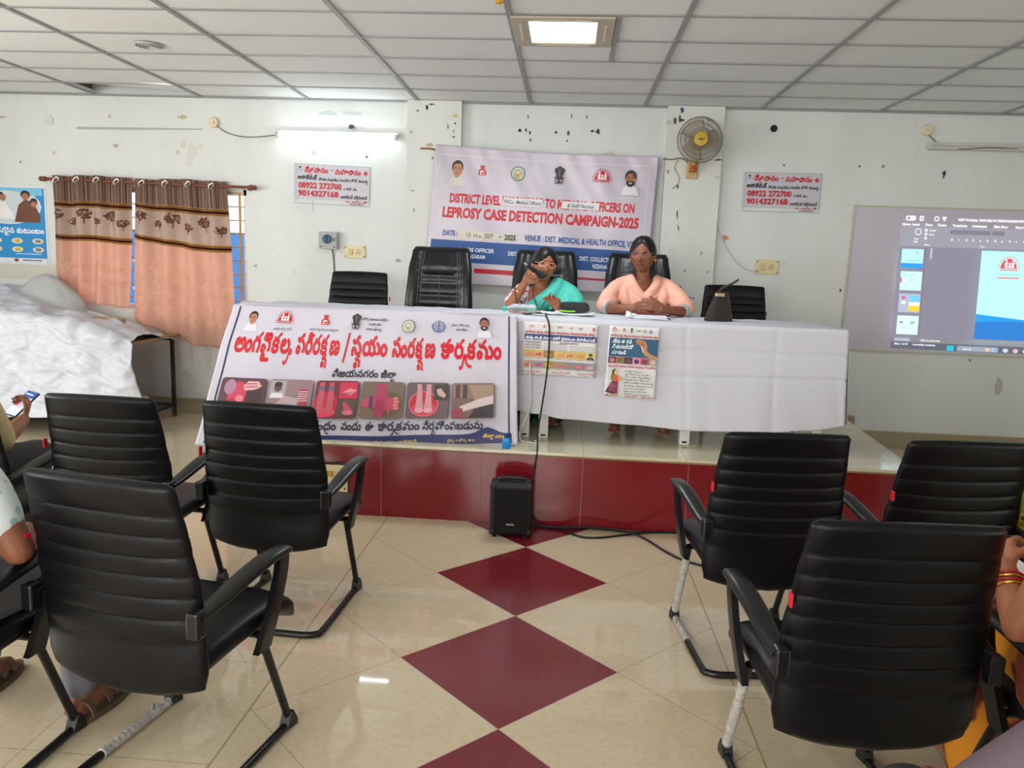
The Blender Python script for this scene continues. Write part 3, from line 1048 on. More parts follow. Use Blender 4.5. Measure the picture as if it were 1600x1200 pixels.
for i in range(3):
    b = MB()
    def blade(u, v, i=i):
        r = .03 + .13 * u
        ang = 2 * pi * i / 3 + (v - .5) * (1.25 + .35 * sin(pi * u))
        return Vector((r * cos(ang), -.245 + (v - .5) * .05, r * sin(ang)))
    b.grid(blade, 8, 8)
    b.build('blade', M_BLADE, t, solid=.003)
b = MB()
b.lathe([(0, .30), (.045, .302), (.058, .312), (.056, .322), (.04, .326), (0, .327)], (0, 0, 0), 24, R90)
b.build('hub_badge', mat('yellow_badge', rgb(196, 166, 62), .4), t)
a = Art(lambda a_, b_, l: Vector((a_, -.328 - l, -b_)))
a.line([(-.035, .004), (-.01, .001), (.02, -.003), (.036, -.002)], .005, (90, 72, 30))
a.ell(0, .006, .018, .008, (100, 82, 36))
a.build('badge_print', t)
wire('cord', [at_y(1036, 248, WALL_Y - .078), at_y(1050, 249, WALL_Y - .085), at_y(1062, 247, WALL_Y - .1), at_y(1070, 250, WALL_Y - .1), at_y(1078, 256, WALL_Y - .09)], .006, mat('tan_cord', rgb(138, 124, 104), .8), 'twisted cord tying the back banner to the wall fan', 'cord')
wire('cord', [at_y(1060, 250, WALL_Y - .078), at_y(1054, 262, WALL_Y - .078), at_y(1061, 276, WALL_Y - .078), at_y(1060, 286, WALL_Y - .078), at_y(1050, 295, WALL_Y - .078)], .0028, mat('tan_cord', rgb(138, 124, 104), .8), 'loose thread of cord curling down the right column under the fan', 'cord')
wire('cord', [at_y(657, 232, WALL_Y - .078), at_y(668, 232, WALL_Y - .085), at_y(676, 233, WALL_Y - .09), at_y(684, 236, WALL_Y - .09)], .007, mat('rust_cord', rgb(120, 70, 52), .8), 'rusty brown cord tying the back banner to the left column', 'cord')
wire('cable', [at_y(735, 435, WALL_Y - .02), at_y(720, 440, WALL_Y - .02), at_y(700, 450, WALL_Y - .02), at_y(662, 470, WALL_Y - .02), at_y(640, 482, WALL_Y - .02)], .003, mat('pink_cord', rgb(170, 120, 112), .7), 'thin pinkish cord hanging from the lower left of the back banner', 'cord')

# the two white phone-number notices
def notice(x0, y0, x1, y1, tilt, label):
    p0, p1 = at_y(x0, y0, WALL_Y), at_y(x1, y1, WALL_Y)
    w, h = p1.x - p0.x, p0.z - p1.z
    t = thing('notice', label, 'notice', (p0.x, WALL_Y, p0.z))
    t.rotation_euler = (0, radians(tilt), 0)
    b = MB()
    b.box((w / 2, -.004, -h / 2), (w, .006, h), bevel=.001)
    b.build('board', mat('notice_board', rgb(200, 196, 206), .4), t, smooth=False)
    U = w / 100
    A = Art(lambda a, b_, l: Vector((a * U, -.0075 - l, -b_ * U)), auto=t)
    R, K = (200, 16, 36), (40, 38, 42)
    A.rect(0, 0, 100, .5, (150, 150, 160)); A.rect(0, 49.4, 100, 50, (150, 150, 160)); A.rect(2.6, 0, 3.2, 50, (170, 168, 178)); A.rect(99.4, 0, 100, 50, (150, 150, 160))
    A.cut('printed_border', t)
    A.ell(8, 4.5, 1.8, 1.3, (50, 60, 80)); A.rect(4.5, 7.3, 11.5, 8, (120, 140, 160)); A.cut('emblem', t)
    A.tel('నేత్రదానం', 14, 10.2, R, 31, 9.0, .045)
    A.rect(48.5, 6.2, 51.5, 7.2, R); A.cut('lettering', t)
    A.tel('మహాదానం', 54, 11, R, 34, 9.0, .045)
    A.rect(91.2, 7.6, 96.8, 9.6, R); A.rect(93, 5.6, 95, 11.6, R); A.cut('printed_cross', t)
    A.tel('అరానేషన్', 5, 19, K, 26, 6.5, .06)
    A.tel('కొరకు సంప్రదించవలసిన ఫోన్ నెంబర్లు', 33, 20, K, 64, 4.6, .03)
    A.text('08922 272700', 6, 30.2, R, 57, 7, .035)
    A.tel('ఆఫీస్ నెం.', 66, 30.5, K, 18, 4, .02)
    A.text('9014327168', 6, 40.2, R, 53, 7, .035)
    A.tel('అరానేషన్ టెక్నీషియన్', 62, 41, K, 35, 4.8, .03)
    A.tel('ఐ బ్యాంక్', 69, 46, R, 28, 2.8, .03)
    A.rect(74, 47.6, 93, 48.4, K)
    A.build('printed_mark', t)
notice(460, 255, 579, 313, 1.4, 'white notice with red phone numbers under the lit tube light')
notice(1162, 269, 1279, 327, -.3, 'white notice with red phone numbers right of the wall fan')

# banner on the back wall
BTL, BTR, BBR, BBL = Vector((-1.20, 7.025, 2.535)), Vector((.715, 7.025, 2.478)), Vector((.665, 7.035, 1.33)), Vector((-1.29, 7.035, 1.385))
def back_banner(a, b, l=0.0):
    u, v = a / 100, b / 60
    p = (BTL * (1 - u) + BTR * u) * (1 - v) + (BBL * (1 - u) + BBR * u) * v
    sag = -.018 * sin(pi * min(1, max(0, u))) * max(0, 1 - v * 3)
    rip = .004 * sin(u * 31 + v * 2) * sin(v * 5 + 1) + .006 * sin((u * 2.2 - v) * 7) + .003 * sin(u * 60 - v * 20) * max(0, 1 - v * 2)
    return p + Vector((0, -.012 + rip - l, sag))
t = thing('banner', 'white and blue banner in English hung on the wall between the columns', 'banner', (-.25, 7.03, 1.35))
def under(fn, t):
    o = Vector(t.location)
    return lambda a, b, l=0.0: fn(a, b, l) - o
bf = under(back_banner, t)
b = MB()
b.grid(lambda u, v: bf(-1.2 + u * 102.4, -1.5 + v * 63), 140, 80)
b.build('sheet', mat('flex_banner', rgb(202, 193, 206), .28, spec=.5, bump=.12, bump_scale=5), t, solid=.0012, sharp=0)
A = Art(bf, .0003, .0014, 2.6, t)
RD, BL = (205, 22, 42), (20, 78, 150)
A.rect(.6, 41.5, 99, 51.6, BL, 36, 4); A.cut('printed_band', t)
A.rect(22, 54.0, 62, 56.2, (200, 16, 50), 16, 1); A.cut('printed_stripe', t)
A.rect(62, 55.0, 99, 56.0, (190, 40, 70), 16, 1); A.cut('printed_stripe', t)
A.rect(1.2, 2.6, 98.6, 2.9, (228, 222, 230), 24, 1)
A.rect(1.2, 2.6, 1.5, 40, (228, 222, 230), 1, 12); A.rect(97.5, 2.6, 97.8, 41, (228, 222, 230), 1, 12)
A.build('printed_border', t)
A = Art(bf, .0003, .0014, 2.6, t)
A.layer = 4
A.text('DISTRICT LEVEL WORKSHOP TO MEDICAL OFFICERS ON', 7.6, 24.2, RD, 85, 4.0, .042)
A.text('LEPROSY CASE DETECTION CAMPAIGN-2025', 4.8, 31.0, RD, 90.4, 4.5, .046)
A.text('DATE :', 5.8, 39.4, BL, 6.8, 2.3, .035)
A.text('VENUE : DIST. MEDICAL & HEALTH OFFICE, VZM', 43.8, 39.7, BL, 52, 2.6, .032)
A.text('& AIDS OFFICER', 14, 46.4, (232, 238, 246), 16.5, 1.8, .03)
A.text('VIZIANAGARAM', 13, 49.4, (232, 238, 246), 13.5, 1.8, .03)
A.text('DIST. M & H OFFICER', 37, 47, (232, 238, 246), 18, 1.8, .03)
A.text('DIST. COLLECTOR', 70, 47.2, (232, 238, 246), 16, 1.9, .03)
A.text('VIZIANAGARAM', 76, 50.4, (232, 238, 246), 13, 1.9, .03)
A = Art(bf, .0003, .0014, 2.6, t)
A.layer = 9
for q in ((32.5, 20.6, 50.6, 24.2, (226, 224, 228)), (59.4, 20.7, 76.6, 24.0, (226, 224, 228)), (13.0, 36.8, 40.4, 40.4, (216, 210, 196))):
    A.rect(*q, 8, 1)
    A.cut('paper_patch', t)
A = Art(bf, .0003, .0014, 2.6, t)
A.layer = 13
A.text('PHCs - Medical Officers', 33, 23.3, (60, 58, 62), 17, 1.7, .01)
A.text('& Staff Nurses', 62, 23.3, (60, 58, 62), 12, 1.7, .01)
A.text('13', 17, 39.8, (60, 60, 64), 1.8, 2.1, .0); A.text('H', 20.4, 39.8, (90, 90, 94), 1.4, 1.8, .0); A.text('-', 22.6, 39.8, (40, 40, 44), 1.2, 2.1, .03)
A.text('SEP', 25.4, 39.7, (80, 80, 84), 4, 2.1, .0); A.text('-', 32.0, 39.4, (40, 40, 44), 1.0, 2.1, .03)
A.text('2025', 34.6, 39.9, (24, 22, 26), 5.2, 2.4, .035)
A = Art(bf, .0003, .0014, 2.6, t)
A.layer = 4
portrait(A, 9.8, 9.0, 4.0, shirt=(214, 206, 196), beard=None)
em_ribbon(A, 21.4, 9.4, 2.2)
em_seal(A, 38, 9.2, 3.1)
em_pillar(A, 57, 9.0, 3.2)
em_family(A, 76.4, 8.6, 3.0)
portrait(A, 89.4, 9.0, 3.9, skin=(170, 112, 84), beard=(40, 32, 32), shirt=(224, 220, 226))

# blue health poster under its plastic sheet, far left
p0, p1 = at_y(-55, 288, WALL_Y), at_y(78, 414, WALL_Y)
t = thing('poster', 'blue health poster with two women and a child on the wall left of the curtains', 'poster', (p0.x, WALL_Y, p0.z))
pw, ph = p1.x - p0.x, p0.z - p1.z
U = pw / 100
b = MB()
b.box((pw / 2, -.003, -ph / 2), (pw, .005, ph))
b.build('sheet', mat('poster_paper', rgb(226, 228, 232), .35), t, smooth=False)
A = Art(lambda a, b_, l: Vector((a * U, -.006 - l, -b_ * U)))
H = ph / U
Bc = (30, 140, 205)
A.rect(2, 2, 98, H - 7, Bc)
A.ell(52, H * .26, 42, H * .23, (225, 232, 240)); A.rect(10, 2, 96, H * .12, (120, 195, 230))
A.ell(52, H * .27, 40, H * .21, (205, 214, 222))
A.poly([(22, H * .42), (30, H * .24), (40, H * .19), (50, H * .22), (58, H * .34), (60, H * .42)], (236, 232, 234))
A.ell(44, H * .13, 5, H * .05, (30, 22, 22)); A.ell(47, H * .15, 4, H * .045, (170, 110, 80))
A.poly([(60, H * .46), (66, H * .24), (74, H * .17), (84, H * .2), (92, H * .36), (92, H * .46)], (110, 60, 40))
A.ell(75, H * .11, 6, H * .055, (30, 20, 20)); A.ell(75, H * .135, 4.4, H * .045, (176, 112, 84)); A.ell(85, H * .2, 4.6, H * .05, (40, 26, 22)); A.ell(85, H * .23, 3.6, H * .035, (180, 120, 90))
A.tel('ఆరోగ్యకరమైన కుటుంబం', 8, H * .6, (235, 245, 252), 88, 9, .03)
for i in range(3):
    for j in range(2):
        A.ell(36 + i * 26, H * (.70 + .11 * j), 7, H * .036, (222, 216, 190)); A.ell(36 + i * 26, H * (.70 + .11 * j), 4, H * .022, ((190, 90, 70), (200, 180, 60), (120, 120, 130))[i])
A.rect(6, H * .69, 26, H * .78, (120, 190, 226)); A.rect(8, H * .72, 24, H * .74, (190, 222, 240)); A.rect(60, H * .86, 92, H * .875, (160, 205, 235))
A.rect(2, H - 7, 98, H - 2, (222, 226, 232)); A.ell(12, H - 4.6, 3, 2, (60, 90, 140)); A.ell(60, H - 4.6, 3, 2, (140, 60, 60)); A.rect(68, H - 5.4, 92, H - 4, (90, 100, 120))
A.build('printed_picture', t)
b = MB()
b.grid(lambda u, v: Vector((-.08 + (pw + .17) * u, -.012 - .004 * sin(u * 9 + v * 4) - .02 * max(0, u - .8) * max(0, v - .5) * 4, .03 - (ph + .10) * v)), 16, 16)
b.build('plastic_cover', mat('clear_film', (1, 1, 1, 1), .12, trans=1.0, alpha=.10, ior=1.1), t, solid=.0006)
b = MB()
b.box((pw / 2 + .02, -.0015, -ph - .075), (pw + .12, .003, .14))
b.build('backing_card', mat('backing_card', rgb(206, 202, 190), .7), t, smooth=False)

# projection: painted screen patch on the wall and the projected desktop on it
q0, q1 = at_y(1336, 322, WALL_Y), at_y(1318, 548, WALL_Y)
t = thing('projection_screen', 'grey painted projection screen on the right of the back wall showing a slide', 'screen', (q0.x, WALL_Y - .001, (q0.z + q1.z) / 2))
sx0, sx1, sz0, sz1 = 2.47, 5.1, .885, 2.147
b = MB()
b.box(((sx0 + sx1) / 2 - q0.x, -.006, (sz0 + sz1) / 2 - t.location.z), (sx1 - sx0, .012, sz1 - sz0), bevel=.003)
b.build('screen_board', mat('screen_paint', rgb(204, 198, 212), .6), t, smooth=False)
b = MB()
for c, s in ((((sx0 + sx1) / 2, sz1), (sx1 - sx0 + .02, .014)), (((sx0 + sx1) / 2, sz0), (sx1 - sx0 + .02, .014)), ((sx0, (sz0 + sz1) / 2), (.014, sz1 - sz0)), ((sx1, (sz0 + sz1) / 2), (.014, sz1 - sz0))):
    b.box((c[0] - q0.x, -.009, c[1] - t.location.z), (s[0], .019, s[1]), bevel=.003)
b.build('screen_border', mat('screen_border', rgb(196, 192, 174), .7), t, smooth=False)
# desktop units: 0..160 across, 0..90 down
D00, D10, D01, D11 = Vector((2.872, 0, 2.105)), Vector((4.95, 0, 2.108)), Vector((2.905, 0, .915)), Vector((5.0, 0, .905))
o_ = Vector(t.location)
def desk(a, b, l=0.0):
    u, v = a / 160, b / 90
    p = (D00 * (1 - u) + D10 * u) * (1 - v) + (D01 * (1 - u) + D11 * u) * v
    return Vector((p.x, WALL_Y - .0125 - l, p.z)) - o_
G0, G1 = (140, 137, 150), (130, 126, 142)
A = Art(desk, .0004)
A.rect(0, 0, 160, 90, G0)
A.rect(0, 9, 160, 22, (148, 147, 158)); A.rect(0, 22, 160, 82, G1); A.rect(17.5, 22, 18, 82, (110, 108, 120))
A.rect(0, 85.5, 160, 90, (86, 92, 106))
W_ = (250, 250, 255)
A.rect(3, 2.2, 9.5, 5.2, W_, r=1.2); A.ell(4.8, 3.7, 1, 1, G0); A.rect(12, 2.2, 14.5, 5.2, W_); A.rect(12.7, 3, 13.8, 4.4, G0)
A.ring(23, 3.7, 1.4, .5, W_, 12); A.poly([(26.5, 2.4), (29.5, 2.4), (28, 5.4)], W_)
A.text('NLEP Workshop  08-09-2025 IN VIZIANAGARAM DIST.pptx', 37, 4.6, W_, 46, 1.5, .03)
A.text('- Compatibility M... - Saved to this PC', 86, 4.6, W_, 34, 1.4, .03)
for i, s in enumerate(('Home', 'Insert', 'Draw', 'Design', 'Transitions', 'Animations', 'Slide Show', 'Record', 'Review', 'View', 'Help', 'Acrobat')):
    A.text(s, (1, 7.5, 16, 24, 33.5, 46, 60, 74, 84.5, 94.5, 102, 110)[i], 8.4, W_, None, 1.45, .03)
for x, y, w, h in ((9, 10.5, 5, 4), (15.5, 10.5, 2, 1.5), (15.5, 13, 2, 1.5), (15.5, 15.6, 2, 1.5)):
    A.ring(x + w / 2, y + h / 2, h / 2, .5, W_, 8, 1)
A.text('New', 9, 17.4, W_, None, 1.1); A.text('Slide', 8.8, 19.4, W_, None, 1.1); A.text('Layout', 18.5, 11.8, W_, None, 1.1); A.text('Reset', 18.5, 14.4, W_, None, 1.1); A.text('Slides', 16, 21.2, W_, None, 1.0)
A.rect(32, 10.6, 58, 13.4, (120, 117, 130)); A.rect(59, 10.6, 67, 13.4, (120, 117, 130))
for i, s in enumerate('BIUSabAaAcA'):
    A.text(s, 33 + i * 4.6, 17.6, W_, None, 1.5, .03)
A.text('Font', 52, 21.2, W_, None, 1.0); A.text('Paragraph', 95, 21.4, W_, None, 1.0)
for i in range(9):
    for j in range(2):
        A.rect(86 + i * 4.2, 11 + j * 4.6, 88.4 + i * 4.2, 11.5 + j * 4.6, W_); A.rect(86 + i * 4.2, 12 + j * 4.6, 88 + i * 4.2, 12.5 + j * 4.6, W_)
for y in (10.5, 13.5, 16.5):
    A.rect(121, y, 123.5, y + 1.8, W_)
MINT, SKY = (182, 250, 242), (0, 152, 232)
for i in range(4):
    y0 = 23.8 + i * 14.6
    A.rect(1.2, y0, 15.2, y0 + 12.4, (MINT, (200, 248, 238), (176, 182, 200), (214, 248, 244))[i])
    if i == 0:
        A.rect(1.2, y0 + 9.2, 15.2, y0 + 12.4, SKY); em_family(A, 11.4, y0 + 2.4, .8, (220, 70, 90)); A.rect(5, y0 + 7.2, 13, y0 + 7.7, (120, 190, 180))
    elif i == 1:
        A.rect(1.2, y0 + 4, 2.2, y0 + 7.5, (230, 90, 90)); em_ribbon(A, 8.6, y0 + 5.8, .9, (215, 150, 150)); A.rect(2, y0 + 2, 10, y0 + 2.4, (140, 200, 190))
    elif i == 2:
        A.rect(7.8, y0 + 1, 15, y0 + 5.5, (110, 200, 238)); A.rect(7.8, y0 + 5.5, 15, y0 + 8, (238, 236, 220)); A.rect(7.8, y0 + 8, 15, y0 + 11.4, (250, 205, 20)); A.rect(3, y0 + 2, 5.4, y0 + 3.6, (220, 70, 120)); A.rect(3, y0 + 5, 5.6, y0 + 7, (236, 240, 244))
    else:
        A.ell(4, y0 + 4.4, 1.2, .6, (110, 120, 130)); A.text('39', 10, y0 + 5.6, (70, 100, 110), None, 2.0); A.line([(5, y0 + 7), (11, y0 + 8.6)], .3, (150, 180, 180))
A.rect(19, 23, 20.2, 30, (190, 190, 200))
A.rect(52, 23.4, 160, 81, MINT)
A.poly([(52, 64.6), (70, 66.2), (92, 68.2), (120, 68), (160, 65), (160, 81), (52, 81)], SKY)
A.poly([(52, 70), (75, 68.5), (110, 71), (160, 74), (160, 81), (52, 81)], (8, 120, 205))
em_family(A, 70, 32, 4.6, (226, 62, 84)); A.rect(64, 38.2, 76, 38.6, (120, 190, 180)); A.rect(63, 40.0, 77, 40.9, (226, 120, 130))
A.text('LEPROSY CASE DETECTION CAMPAIGN', 91, 60.4, (120, 200, 178), 60, 1.6, .03)
A.rect(86, 72.6, 158, 80.6, (10, 90, 180))
A.text('THE AIDS CONTROL AND', 88, 75, (130, 190, 240), 56, 1.5, .02); A.text('ON DIST. T.B. OFFICER', 88, 77.6, (130, 190, 240), 52, 1.5, .02); A.text('VIZIANAGARAM', 88, 80, (225, 240, 250), 30, 1.5, .03)
A.text('Click to add notes', 17, 84, W_, 13, 1.2, .03); A.rect(0, 82.6, 10, 84.4, (170, 180, 200))
A.text('Slide 1 of 39', 0, 87, W_, 9, 1.2, .03); A.text('Accessibility: Investigate', 12, 87, W_, 15, 1.2, .03)
A.rect(34.6, 86.2, 39, 89.6, (10, 190, 210)); A.rect(41, 86, 68, 89.4, (150, 160, 176), r=1.2); A.text('Search', 45, 88.6, (226, 232, 240), None, 1.4); A.ell(61, 87.8, 1.6, 1.2, (226, 190, 150)); A.ell(64.5, 87.6, 1.4, 1.3, (150, 190, 220))
for i, c in enumerate(((190, 200, 220), (215, 160, 190), (240, 205, 60), (90, 120, 220), (30, 160, 220), (160, 220, 190), (230, 120, 60), (70, 160, 90))):
    A.ell(72.5 + i * 6.4, 87.8, 1.9, 1.5, c, n=10); A.ell(72.9 + i * 6.4, 88.1, .9, .7, tuple(min(255, int(q * .6 + 90)) for q in c), n=8)
pm = bpy.data.materials.new('projected_light')
pm.use_nodes = True
nt = pm.node_tree
pb = nt.nodes['Principled BSDF']
at_ = nt.nodes.new('ShaderNodeAttribute')
at_.attribute_name = 'ink'
pb.inputs['Base Color'].default_value = rgb(70, 67, 74)
pb.inputs['Roughness'].default_value = .7
nt.links.new(at_.outputs['Color'], pb.inputs['Emission Color'])
pb.inputs['Emission Strength'].default_value = 1.25
A.build('projected_image', t, pm)

# socket plate let into the stage riser, with burnt edges
t = thing('socket_plate', 'ivory switch plate with charred edges let into the red stage riser', 'socket', (-1.352, 4.45, .225))
b = MB()
b.box((0, -.006, 0), (.155, .012, .165), bevel=.003)
b.build('plate', M_IVORY, t, smooth=False)
a = Art(lambda a_, b_, l: Vector((a_, -.0005 - l, -b_)))
rnd.seed(3)
a.poly([(-.10 + rnd.uniform(-.006, .006), -.1), (-.03, -.098), (.02, -.106), (.085, -.092), (.088, -.03), (.083, .04), (.09, .088), (.02, .093), (-.06, .09), (-.095, .095)], (34, 20, 18))
a.build('scorch_mark', t)
for c, s in (((-.03, -.015, .03), (.03, .012, .035)), ((.045, -.015, -.02), (.022, .012, .04))):
    b = MB()
    b.box(c, s, bevel=.003)
    b.build('switch', mat('amber_switch', rgb(196, 150, 50), .4), t, smooth=False)
for sx in (-1, 1):
    for sz in (-1, 1):
        b = MB()
        b.sphere((sx * .06, -.0125, sz * .062), (.007, .003, .007), 8, 6)
        b.build('screw', mat('screw_metal', rgb(80, 80, 80), .4), t)
# ------------------------------------------------------------------ chairs
M_LEA = mat('black_leatherette', rgb(8, 9, 14), .38, spec=.27, bump=.05, bump_scale=260)
M_ARM = mat('black_arm_plastic', rgb(13, 15, 18), .34, spec=.5)
M_TUBE = mat('black_tube', rgb(16, 16, 18), .3)
M_TAG = mat('red_label', rgb(190, 20, 40), .6)
M_FILM = mat('torn_packing_film', rgb(176, 172, 166), .35, noise_amt=.45, noise_scale=40, bump=.8, bump_scale=70)
SEAMS = [.255, .363, .465, .570, .662, .758, .853]

def super_ring(cx, cy, z, hw, t, n=36, ex=.45, ey=.8, curve=0.0, sag=0.0, back=None):
    ring = []
    for i in range(n):
        a = 2 * pi * i / n
        c, s = cos(a), sin(a)
        x = hw * math.copysign(abs(c) ** ex, c)
        y = t * math.copysign(abs(s) ** ey, s)
        u = x / hw
        ring.append(Vector((cx + x, cy + y + curve * u * u, z - sag * (1 - u * u))))
    return ring

def chair_back():
    b = MB()
    rings = []
    levels = []
    bounds = [0.0] + SEAMS + [1.0]
    for a, c in zip(bounds[:-1], bounds[1:]):
        for k in range(9):
            levels.append((a + (c - a) * k / 9, k / 9))
    levels.append((1.0, 1.0))
    for v, q in levels:
        z = .385 + .59 * v
        y = -.228 - .082 * v + .018 * sin(pi * v)
        hw = interp([(0, .245), (.1, .257), (.5, .257), (.68, .246), (1, .232)], v)
        puff = (sin(pi * min(max(q, 0), 1))) ** .45
        t = .019 + .0075 * puff
        if v < .02: t *= .55
        if v > .975:
            e = (v - .975) / .025
            t *= 1 - .45 * e * e
            hw -= .014 * e * e
        sag = interp([(0, .036), (.25, .020), (.6, .010), (1, -.006)], v)
        rings.append(super_ring(0, y, z, hw, t, 36, .42, .75, .018, sag))
    b.loft(rings)
    return b

def make_visitor_chair():
    t = empty('visitor_chair')
    bk = chair_back().build('backrest', M_LEA, t, sharp=55)
    b = MB()
    b.box((-.256, -.272, .765), (.006, .022, .036), bevel=.002)
    b.build('label_tag', M_TAG, bk, smooth=False)
    b = MB()
    rings = []
    for i in range(15):
        q = i / 14
        y = -.225 + .50 * q
        zc = .445 + .012 * sin(pi * q) + (.0 if q < .8 else -.06 * (q - .8) ** 2 / .04)
        th = .042 if .05 < q < .93 else (.03 if q < .05 else .042 - .022 * (q - .93) / .07)
        hw = .245 - (.02 if q > .93 else 0)
        rings.append([Vector((hw * math.copysign(abs(cos(a)) ** .35, cos(a)), y, zc + th * math.copysign(abs(sin(a)) ** .7, sin(a)))) for a in [2 * pi * j / 28 for j in range(28)]])
    b.loft(rings)
    b.build('seat', M_LEA, t, sharp=55)
    for s in (-1, 1):
        b = MB()
        path = bez([(s * .262, -.262, .615), (s * .267, -.18, .628), (s * .275, -.08, .652), (s * .284, .02, .672), (s * .288, .105, .674), (s * .288, .128, .668)], 5)
        rings = []
        for i, p in enumerate(path):
            q = i / (len(path) - 1)
            w = .019 + .013 * sin(pi * min(1, q * .8 + .1))
            h = .011 + .004 * sin(pi * q)
            if q > .96: h *= .7
            rings.append([p + Vector((w * math.copysign(abs(cos(a)) ** .7, cos(a)), 0, h * math.copysign(abs(sin(a)) ** .8, sin(a)))) for a in [2 * pi * j / 16 for j in range(16)]])
        b.loft(rings)
        st = bez([(s * .286, .108, .665), (s * .284, .10, .60), (s * .274, .075, .50), (s * .258, .05, .40), (s * .255, .04, .375)], 4)
        rings = []
        for i, p in enumerate(st):
            q = i / (len(st) - 1)
            rings.append([p + Vector((x, y, 0)) for x, y in ((-.010, -.024 - .01 * q), (.010, -.024 - .01 * q), (.012, .0), (.010, .024 + .012 * q), (-.010, .024 + .012 * q), (-.012, 0))])
        b.loft(rings)
        arm = b.build('armrest', M_ARM, t, sharp=50)
        b = MB()
        b.box((s * .263, -.264, .600), (.036, .040, .075), bevel=.006)
        b.build('arm_bracket', M_ARM, arm, smooth=False)
    b = MB()
    w = .225
    half = bez([(w, .075, .405), (w, .105, .34), (w, .215, .075), (w, .238, .03)], 4) + bez([(w, .232, .0165), (w, .19, .0145), (w, -.19, .0145), (w - .015, -.245, .0145), (w - .06, -.262, .0145)], 5)
    path = half + [(0, -.262, .0145)] + [Vector((-p.x, p.y, p.z)) for p in reversed(half)]
    b.tube(path, .0135, 10)
    b.tube([(-w, .08, .40), (w, .08, .40)], .012, 8)
    fr = b.build('cantilever_frame', M_TUBE, t)
    for s in (-1, 1):
        b = MB()
        b.prism([(.200, .012), (.262, .0), (.262, .02), (.238, .062), (.225, .062)], s * w - .017, s * w + .017, 'x')
        b.build('foot_glide', M_BLK, fr, smooth=False)
    return t

def film_on(chair, side, lo, hi):
    """torn transparent packing film left on a chair tube"""
    w = .225 * side
    P = bez([(w, .105, .34), (w, .215, .075), (w, .238, .035), (w, .228, .018), (w, .15, .0165), (w, .0, .0165), (w, -.12, .0165)], 6)
    seg = P[int(lo * (len(P) - 1)):int(hi * (len(P) - 1)) + 1]
    r = random.Random(int(side * 7 + lo * 100 + hi * 10))
    b = MB()
    b.tube(seg, [.0150 + r.uniform(0, .003) for _ in seg], 9)
    e = seg[0]
    for k in range(3):
        q = seg[r.randrange(len(seg))]
        b.prism([(q.y - .006, q.z), (q.y + .008, q.z + .004), (q.y + .012, q.z + r.uniform(.02, .035)), (q.y - .002, q.z + .02)], w + side * .014, w + side * .0165, 'x')
    return b.build('packing_film', M_FILM, chair)

proto = make_visitor_chair()
GRP = 'ribbed visitor chairs'
def chair(x, y, deg, label, z=0.0, first=False):
    o = proto if first else copy_tree(proto)
    o.location = (x, y, z)
    o.rotation_euler = (0, 0, radians(deg))
    return tag(o, label, 'chair', GRP)
ch_b = chair(-1.165, 3.17, -3, 'empty black ribbed chair in the left front row, in front of the Telugu banner', first=True)
ch_a = chair(-1.815, 3.17, -2, 'empty black ribbed chair in the left front row, second from the aisle')
ch_d = chair(-2.455, 3.12, -4, 'black ribbed chair at the left edge, behind the hand holding a phone')
ch_c = chair(-1.125, 2.12, -11, 'empty black ribbed chair nearest the camera on the left of the aisle')
ch_e = chair(-1.765, 1.98, -3, 'black ribbed chair taken by the person in the patterned shirt')
ch_f = chair(.79, 3.09, 6, 'empty black ribbed chair with film on its leg, right front row beside the aisle')
ch_g = chair(1.43, 3.10, 7, 'empty black ribbed chair in the right front row, second from the aisle')
ch_h = chair(.815, 2.11, 3.5, 'empty black ribbed chair nearest the camera on the right of the aisle')
ch_i = chair(1.45, 1.95, 5, 'black ribbed chair taken by the person in orange with bangles')
ch_j = chair(2.07, 3.05, 6, 'black ribbed chair at the right edge taken by the person in olive and yellow')
ch_k = chair(.82, 1.01, 0, 'black ribbed chair taken by the person in the mauve shirt')
film_on(ch_f, -1, .0, .86)
film_on(ch_h, -1, .0, .40)
film_on(ch_c, -1, .30, .95)
film_on(ch_h, 1, .3, .5)
chair(-1.72, 6.02, 178, 'low black ribbed chair on the stage behind the left end of the table', z=STAGE_Z)
chair(1.30, 6.0, 176, 'low black ribbed chair on the stage behind the black handbag', z=STAGE_Z)

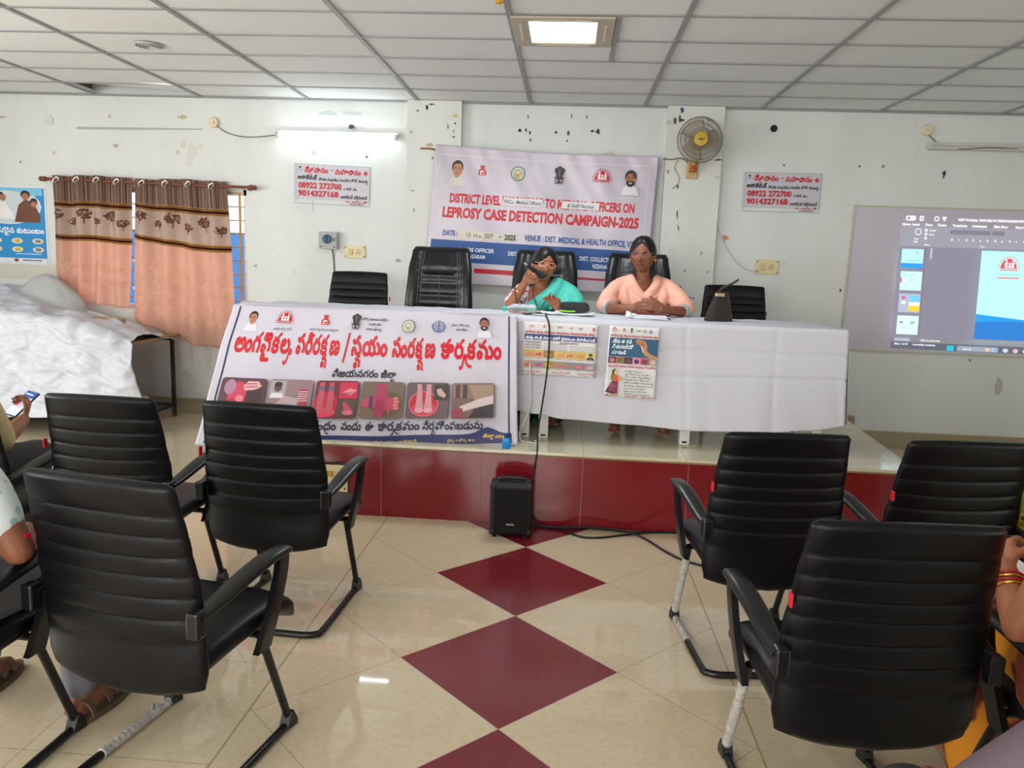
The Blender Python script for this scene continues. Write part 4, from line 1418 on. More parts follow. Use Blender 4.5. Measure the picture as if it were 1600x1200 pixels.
M_EXEC = mat('black_glossy_leather', rgb(20, 20, 23), .30, spec=.5, bump=.25, bump_scale=22)
M_THREAD = mat('grey_stitching', rgb(120, 120, 122), .7)
def make_executive_chair():
    t = empty('executive_chair')
    b = MB()
    nz, n = 44, 44
    VS = [.30, .44, .58, .735]
    rings = []
    def prof(v):
        z = .50 + .70 * v
        y = -.20 - .10 * v + .045 * sin(pi * v)
        hw = interp([(0, .262), (.3, .275), (.72, .258), (.95, .235), (1, .215)], v)
        return z, y, hw
    for i in range(nz + 1):
        v = i / nz
        z, y, hw = prof(v)
        t_ = .052
        if v > .94: t_ *= 1 - .5 * ((v - .94) / .06) ** 2
        if v < .04: t_ *= .7
        ring = []
        for k in range(n):
            a = 2 * pi * k / n
            c, s = cos(a), sin(a)
            x = hw * math.copysign(abs(c) ** .45, c)
            u = x / hw
            yy = t_ * math.copysign(abs(s) ** .7, s)
            if s > 0:                                   # seams and puffed cells on the front
                d = min(abs(abs(u) - .60), 1) / .10
                yy -= .018 * math.exp(-d * d)
                if abs(u) < .6:
                    dh = min(abs(v - q) for q in VS) / .022
                    yy -= .014 * math.exp(-dh * dh)
                    if v < .70:
                        dc = abs(u) / .07
                        yy -= .010 * math.exp(-dc * dc)
                    else:
                        yy += .014
                else:
                    yy += .012
            ring.append(Vector((x, y + yy + .03 * u * u, z)))
        rings.append(ring)
    b.loft(rings)
    bk = b.build('backrest', M_EXEC, t, sharp=60)
    b = MB()
    def front(u, v, d=.046):
        z, y, hw = prof(v)
        return Vector((u * hw, y + .052 + d - .046 + .03 * u * u - .001, z))
    for s in (-1, 1):
        for du in (.56, .64):
            b.tube([front(s * du, v / 20) + Vector((0, .0, 0)) for v in range(1, 20)], .0016, 4)
    for v in VS:
        b.tube([front(u / 10, v + .012) for u in range(-6, 7)], .0016, 4)
    b.tube([front(0, v / 20) for v in range(2, 15)], .0016, 4)
    b.build('stitching', M_THREAD, bk)
    b = MB()
    rings = []
    for i in range(13):
        q = i / 12
        y = -.22 + .50 * q
        th = .055 * (1 if .05 < q < .92 else .6)
        rings.append([Vector((.26 * math.copysign(abs(cos(a)) ** .4, cos(a)), y, .465 - .02 * max(0, q - .8) * 5 + th * math.copysign(abs(sin(a)) ** .7, sin(a)))) for a in [2 * pi * j / 24 for j in range(24)]])
    b.loft(rings)
    b.build('seat', M_EXEC, t, sharp=60)
    for s in (-1, 1):
        b = MB()
        b.tube(bez([(s * .27, -.20, .66), (s * .30, -.10, .69), (s * .31, .06, .69), (s * .30, .14, .66), (s * .28, .12, .55), (s * .26, .05, .44)], 5), .026, 10)
        b.build('armrest', M_ARM, t)
    b = MB()
    b.tube([(0, 0, .41), (0, 0, .24)], .028, 12)
    b.tube([(0, 0, .26), (0, 0, .10)], .04, 12)
    b.build('gas_column', M_BLK, t)
    for i in range(5):
        a = 2 * pi * i / 5 + .3
        c, s = cos(a), sin(a)
        b = MB()
        b.tube([(0, 0, .125), (c * .15, s * .15, .11), (c * .30, s * .30, .075)], [.03, .024, .017], 8)
        lg = b.build('leg', M_BLK, t)
        b = MB()
        b.lathe([(0, -.024), (.024, -.022), (.028, 0), (.024, .022), (0, .024)], (c * .305, s * .305, .0285), 14, Matrix.Rotation(a + 1.2, 3, 'Z').to_4x4() @ Matrix.Rotation(radians(90), 4, 'X'))
        b.build('castor', M_BLK, lg)
    return t
ex = make_executive_chair()
for i, (x, y, d, lab) in enumerate(((-1.035, 6.05, 180, 'empty tall black leather armchair on the stage'),
                                    (-.185, 6.02, 180, 'tall black leather armchair behind the woman in the turquoise sari'),
                                    (.545, 6.06, 178, 'tall black leather armchair behind the woman in peach'))):
    o = ex if i == 0 else copy_tree(ex)
    o.location = (x, y, STAGE_Z)
    o.rotation_euler = (0, 0, radians(d))
    tag(o, lab, 'armchair', 'tall leather armchairs on the stage')
# ------------------------------------------------------------------ head table, cloth, banners and what lies on it
TZ = 1.215
M_TABLE = mat('white_laminate', rgb(216, 216, 214), .4)
def head_table(x0, x1, y0, y1, label, legs):
    t = thing('table', label, 'table', ((x0 + x1) / 2, (y0 + y1) / 2, STAGE_Z))
    cx, cy = t.location.x, t.location.y
    b = MB()
    b.box((0, 0, TZ - .022 - STAGE_Z), (x1 - x0, y1 - y0, .03), bevel=.004)
    b.build('tabletop', M_TABLE, t, smooth=False)
    b = MB()
    b.box((0, .05, TZ - .10 - STAGE_Z), (x1 - x0 - .12, .02, .12))
    b.build('apron', M_TABLE, t, smooth=False)
    for lx in legs:
        for ly in (y0 + .035, y1 - .06):
            b = MB()
            b.box((lx - cx, ly - cy, (TZ - .037 - STAGE_Z) / 2), (.062, .05, TZ - .037 - STAGE_Z), bevel=.003)
            l_ = b.build('leg', M_TABLE, t, smooth=False)
            b = MB()
            b.box((lx - cx, ly - .0262 - cy, .018), (.03, .002, .012))
            b.build('printed_mark', M_BLK, l_, smooth=False)
head_table(-2.02, -.195, 4.80, 5.40, 'white table under the Telugu banner', (-1.95, -1.1, -.235))
head_table(-.165, 1.66, 4.80, 5.40, 'white table under the white cloth with two small posters', (-.115, .775, 1.58))

# white cloth over both tables
M_CLOTH = mat('white_cotton', rgb(208, 208, 218), .85, bump=.18, bump_scale=9)
CX0, CX1, CY0, CY1 = -2.05, 1.70, 4.775, 5.42
def cloth_hem(x):
    """height of the hem of the front drop"""
    return interp([(-2.05, .60), (-.45, .60), (-.30, .64), (-.16, .625), (.0, .60), (.4, .585), (.8, .565), (1.25, .575), (1.5, .60), (1.7, .635)], x)
def front_y(x, z):
    d = (TZ - z)
    f = .010 * sin(x * 9 + 1) * d + .006 * sin(x * 23 + z * 3) * d
    if x < .0 and x > -.5:
        f += .035 * sin(x * 46) * max(0, .9 - z) * 1.2
    crease = .012 * math.exp(-((z - .88 - .02 * x) / .012) ** 2) + .007 * math.exp(-((x - .79 + .05 * z) / .010) ** 2) + .005 * math.exp(-((x - 1.28) / .010) ** 2) + .008 * math.exp(-((z - 1.06) / .010) ** 2)
    return CY0 - .008 - .075 * d * d - abs(f) * .9 + crease
b = MB()
NX = 240
def cloth(u, v):
    x = CX0 + (CX1 - CX0) * u
    if v < .6:                                         # front drop, bottom to top
        q = v / .6
        zt = TZ + .004
        z = cloth_hem(x) + (zt - .012 - cloth_hem(x)) * q
        xx = x + (.018 * (1 - q) if u > .97 else 0)
        return Vector((xx, front_y(x, z), z))
    if v < .66:
        q = (v - .6) / .06
        a = q * pi / 2
        return Vector((x, CY0 + .012 - .014 * cos(a), TZ - .008 + .014 * sin(a)))
    q = (v - .66) / .34
    y = CY0 + .012 + (CY1 - CY0 - .012) * q
    return Vector((x, y, TZ + .006 + .0015 * sin(x * 17 + y * 9) + .0012 * sin(x * 41)))
b.grid(cloth, NX, 110)
# right-hand drop
def side(u, v):
    y = CY0 + .004 + (CY1 - CY0) * u
    zb = .60 + .25 * u
    z = TZ + .003 - (TZ - zb) * v
    return Vector((CX1 + .006 + .03 * v + .02 * sin(u * 14) * v, y - .03 * v * (1 - u), z))
b.grid(side, 20, 20)
bmesh.ops.remove_doubles(b.bm, verts=b.bm.verts, dist=.006)
o = b.build('tablecloth', M_CLOTH, None, solid=.002, sharp=0)
tag(o, 'long white cotton cloth draped over the head table', 'tablecloth')

# Telugu banner hanging from the front edge of the left table
FTL, FTR, FBR, FBL = Vector((-2.045, 4.742, 1.228)), Vector((-.338, 4.742, 1.228)), Vector((-.296, 4.56, .468)), Vector((-2.15, 4.405, .405))
def front_banner(a, b, l=0.0):
    u, v = a / 100, b / 49
    p = (FTL * (1 - u) + FTR * u) * (1 - v) + (FBL * (1 - u) + FBR * u) * v
    rip = .007 * sin(u * 26 + v * 3) * v + .006 * sin(u * 9 - v * 6) + .004 * sin(v * 17 + u * 5)
    zz = -.018 * sin(u * pi) * v * (1 if v < 1.1 else 1) + .010 * sin(u * 19) * max(0, v - .8)
    bulge = -.05 * sin(pi * min(max(v, 0), 1)) * (.4 + .6 * abs(u - .5))
    return p + Vector((0, bulge * .6 + rip - l - .006, zz))
t = thing('banner', 'white Telugu banner with red title and photos hanging over the front of the head table', 'banner', (-1.2, 4.55, .42))
ff = under(front_banner, t)
b = MB()
b.grid(lambda u, v: ff(-2.6 + u * 104.6, -.3 + v * 49.6), 160, 80)
b.build('sheet', mat('white_flex', rgb(206, 202, 215), .38, bump=.1, bump_scale=5), t, solid=.0012, sharp=0)
b = MB()
b.grid(lambda u, v: Vector((-2.06 + 1.72 * u + 1.2, 4.735 + .05 * v - 4.55 + .02 * (1 - u) * v, 1.232 + .004 * sin(u * 15) + .02 * (1 - u) ** 6 * v - .42)), 40, 4)
b.build('folded_edge', mat('white_flex', rgb(206, 202, 215), .38), t, solid=.0012, sharp=0)
A = Art(ff, .0003, .0014, 2.6, t)
NV = (26, 34, 92)
A.rect(-.1, .4, .55, 45, (40, 46, 86), 1, 24); A.cut('printed_border', t)
A.rect(98.9, .2, 99.5, 46, (40, 46, 86), 1, 24); A.cut('printed_border', t)
top = [(a, 45.0 - 1.2 * math.exp(-((a - 30) / 4) ** 2) - 2.6 * math.exp(-((a - 92) / 3.5) ** 2)) for a in [x * 2 for x in range(0, 51)]]
V = top + [(a, 48.7) for a, _ in top]
n_ = len(top)
A.raw(V, [(i, i + 1, n_ + i + 1, n_ + i) for i in range(n_ - 1)], (40, 44, 104))
A.build('printed_band', t)
A = Art(ff, .0003, .0014, 2.6, t)
A.layer = 3
RD = (206, 16, 36)
A.tel('అంగవైకల్య', 2.2, 16.3, RD, 20.6, 9.6, .042)
A.tel('పరిరక్షణ', 24.0, 16.4, RD, 15.4, 9.6, .042)
A.line([(41.2, 19.2), (42.4, 8.4)], .7, RD); A.cut('lettering', t)
A.tel('స్వయం', 43.6, 16.4, RD, 12.8, 9.6, .042)
A.tel('సంరక్షణ', 58.2, 16.5, RD, 15.2, 9.6, .042)
A.tel('కార్యక్రమం', 75.2, 16.5, RD, 21.4, 9.6, .042)
A.tel('విజయనగరం జిల్లా', 38.4, 24.2, (46, 44, 60), 22.0, 3.6, .035)
A.tel('ప్రాథమిక ఆరోగ్య', 9, 43.0, (34, 36, 66), 24.0, 4.2, .03)
A.tel('కేంద్రం', 34.2, 43.0, (34, 36, 66), 8.0, 4.2, .03)
A.tel('నందు', 43.8, 43.0, (34, 36, 66), 6.6, 4.2, .03)
A.tel('ఈ', 51.8, 43.0, (34, 36, 66), 2.8, 4.2, .03)
A.tel('కార్యక్రమం', 56.0, 43.0, (34, 36, 66), 13.6, 4.2, .03)
A.tel('నిర్వహింపబడును', 70.6, 43.0, (34, 36, 66), 20.0, 4.2, .03)
A.tel('జిల్లా', 90.6, 46.3, (226, 190, 90), 3.6, 1.8, .03); A.tel('కలెక్టర్', 94.6, 46.6, (226, 190, 90), 4.4, 1.6, .03)
A.tel('జాతీయ కుష్టు నివారణ అధికారి', 43, 47.6, (210, 186, 110), 26, 1.3, .02)
A.tel('వైద్య ఆరోగ్య శాఖ', 79, 47.6, (210, 186, 110), 9, 1.3, .02)
A.tel('జాతీయ ఆరోగ్య మిషన్', 14.6, 8.3, (70, 66, 80), 6.6, 1.1, .01)
A.tel('జాతీయ కుష్టు నిర్మూలన కార్యక్రమము', 27.6, 8.0, (70, 66, 80), 10.6, 1.1, .01)
A.tel('ఆరోగ్య కుటుంబ సంక్షేమ', 46.2, 3.6, (50, 46, 60), 9.4, 1.2, .02); A.tel('మంత్రిత్వ శాఖ', 48.8, 5.4, (50, 46, 60), 4.6, 1.2, .02); A.tel('భారత ప్రభుత్వం', 48.2, 7.2, (50, 46, 60), 5.4, 1.2, .02)
A.tel('ప్రపంచ ఆరోగ్య సంస్థ', 78.6, 4.6, (50, 46, 60), 6.4, 1.1, .02); A.tel('భారతదేశం', 80.4, 6.3, (50, 46, 60), 3.8, 1.1, .02)
A = Art(ff, .0003, .0014, 2.6, t)
A.layer = 3
portrait(A, 6.0, 4.4, 2.4, shirt=(226, 222, 230))
em_family(A, 17.8, 4.0, 2.2); em_ribbon(A, 32.8, 4.6, 1.7, (200, 40, 40)); em_pillar(A, 44.2, 4.4, 2.2); em_seal(A, 63.4, 5.2, 2.2, (110, 120, 110), (180, 170, 130)); em_globe(A, 74.2, 4.8, 1.9)
portrait(A, 90.4, 3.6, 2.6, skin=(168, 108, 84), beard=(48, 38, 38), shirt=(226, 222, 232))
F = [(1.6, 17.2), (18.2, 33.0), (34.2, 48.6), (49.6, 64.0), (65.0, 79.2), (80.2, 94.6)]
bases = [(92, 54, 66), (150, 120, 128), (120, 40, 56), (120, 98, 84), (104, 84, 88), (122, 92, 84)]
# 1 a face being washed
A.rect(F[0][0], 25.4, F[0][1], 38.6, bases[0], r=1.1)
A.ell(8, 31, 3.4, 4.4, (206, 60, 90)); A.ell(5, 28.6, 2.0, 2.6, (176, 130, 160)); A.ell(7, 35, 3, 2.6, (176, 30, 60)); A.poly([(9.5, 28), (11, 26.4), (14.4, 26.4), (15.8, 28), (14, 29.4), (10.2, 29.6)], (232, 176, 178)); A.poly([(11, 30), (16, 28.6), (16.4, 38), (10.6, 38)], (62, 32, 42)); A.line([(10, 27.4), (14, 27.2)], .3, (150, 70, 80)); A.line([(10, 28.4), (14.4, 28.2)], .3, (150, 70, 80)); A.ell(9, 32.5, 1.4, 1.2, (238, 130, 150))
A.cut('printed_photo', t)
# 2 a sitting man and a bangled wrist
A.rect(F[1][0], 25.4, F[1][1], 38.6, bases[1], r=1.1)
A.rect(18.6, 25.9, 24, 32, (176, 164, 172)); A.ell(21.3, 28.2, 1.3, 1.6, (104, 70, 64)); A.poly([(18.9, 32), (19.6, 30.2), (23, 30.2), (23.8, 32)], (232, 228, 234)); A.ell(21.3, 27.2, 1.3, .9, (50, 40, 42))
A.poly([(28.8, 28.8), (31.6, 28.6), (32, 38), (29.4, 38)], (168, 40, 66))
for k in range(5): A.line([(28.6, 29.6 + k * .8), (31.8, 29.4 + k * .8)], .35, (226, 200, 206))
A.poly([(24, 31), (28.6, 32), (28.6, 35), (23, 36), (20, 35)], (184, 160, 166)); A.poly([(29, 34.6), (32.6, 34), (32.6, 38), (30, 38)], (86, 66, 60))
A.cut('printed_photo', t)
# 3 feet in a red basin with two insets
A.rect(F[2][0], 25.4, F[2][1], 38.6, bases[2], r=1.1)
A.ell(38, 33.6, 4.0, 4.4, (206, 22, 56)); A.ell(38, 36.6, 3.6, 1.7, (232, 60, 92))
for x in (36.2, 39.4): A.poly([(x - .7, 26), (x + .8, 26), (x + 1.1, 32), (x + 1.2, 37), (x - 1.1, 37), (x - .9, 32)], (200, 92, 110)); A.rect(x - .9, 27.4, x + .9, 28.8, (110, 100, 140))
A.rect(42.2, 25.9, 48.1, 31.6, (214, 40, 84)); A.poly([(43, 29.6), (45.5, 28), (48, 28.6), (46, 30.4)], (236, 150, 160)); A.line([(43.2, 29.9), (46.2, 29.6)], .3, (150, 50, 70))
A.rect(42.2, 32.1, 48.1, 38.0, (86, 76, 60)); A.poly([(43.6, 33), (44.6, 32.8), (47, 35.6), (46.4, 37), (44.4, 36.4)], (206, 64, 110)); A.ell(45.6, 36.6, 1.8, .8, (226, 110, 140))
A.cut('printed_photo', t)
# 4 two hands one over the other
A.rect(F[3][0], 25.4, F[3][1], 38.6, bases[3], r=1.1)
A.ell(58.5, 33.4, 5.2, 4.6, (104, 84, 56))
A.poly([(49.9, 32), (54, 30.6), (58, 30.6), (61, 31.6), (62.4, 33.6), (61, 35.6), (57, 35.4), (53, 34.4), (49.9, 34.6)], (196, 70, 96)); A.rect(52.4, 30.6, 53.8, 34.8, (90, 50, 90))
for k in range(4): A.ell(61.4 + .3 * (k % 2), 31.4 + 1.15 * k, 1.0, .55, (226, 120, 136))
A.poly([(54.8, 26), (57.6, 26), (58.6, 30.6), (58.4, 34), (57.6, 37.6), (56.8, 34.4), (56.2, 38), (55.6, 34.4), (54.8, 37.2), (54.4, 33.6), (54.4, 30)], (178, 48, 92)); A.poly([(58, 31), (59.6, 35), (59.8, 37.8), (58.8, 35.6)], (196, 70, 110))
for k in range(3): A.line([(55.2 + .9 * k, 32), (55.3 + .9 * k, 36.6)], .2, (130, 24, 62))
A.cut('printed_photo', t)
# 5 feet in a basin with an inset shoe
A.rect(F[4][0], 25.4, F[4][1], 38.6, bases[4], r=1.1)
A.ell(70.8, 33.2, 5.0, 4.6, (196, 26, 50)); A.ell(71, 35.2, 4.4, 2.6, (216, 60, 86)); A.ring(70.8, 33.2, 4.8, .35, (232, 110, 120), 24, .92)
for sg, x in ((-1, 69.4), (1, 72.4)): A.poly([(x - .8 + sg * .1, 26), (x + .7 + sg * .1, 26), (x + .9, 31), (x + 1.4, 35.6), (x - 1.4, 35.6), (x - 1, 31)], (214, 150, 158)); A.ell(x, 35.6, 1.5, .9, (226, 166, 172))
A.rect(74.2, 26, 79, 31.8, (58, 44, 46)); A.poly([(75, 28), (76.4, 27.4), (78.4, 30), (77.6, 31), (75.6, 30)], (206, 170, 160))
A.cut('printed_photo', t)
# 6 legs on a stand
A.rect(F[5][0], 25.4, F[5][1], 38.6, bases[5], r=1.1)
A.rect(80.6, 25.8, 94.2, 31, (146, 112, 96)); A.poly([(86, 26), (94.2, 26), (94.2, 31), (88, 32)], (164, 140, 118)); A.poly([(83, 34), (90, 31), (94.2, 30), (94.2, 33), (88, 34.6), (84, 36)], (216, 196, 200)); A.poly([(88, 35), (94.2, 33), (94.2, 38.2), (86, 38.2)], (36, 28, 34)); A.rect(81.6, 26, 83, 31, (70, 46, 46)); A.rect(84, 26, 85.4, 31, (62, 42, 44)); A.poly([(80.6, 35), (84, 34.6), (84.6, 38.2), (80.6, 38.2)], (150, 50, 70))
A.cut('printed_photo', t)

# small posters pinned to the cloth front
def pinned(x0, x1, z0, z1, x0b, x1b, label):
    t = thing('poster', label, 'poster', ((x0 + x1) / 2, 4.70, z1))
    o = Vector(t.location)
    def fn(a, b, l=0.0):
        u, v = a / 100, b / 100
        x = (x0 + (x1 - x0) * u) * (1 - v) + (x0b + (x1b - x0b) * u) * v
        z = z0 + (z1 - z0) * v - .006 * u
        return Vector((x, CY0 - .024 - .075 * (TZ - z) ** 2 - .012 * (TZ - z) - l + .002 * sin(u * 4 + v), z)) - o
    b = MB()
    b.grid(lambda u, v: fn(u * 100, v * 100), 20, 20)
    b.build('sheet', mat('glossy_paper', rgb(228, 226, 226), .35), t, solid=.0008, sharp=0)
    return t, fn
t, fn = pinned(-.262, .198, 1.196, .872, -.258, .188, 'wide poster of hands and feet pinned to the white cloth')
A = Art(fn, .0003, .0008, 8, t)
R_, Kk = (196, 40, 50), (84, 82, 88)
em = 3.0
for a, f in ((11, lambda q: em_family(A, q, 8, 2.3)), (28, lambda q: em_ribbon(A, q, 8, 2.0)), (46, lambda q: A.rect(q, 6, q + 6, 9, (150, 150, 156))), (64, lambda q: em_seal(A, q, 8, 2.2, (140, 140, 110))), (77, lambda q: em_globe(A, q, 8, 2.2)), (94, lambda q: portrait(A, q, 7.6, 2.2, (90, 40, 60), (200, 100, 90), (200, 90, 100)))):
    f(a)
A.tel('జాతీయ కుష్టు నిర్మూలన కార్యక్రమం విజయనగరం జిల్లా', 3, 20, R_, 93, 6.2, .035)
A.rect(2, 22, 99, 33, (32, 56, 120), 12, 1)
A.tel('కుష్టు వ్యాధి వలన కలిగే వైకల్యాలు నివారించండి', 4, 31, (238, 240, 246), 93, 7, .045)
for r in range(3): A.tel('కుష్టు వ్యాధి గ్రస్తులు', 3, 38.6 + r * 5, Kk, 22, 4, .02)
A.tel('వైకల్య నివారణ వ్యాయామాలు', 50, 38, Kk, 24, 3.6, .03)
for r in range(4):
    A.rect(28, 39.4 + r * 3.6, 60, 40.1 + r * 3.6, (120, 118, 124)); A.rect(64, 41.4 + r * 3, 98, 42 + r * 3, (140, 138, 144))
cols = [((206, 170, 90), (206, 120, 120)), ((214, 176, 86), (196, 84, 88)), ((150, 120, 52), (196, 130, 70)), ((214, 184, 96), (206, 150, 84)), ((216, 188, 96), (196, 112, 84)), ((212, 182, 70), (206, 130, 100)), ((214, 200, 104), (150, 84, 70)),
        ((190, 150, 100), (180, 64, 80)), ((150, 140, 150), (176, 50, 120)), ((160, 140, 60), (216, 150, 110)), ((150, 140, 100), (206, 90, 110)), ((130, 128, 136), (176, 110, 76)), ((124, 122, 134), (214, 90, 104)), ((136, 136, 150), (206, 160, 160))]
rnd.seed(8)
for i, (bg, fg) in enumerate(cols):
    x0 = 1 + (i % 7) * 14.1
    y0 = 52 if i < 7 else 71.5
    A.rect(x0, y0, x0 + 13.4, y0 + 13.6, bg)
    if i == 6:
        A.ell(x0 + 6.7, y0 + 4.6, 2.8, 3.4, fg); A.ell(x0 + 6.7, y0 + 3, 2.8, 2, (40, 34, 34)); A.poly([(x0 + 1, y0 + 13.4), (x0 + 3, y0 + 8.6), (x0 + 10.4, y0 + 8.6), (x0 + 12.6, y0 + 13.4)], (60, 66, 80))
    else:
        a1 = rnd.uniform(-40, 40)
        A.ell(x0 + 6.6, y0 + 7.6, 5.6, 2.3, fg, rot=a1); A.ell(x0 + 8.2, y0 + 8.6, 3.6, 2.6, fg)
        for q in range(3): A.ell(x0 + 3.2 + q * 1.8, y0 + 6 + rnd.uniform(-1, 3), 2.0, .8, tuple(min(255, int(c * 1.12)) for c in fg), rot=a1 + 20 * q)
    A.rect(x0 + 2, y0 + 14.8, x0 + 11, y0 + 15.4, (130, 128, 132))
for a in (1, 42, 76):
    A.tel('జిల్లా కుష్టు నివారణ అధికారి', a, 93, R_, 24, 3.6, .03); A.rect(a + 6, 95.5, a + 17, 96.2, (120, 118, 124))
A.build('printed_picture', t)
t, fn = pinned(.268, .572, 1.192, .756, .252, .562, 'tall poster with a blue panel and a dotted-skirt woman pinned to the cloth')
A = Art(fn, .0003, .0008, 8, t)
for a, f in ((10, lambda q: em_family(A, q, 4.6, 3.2)), (29, lambda q: em_ribbon(A, q, 5.4, 2.6)), (44, lambda q: em_pillar(A, q, 5, 2.8)), (54, lambda q: A.rect(q, 4, q + 8, 6, (150, 150, 156))), (70, lambda q: em_seal(A, q, 5, 2.8, (130, 130, 100))), (82, lambda q: em_globe(A, q, 5, 2.6))):
    f(a)
A.tel('జాతీయ కుష్టు నిర్మూలన కార్యక్రమం విజయనగరం జిల్లా', 3, 14, R_, 94, 4.2, .03)
A.rect(2, 15.8, 98.5, 42, (28, 84, 124))
Wt = (232, 238, 242)
A.tel('మీరు ఈ పని', 8, 23, Wt, 38, 7, .045); A.tel('చేయగలరేమో', 8, 30.6, Wt, 42, 7, .045); A.tel('చూడండి', 8, 38.4, Wt, 28, 7, .045)
A.poly([(52, 20), (56, 17.2), (66, 17), (74, 20), (77, 26), (77, 32), (84, 36), (98.5, 40), (98.5, 42), (84, 42), (74, 39), (68, 33), (64, 26), (58, 23)], (196, 136, 88))
for k in range(3): A.line([(54, 20.5 + k * 1.6), (66, 20 + k * 1.8), (72, 24 + k)], .9, (156, 92, 58))
A.poly([(64, 26), (66, 26), (72, 34), (70, 35.4)], (236, 214, 190))
pc = [((96, 40, 60), (190, 130, 140)), ((176, 96, 50), (80, 120, 60)), ((52, 40, 48), (92, 70, 72)), ((226, 130, 190), (60, 44, 70)), ((176, 76, 76), (120, 44, 60)), ((150, 150, 152), (216, 180, 166))]
for i, (c1, c2) in enumerate(pc):
    x0 = 2 + i * 16.1
    A.rect(x0, 42.6, x0 + 15.4, 51.6, c1); A.ell(x0 + 8, 47.6, 5, 3.2, c2)
A.tel('కుష్టు వ్యాధి లక్షణాలు మరియు జాగ్రత్తలు తెలుసుకోండి', 2, 56.6, R_, 95, 3.8, .03)
A.ell(17, 64, 5.2, 4.4, (28, 22, 26)); A.ell(19.6, 64.4, 3.8, 3.8, (222, 190, 120)); A.poly([(12, 66), (15, 67), (15, 75), (11, 76), (10, 70)], (70, 140, 50)); A.poly([(15, 68), (23, 68), (26, 75), (24, 78), (14, 78)], (216, 80, 40)); A.poly([(23, 69), (31, 74), (35, 72.6), (35.4, 74), (31, 76), (25, 74)], (222, 160, 110))
A.poly([(12, 77), (25, 77), (25.4, 92), (16, 94), (2, 91)], (120, 20, 76))
for k in range(22): A.ell(rnd.uniform(8, 24), rnd.uniform(79, 91), .7, .5, (226, 190, 200), n=6)
A.poly([(2, 90.4), (16, 93), (25.2, 91), (25.2, 93.4), (16, 95), (1, 92)], (80, 20, 40)); A.ell(6, 96, 3, 1, (180, 120, 80)); A.ell(24, 95.4, 3, .9, (180, 120, 80))
for r in range(9): A.tel(('తిమ్మిరి మచ్చలు', 'స్పర్శ తెలియని మచ్చ చర్మం మీద', 'చేతులు కాళ్ళు తిమ్మిర్లు నొప్పులు', 'చర్మం మీద కాంతి లేని మచ్చలు', 'నరాలు లావెక్కుట చేతులు కాళ్ళు', 'కనుబొమ్మల వెంట్రుకలు రాలుట', 'చెవులు ముఖం మీద బుడిపెలు', 'వేళ్ళు వంకర పోవుట', 'అరికాళ్ళలో పుండ్లు మానకుండుట')[r], 37, 62.4 + r * 4, Kk, (34, 48, 52, 50, 57, 57, 42, 45, 52)[r], 2.6, .02)
for a in (1, 40, 72): A.tel('జిల్లా వైద్య అధికారి', a, 97.4, R_, 22, 2.4, .03)
A.build('printed_picture', t)

# things on the table -------------------------------------------------------------
# bottle lying down
p = Vector((-.40, 4.98, TZ + .042))
t = thing('water_bottle', 'clear water bottle with a turquoise cap lying on the table beside the Telugu banner', 'bottle', (p.x, p.y, TZ + .009), radians(14))
RX = Matrix.Rotation(radians(90), 4, 'Y')
b = MB()
b.lathe([(0, .205), (.026, .203), (.032, .19), (.032, .155), (.030, .15), (.032, .145), (.032, .10), (.030, .095), (.032, .09), (.032, .06), (.024, .035), (.014, .02), (.0135, .005), (0, .005)], (0, 0, .034), 20, RX)
b.build('bottle_body', mat('clear_plastic', (.93, .98, 1, 1), .08, trans=.85, ior=1.2, alpha=.75), t)
b = MB()
b.lathe([(0, -.014), (.015, -.013), (.0165, -.008), (.0165, .010), (0, .010)], (0, 0, .034), 16, RX)
b.build('cap', mat('turquoise_plastic', rgb(30, 190, 176), .4), t)
# papers, pouch, phone
def sheets(x, y, w, d, n, rots, col, z0=TZ + .008, name='paper_sheet'):
    pass
def paper(x, y, w, d, rz, z, label, col=(236, 238, 244), curl=.0, m=None):
    b = MB()
    b.grid(lambda u, v: Vector(((u - .5) * w, (v - .5) * d, curl * (abs(u - .5) * 2) ** 2 + curl * .6 * v * v)), 10, 10)
    o = b.build('paper_sheet', m or mat('white_paper_%d' % col[0], rgb(*col), .6), None, solid=.0008, sharp=0)
    o.location = (x, y, z)
    o.rotation_euler = (0, 0, radians(rz))
    return tag(o, label, 'paper')
paper(-.02, 5.16, .30, .20, 6, TZ + .011, 'white papers lying under the black pouch', (236, 238, 244), .008)
paper(.05, 5.10, .26, .16, -8, TZ + .014, 'curled white paper in front of the black pouch', (232, 234, 244), .012)
paper(-.17, 5.00, .08, .12, 12, TZ + .010, 'small pale green slip on the cloth by the microphone cable', (196, 216, 202), .002)
t = thing('pouch', 'black zipped pouch with a lime green edge lying on white papers', 'pouch', (.05, 5.20, TZ + .020), radians(4))
b = MB()
rings = []
for i in range(9):
    q = i / 8
    y = -.075 + .15 * q
    h = .022 + .022 * sin(pi * q)
    rings.append([Vector(((.10 - .012 * abs(q - .5)) * math.copysign(abs(cos(a)) ** .4, cos(a)), y, .026 + .26 * (y + .075) * .6 + h * .7 * math.copysign(abs(sin(a)) ** .8, sin(a)))) for a in [2 * pi * j / 20 for j in range(20)]])
b.loft(rings)
b.build('pouch_body', mat('black_nylon', rgb(26, 28, 30), .6), t, sharp=60)
b = MB()
b.tube(bez([(-.10, -.07, .016), (-.05, -.082, .012), (.0, -.082, .014)], 5), .005, 6)
b.build('piping', mat('lime_plastic', rgb(140, 220, 40), .5), t)
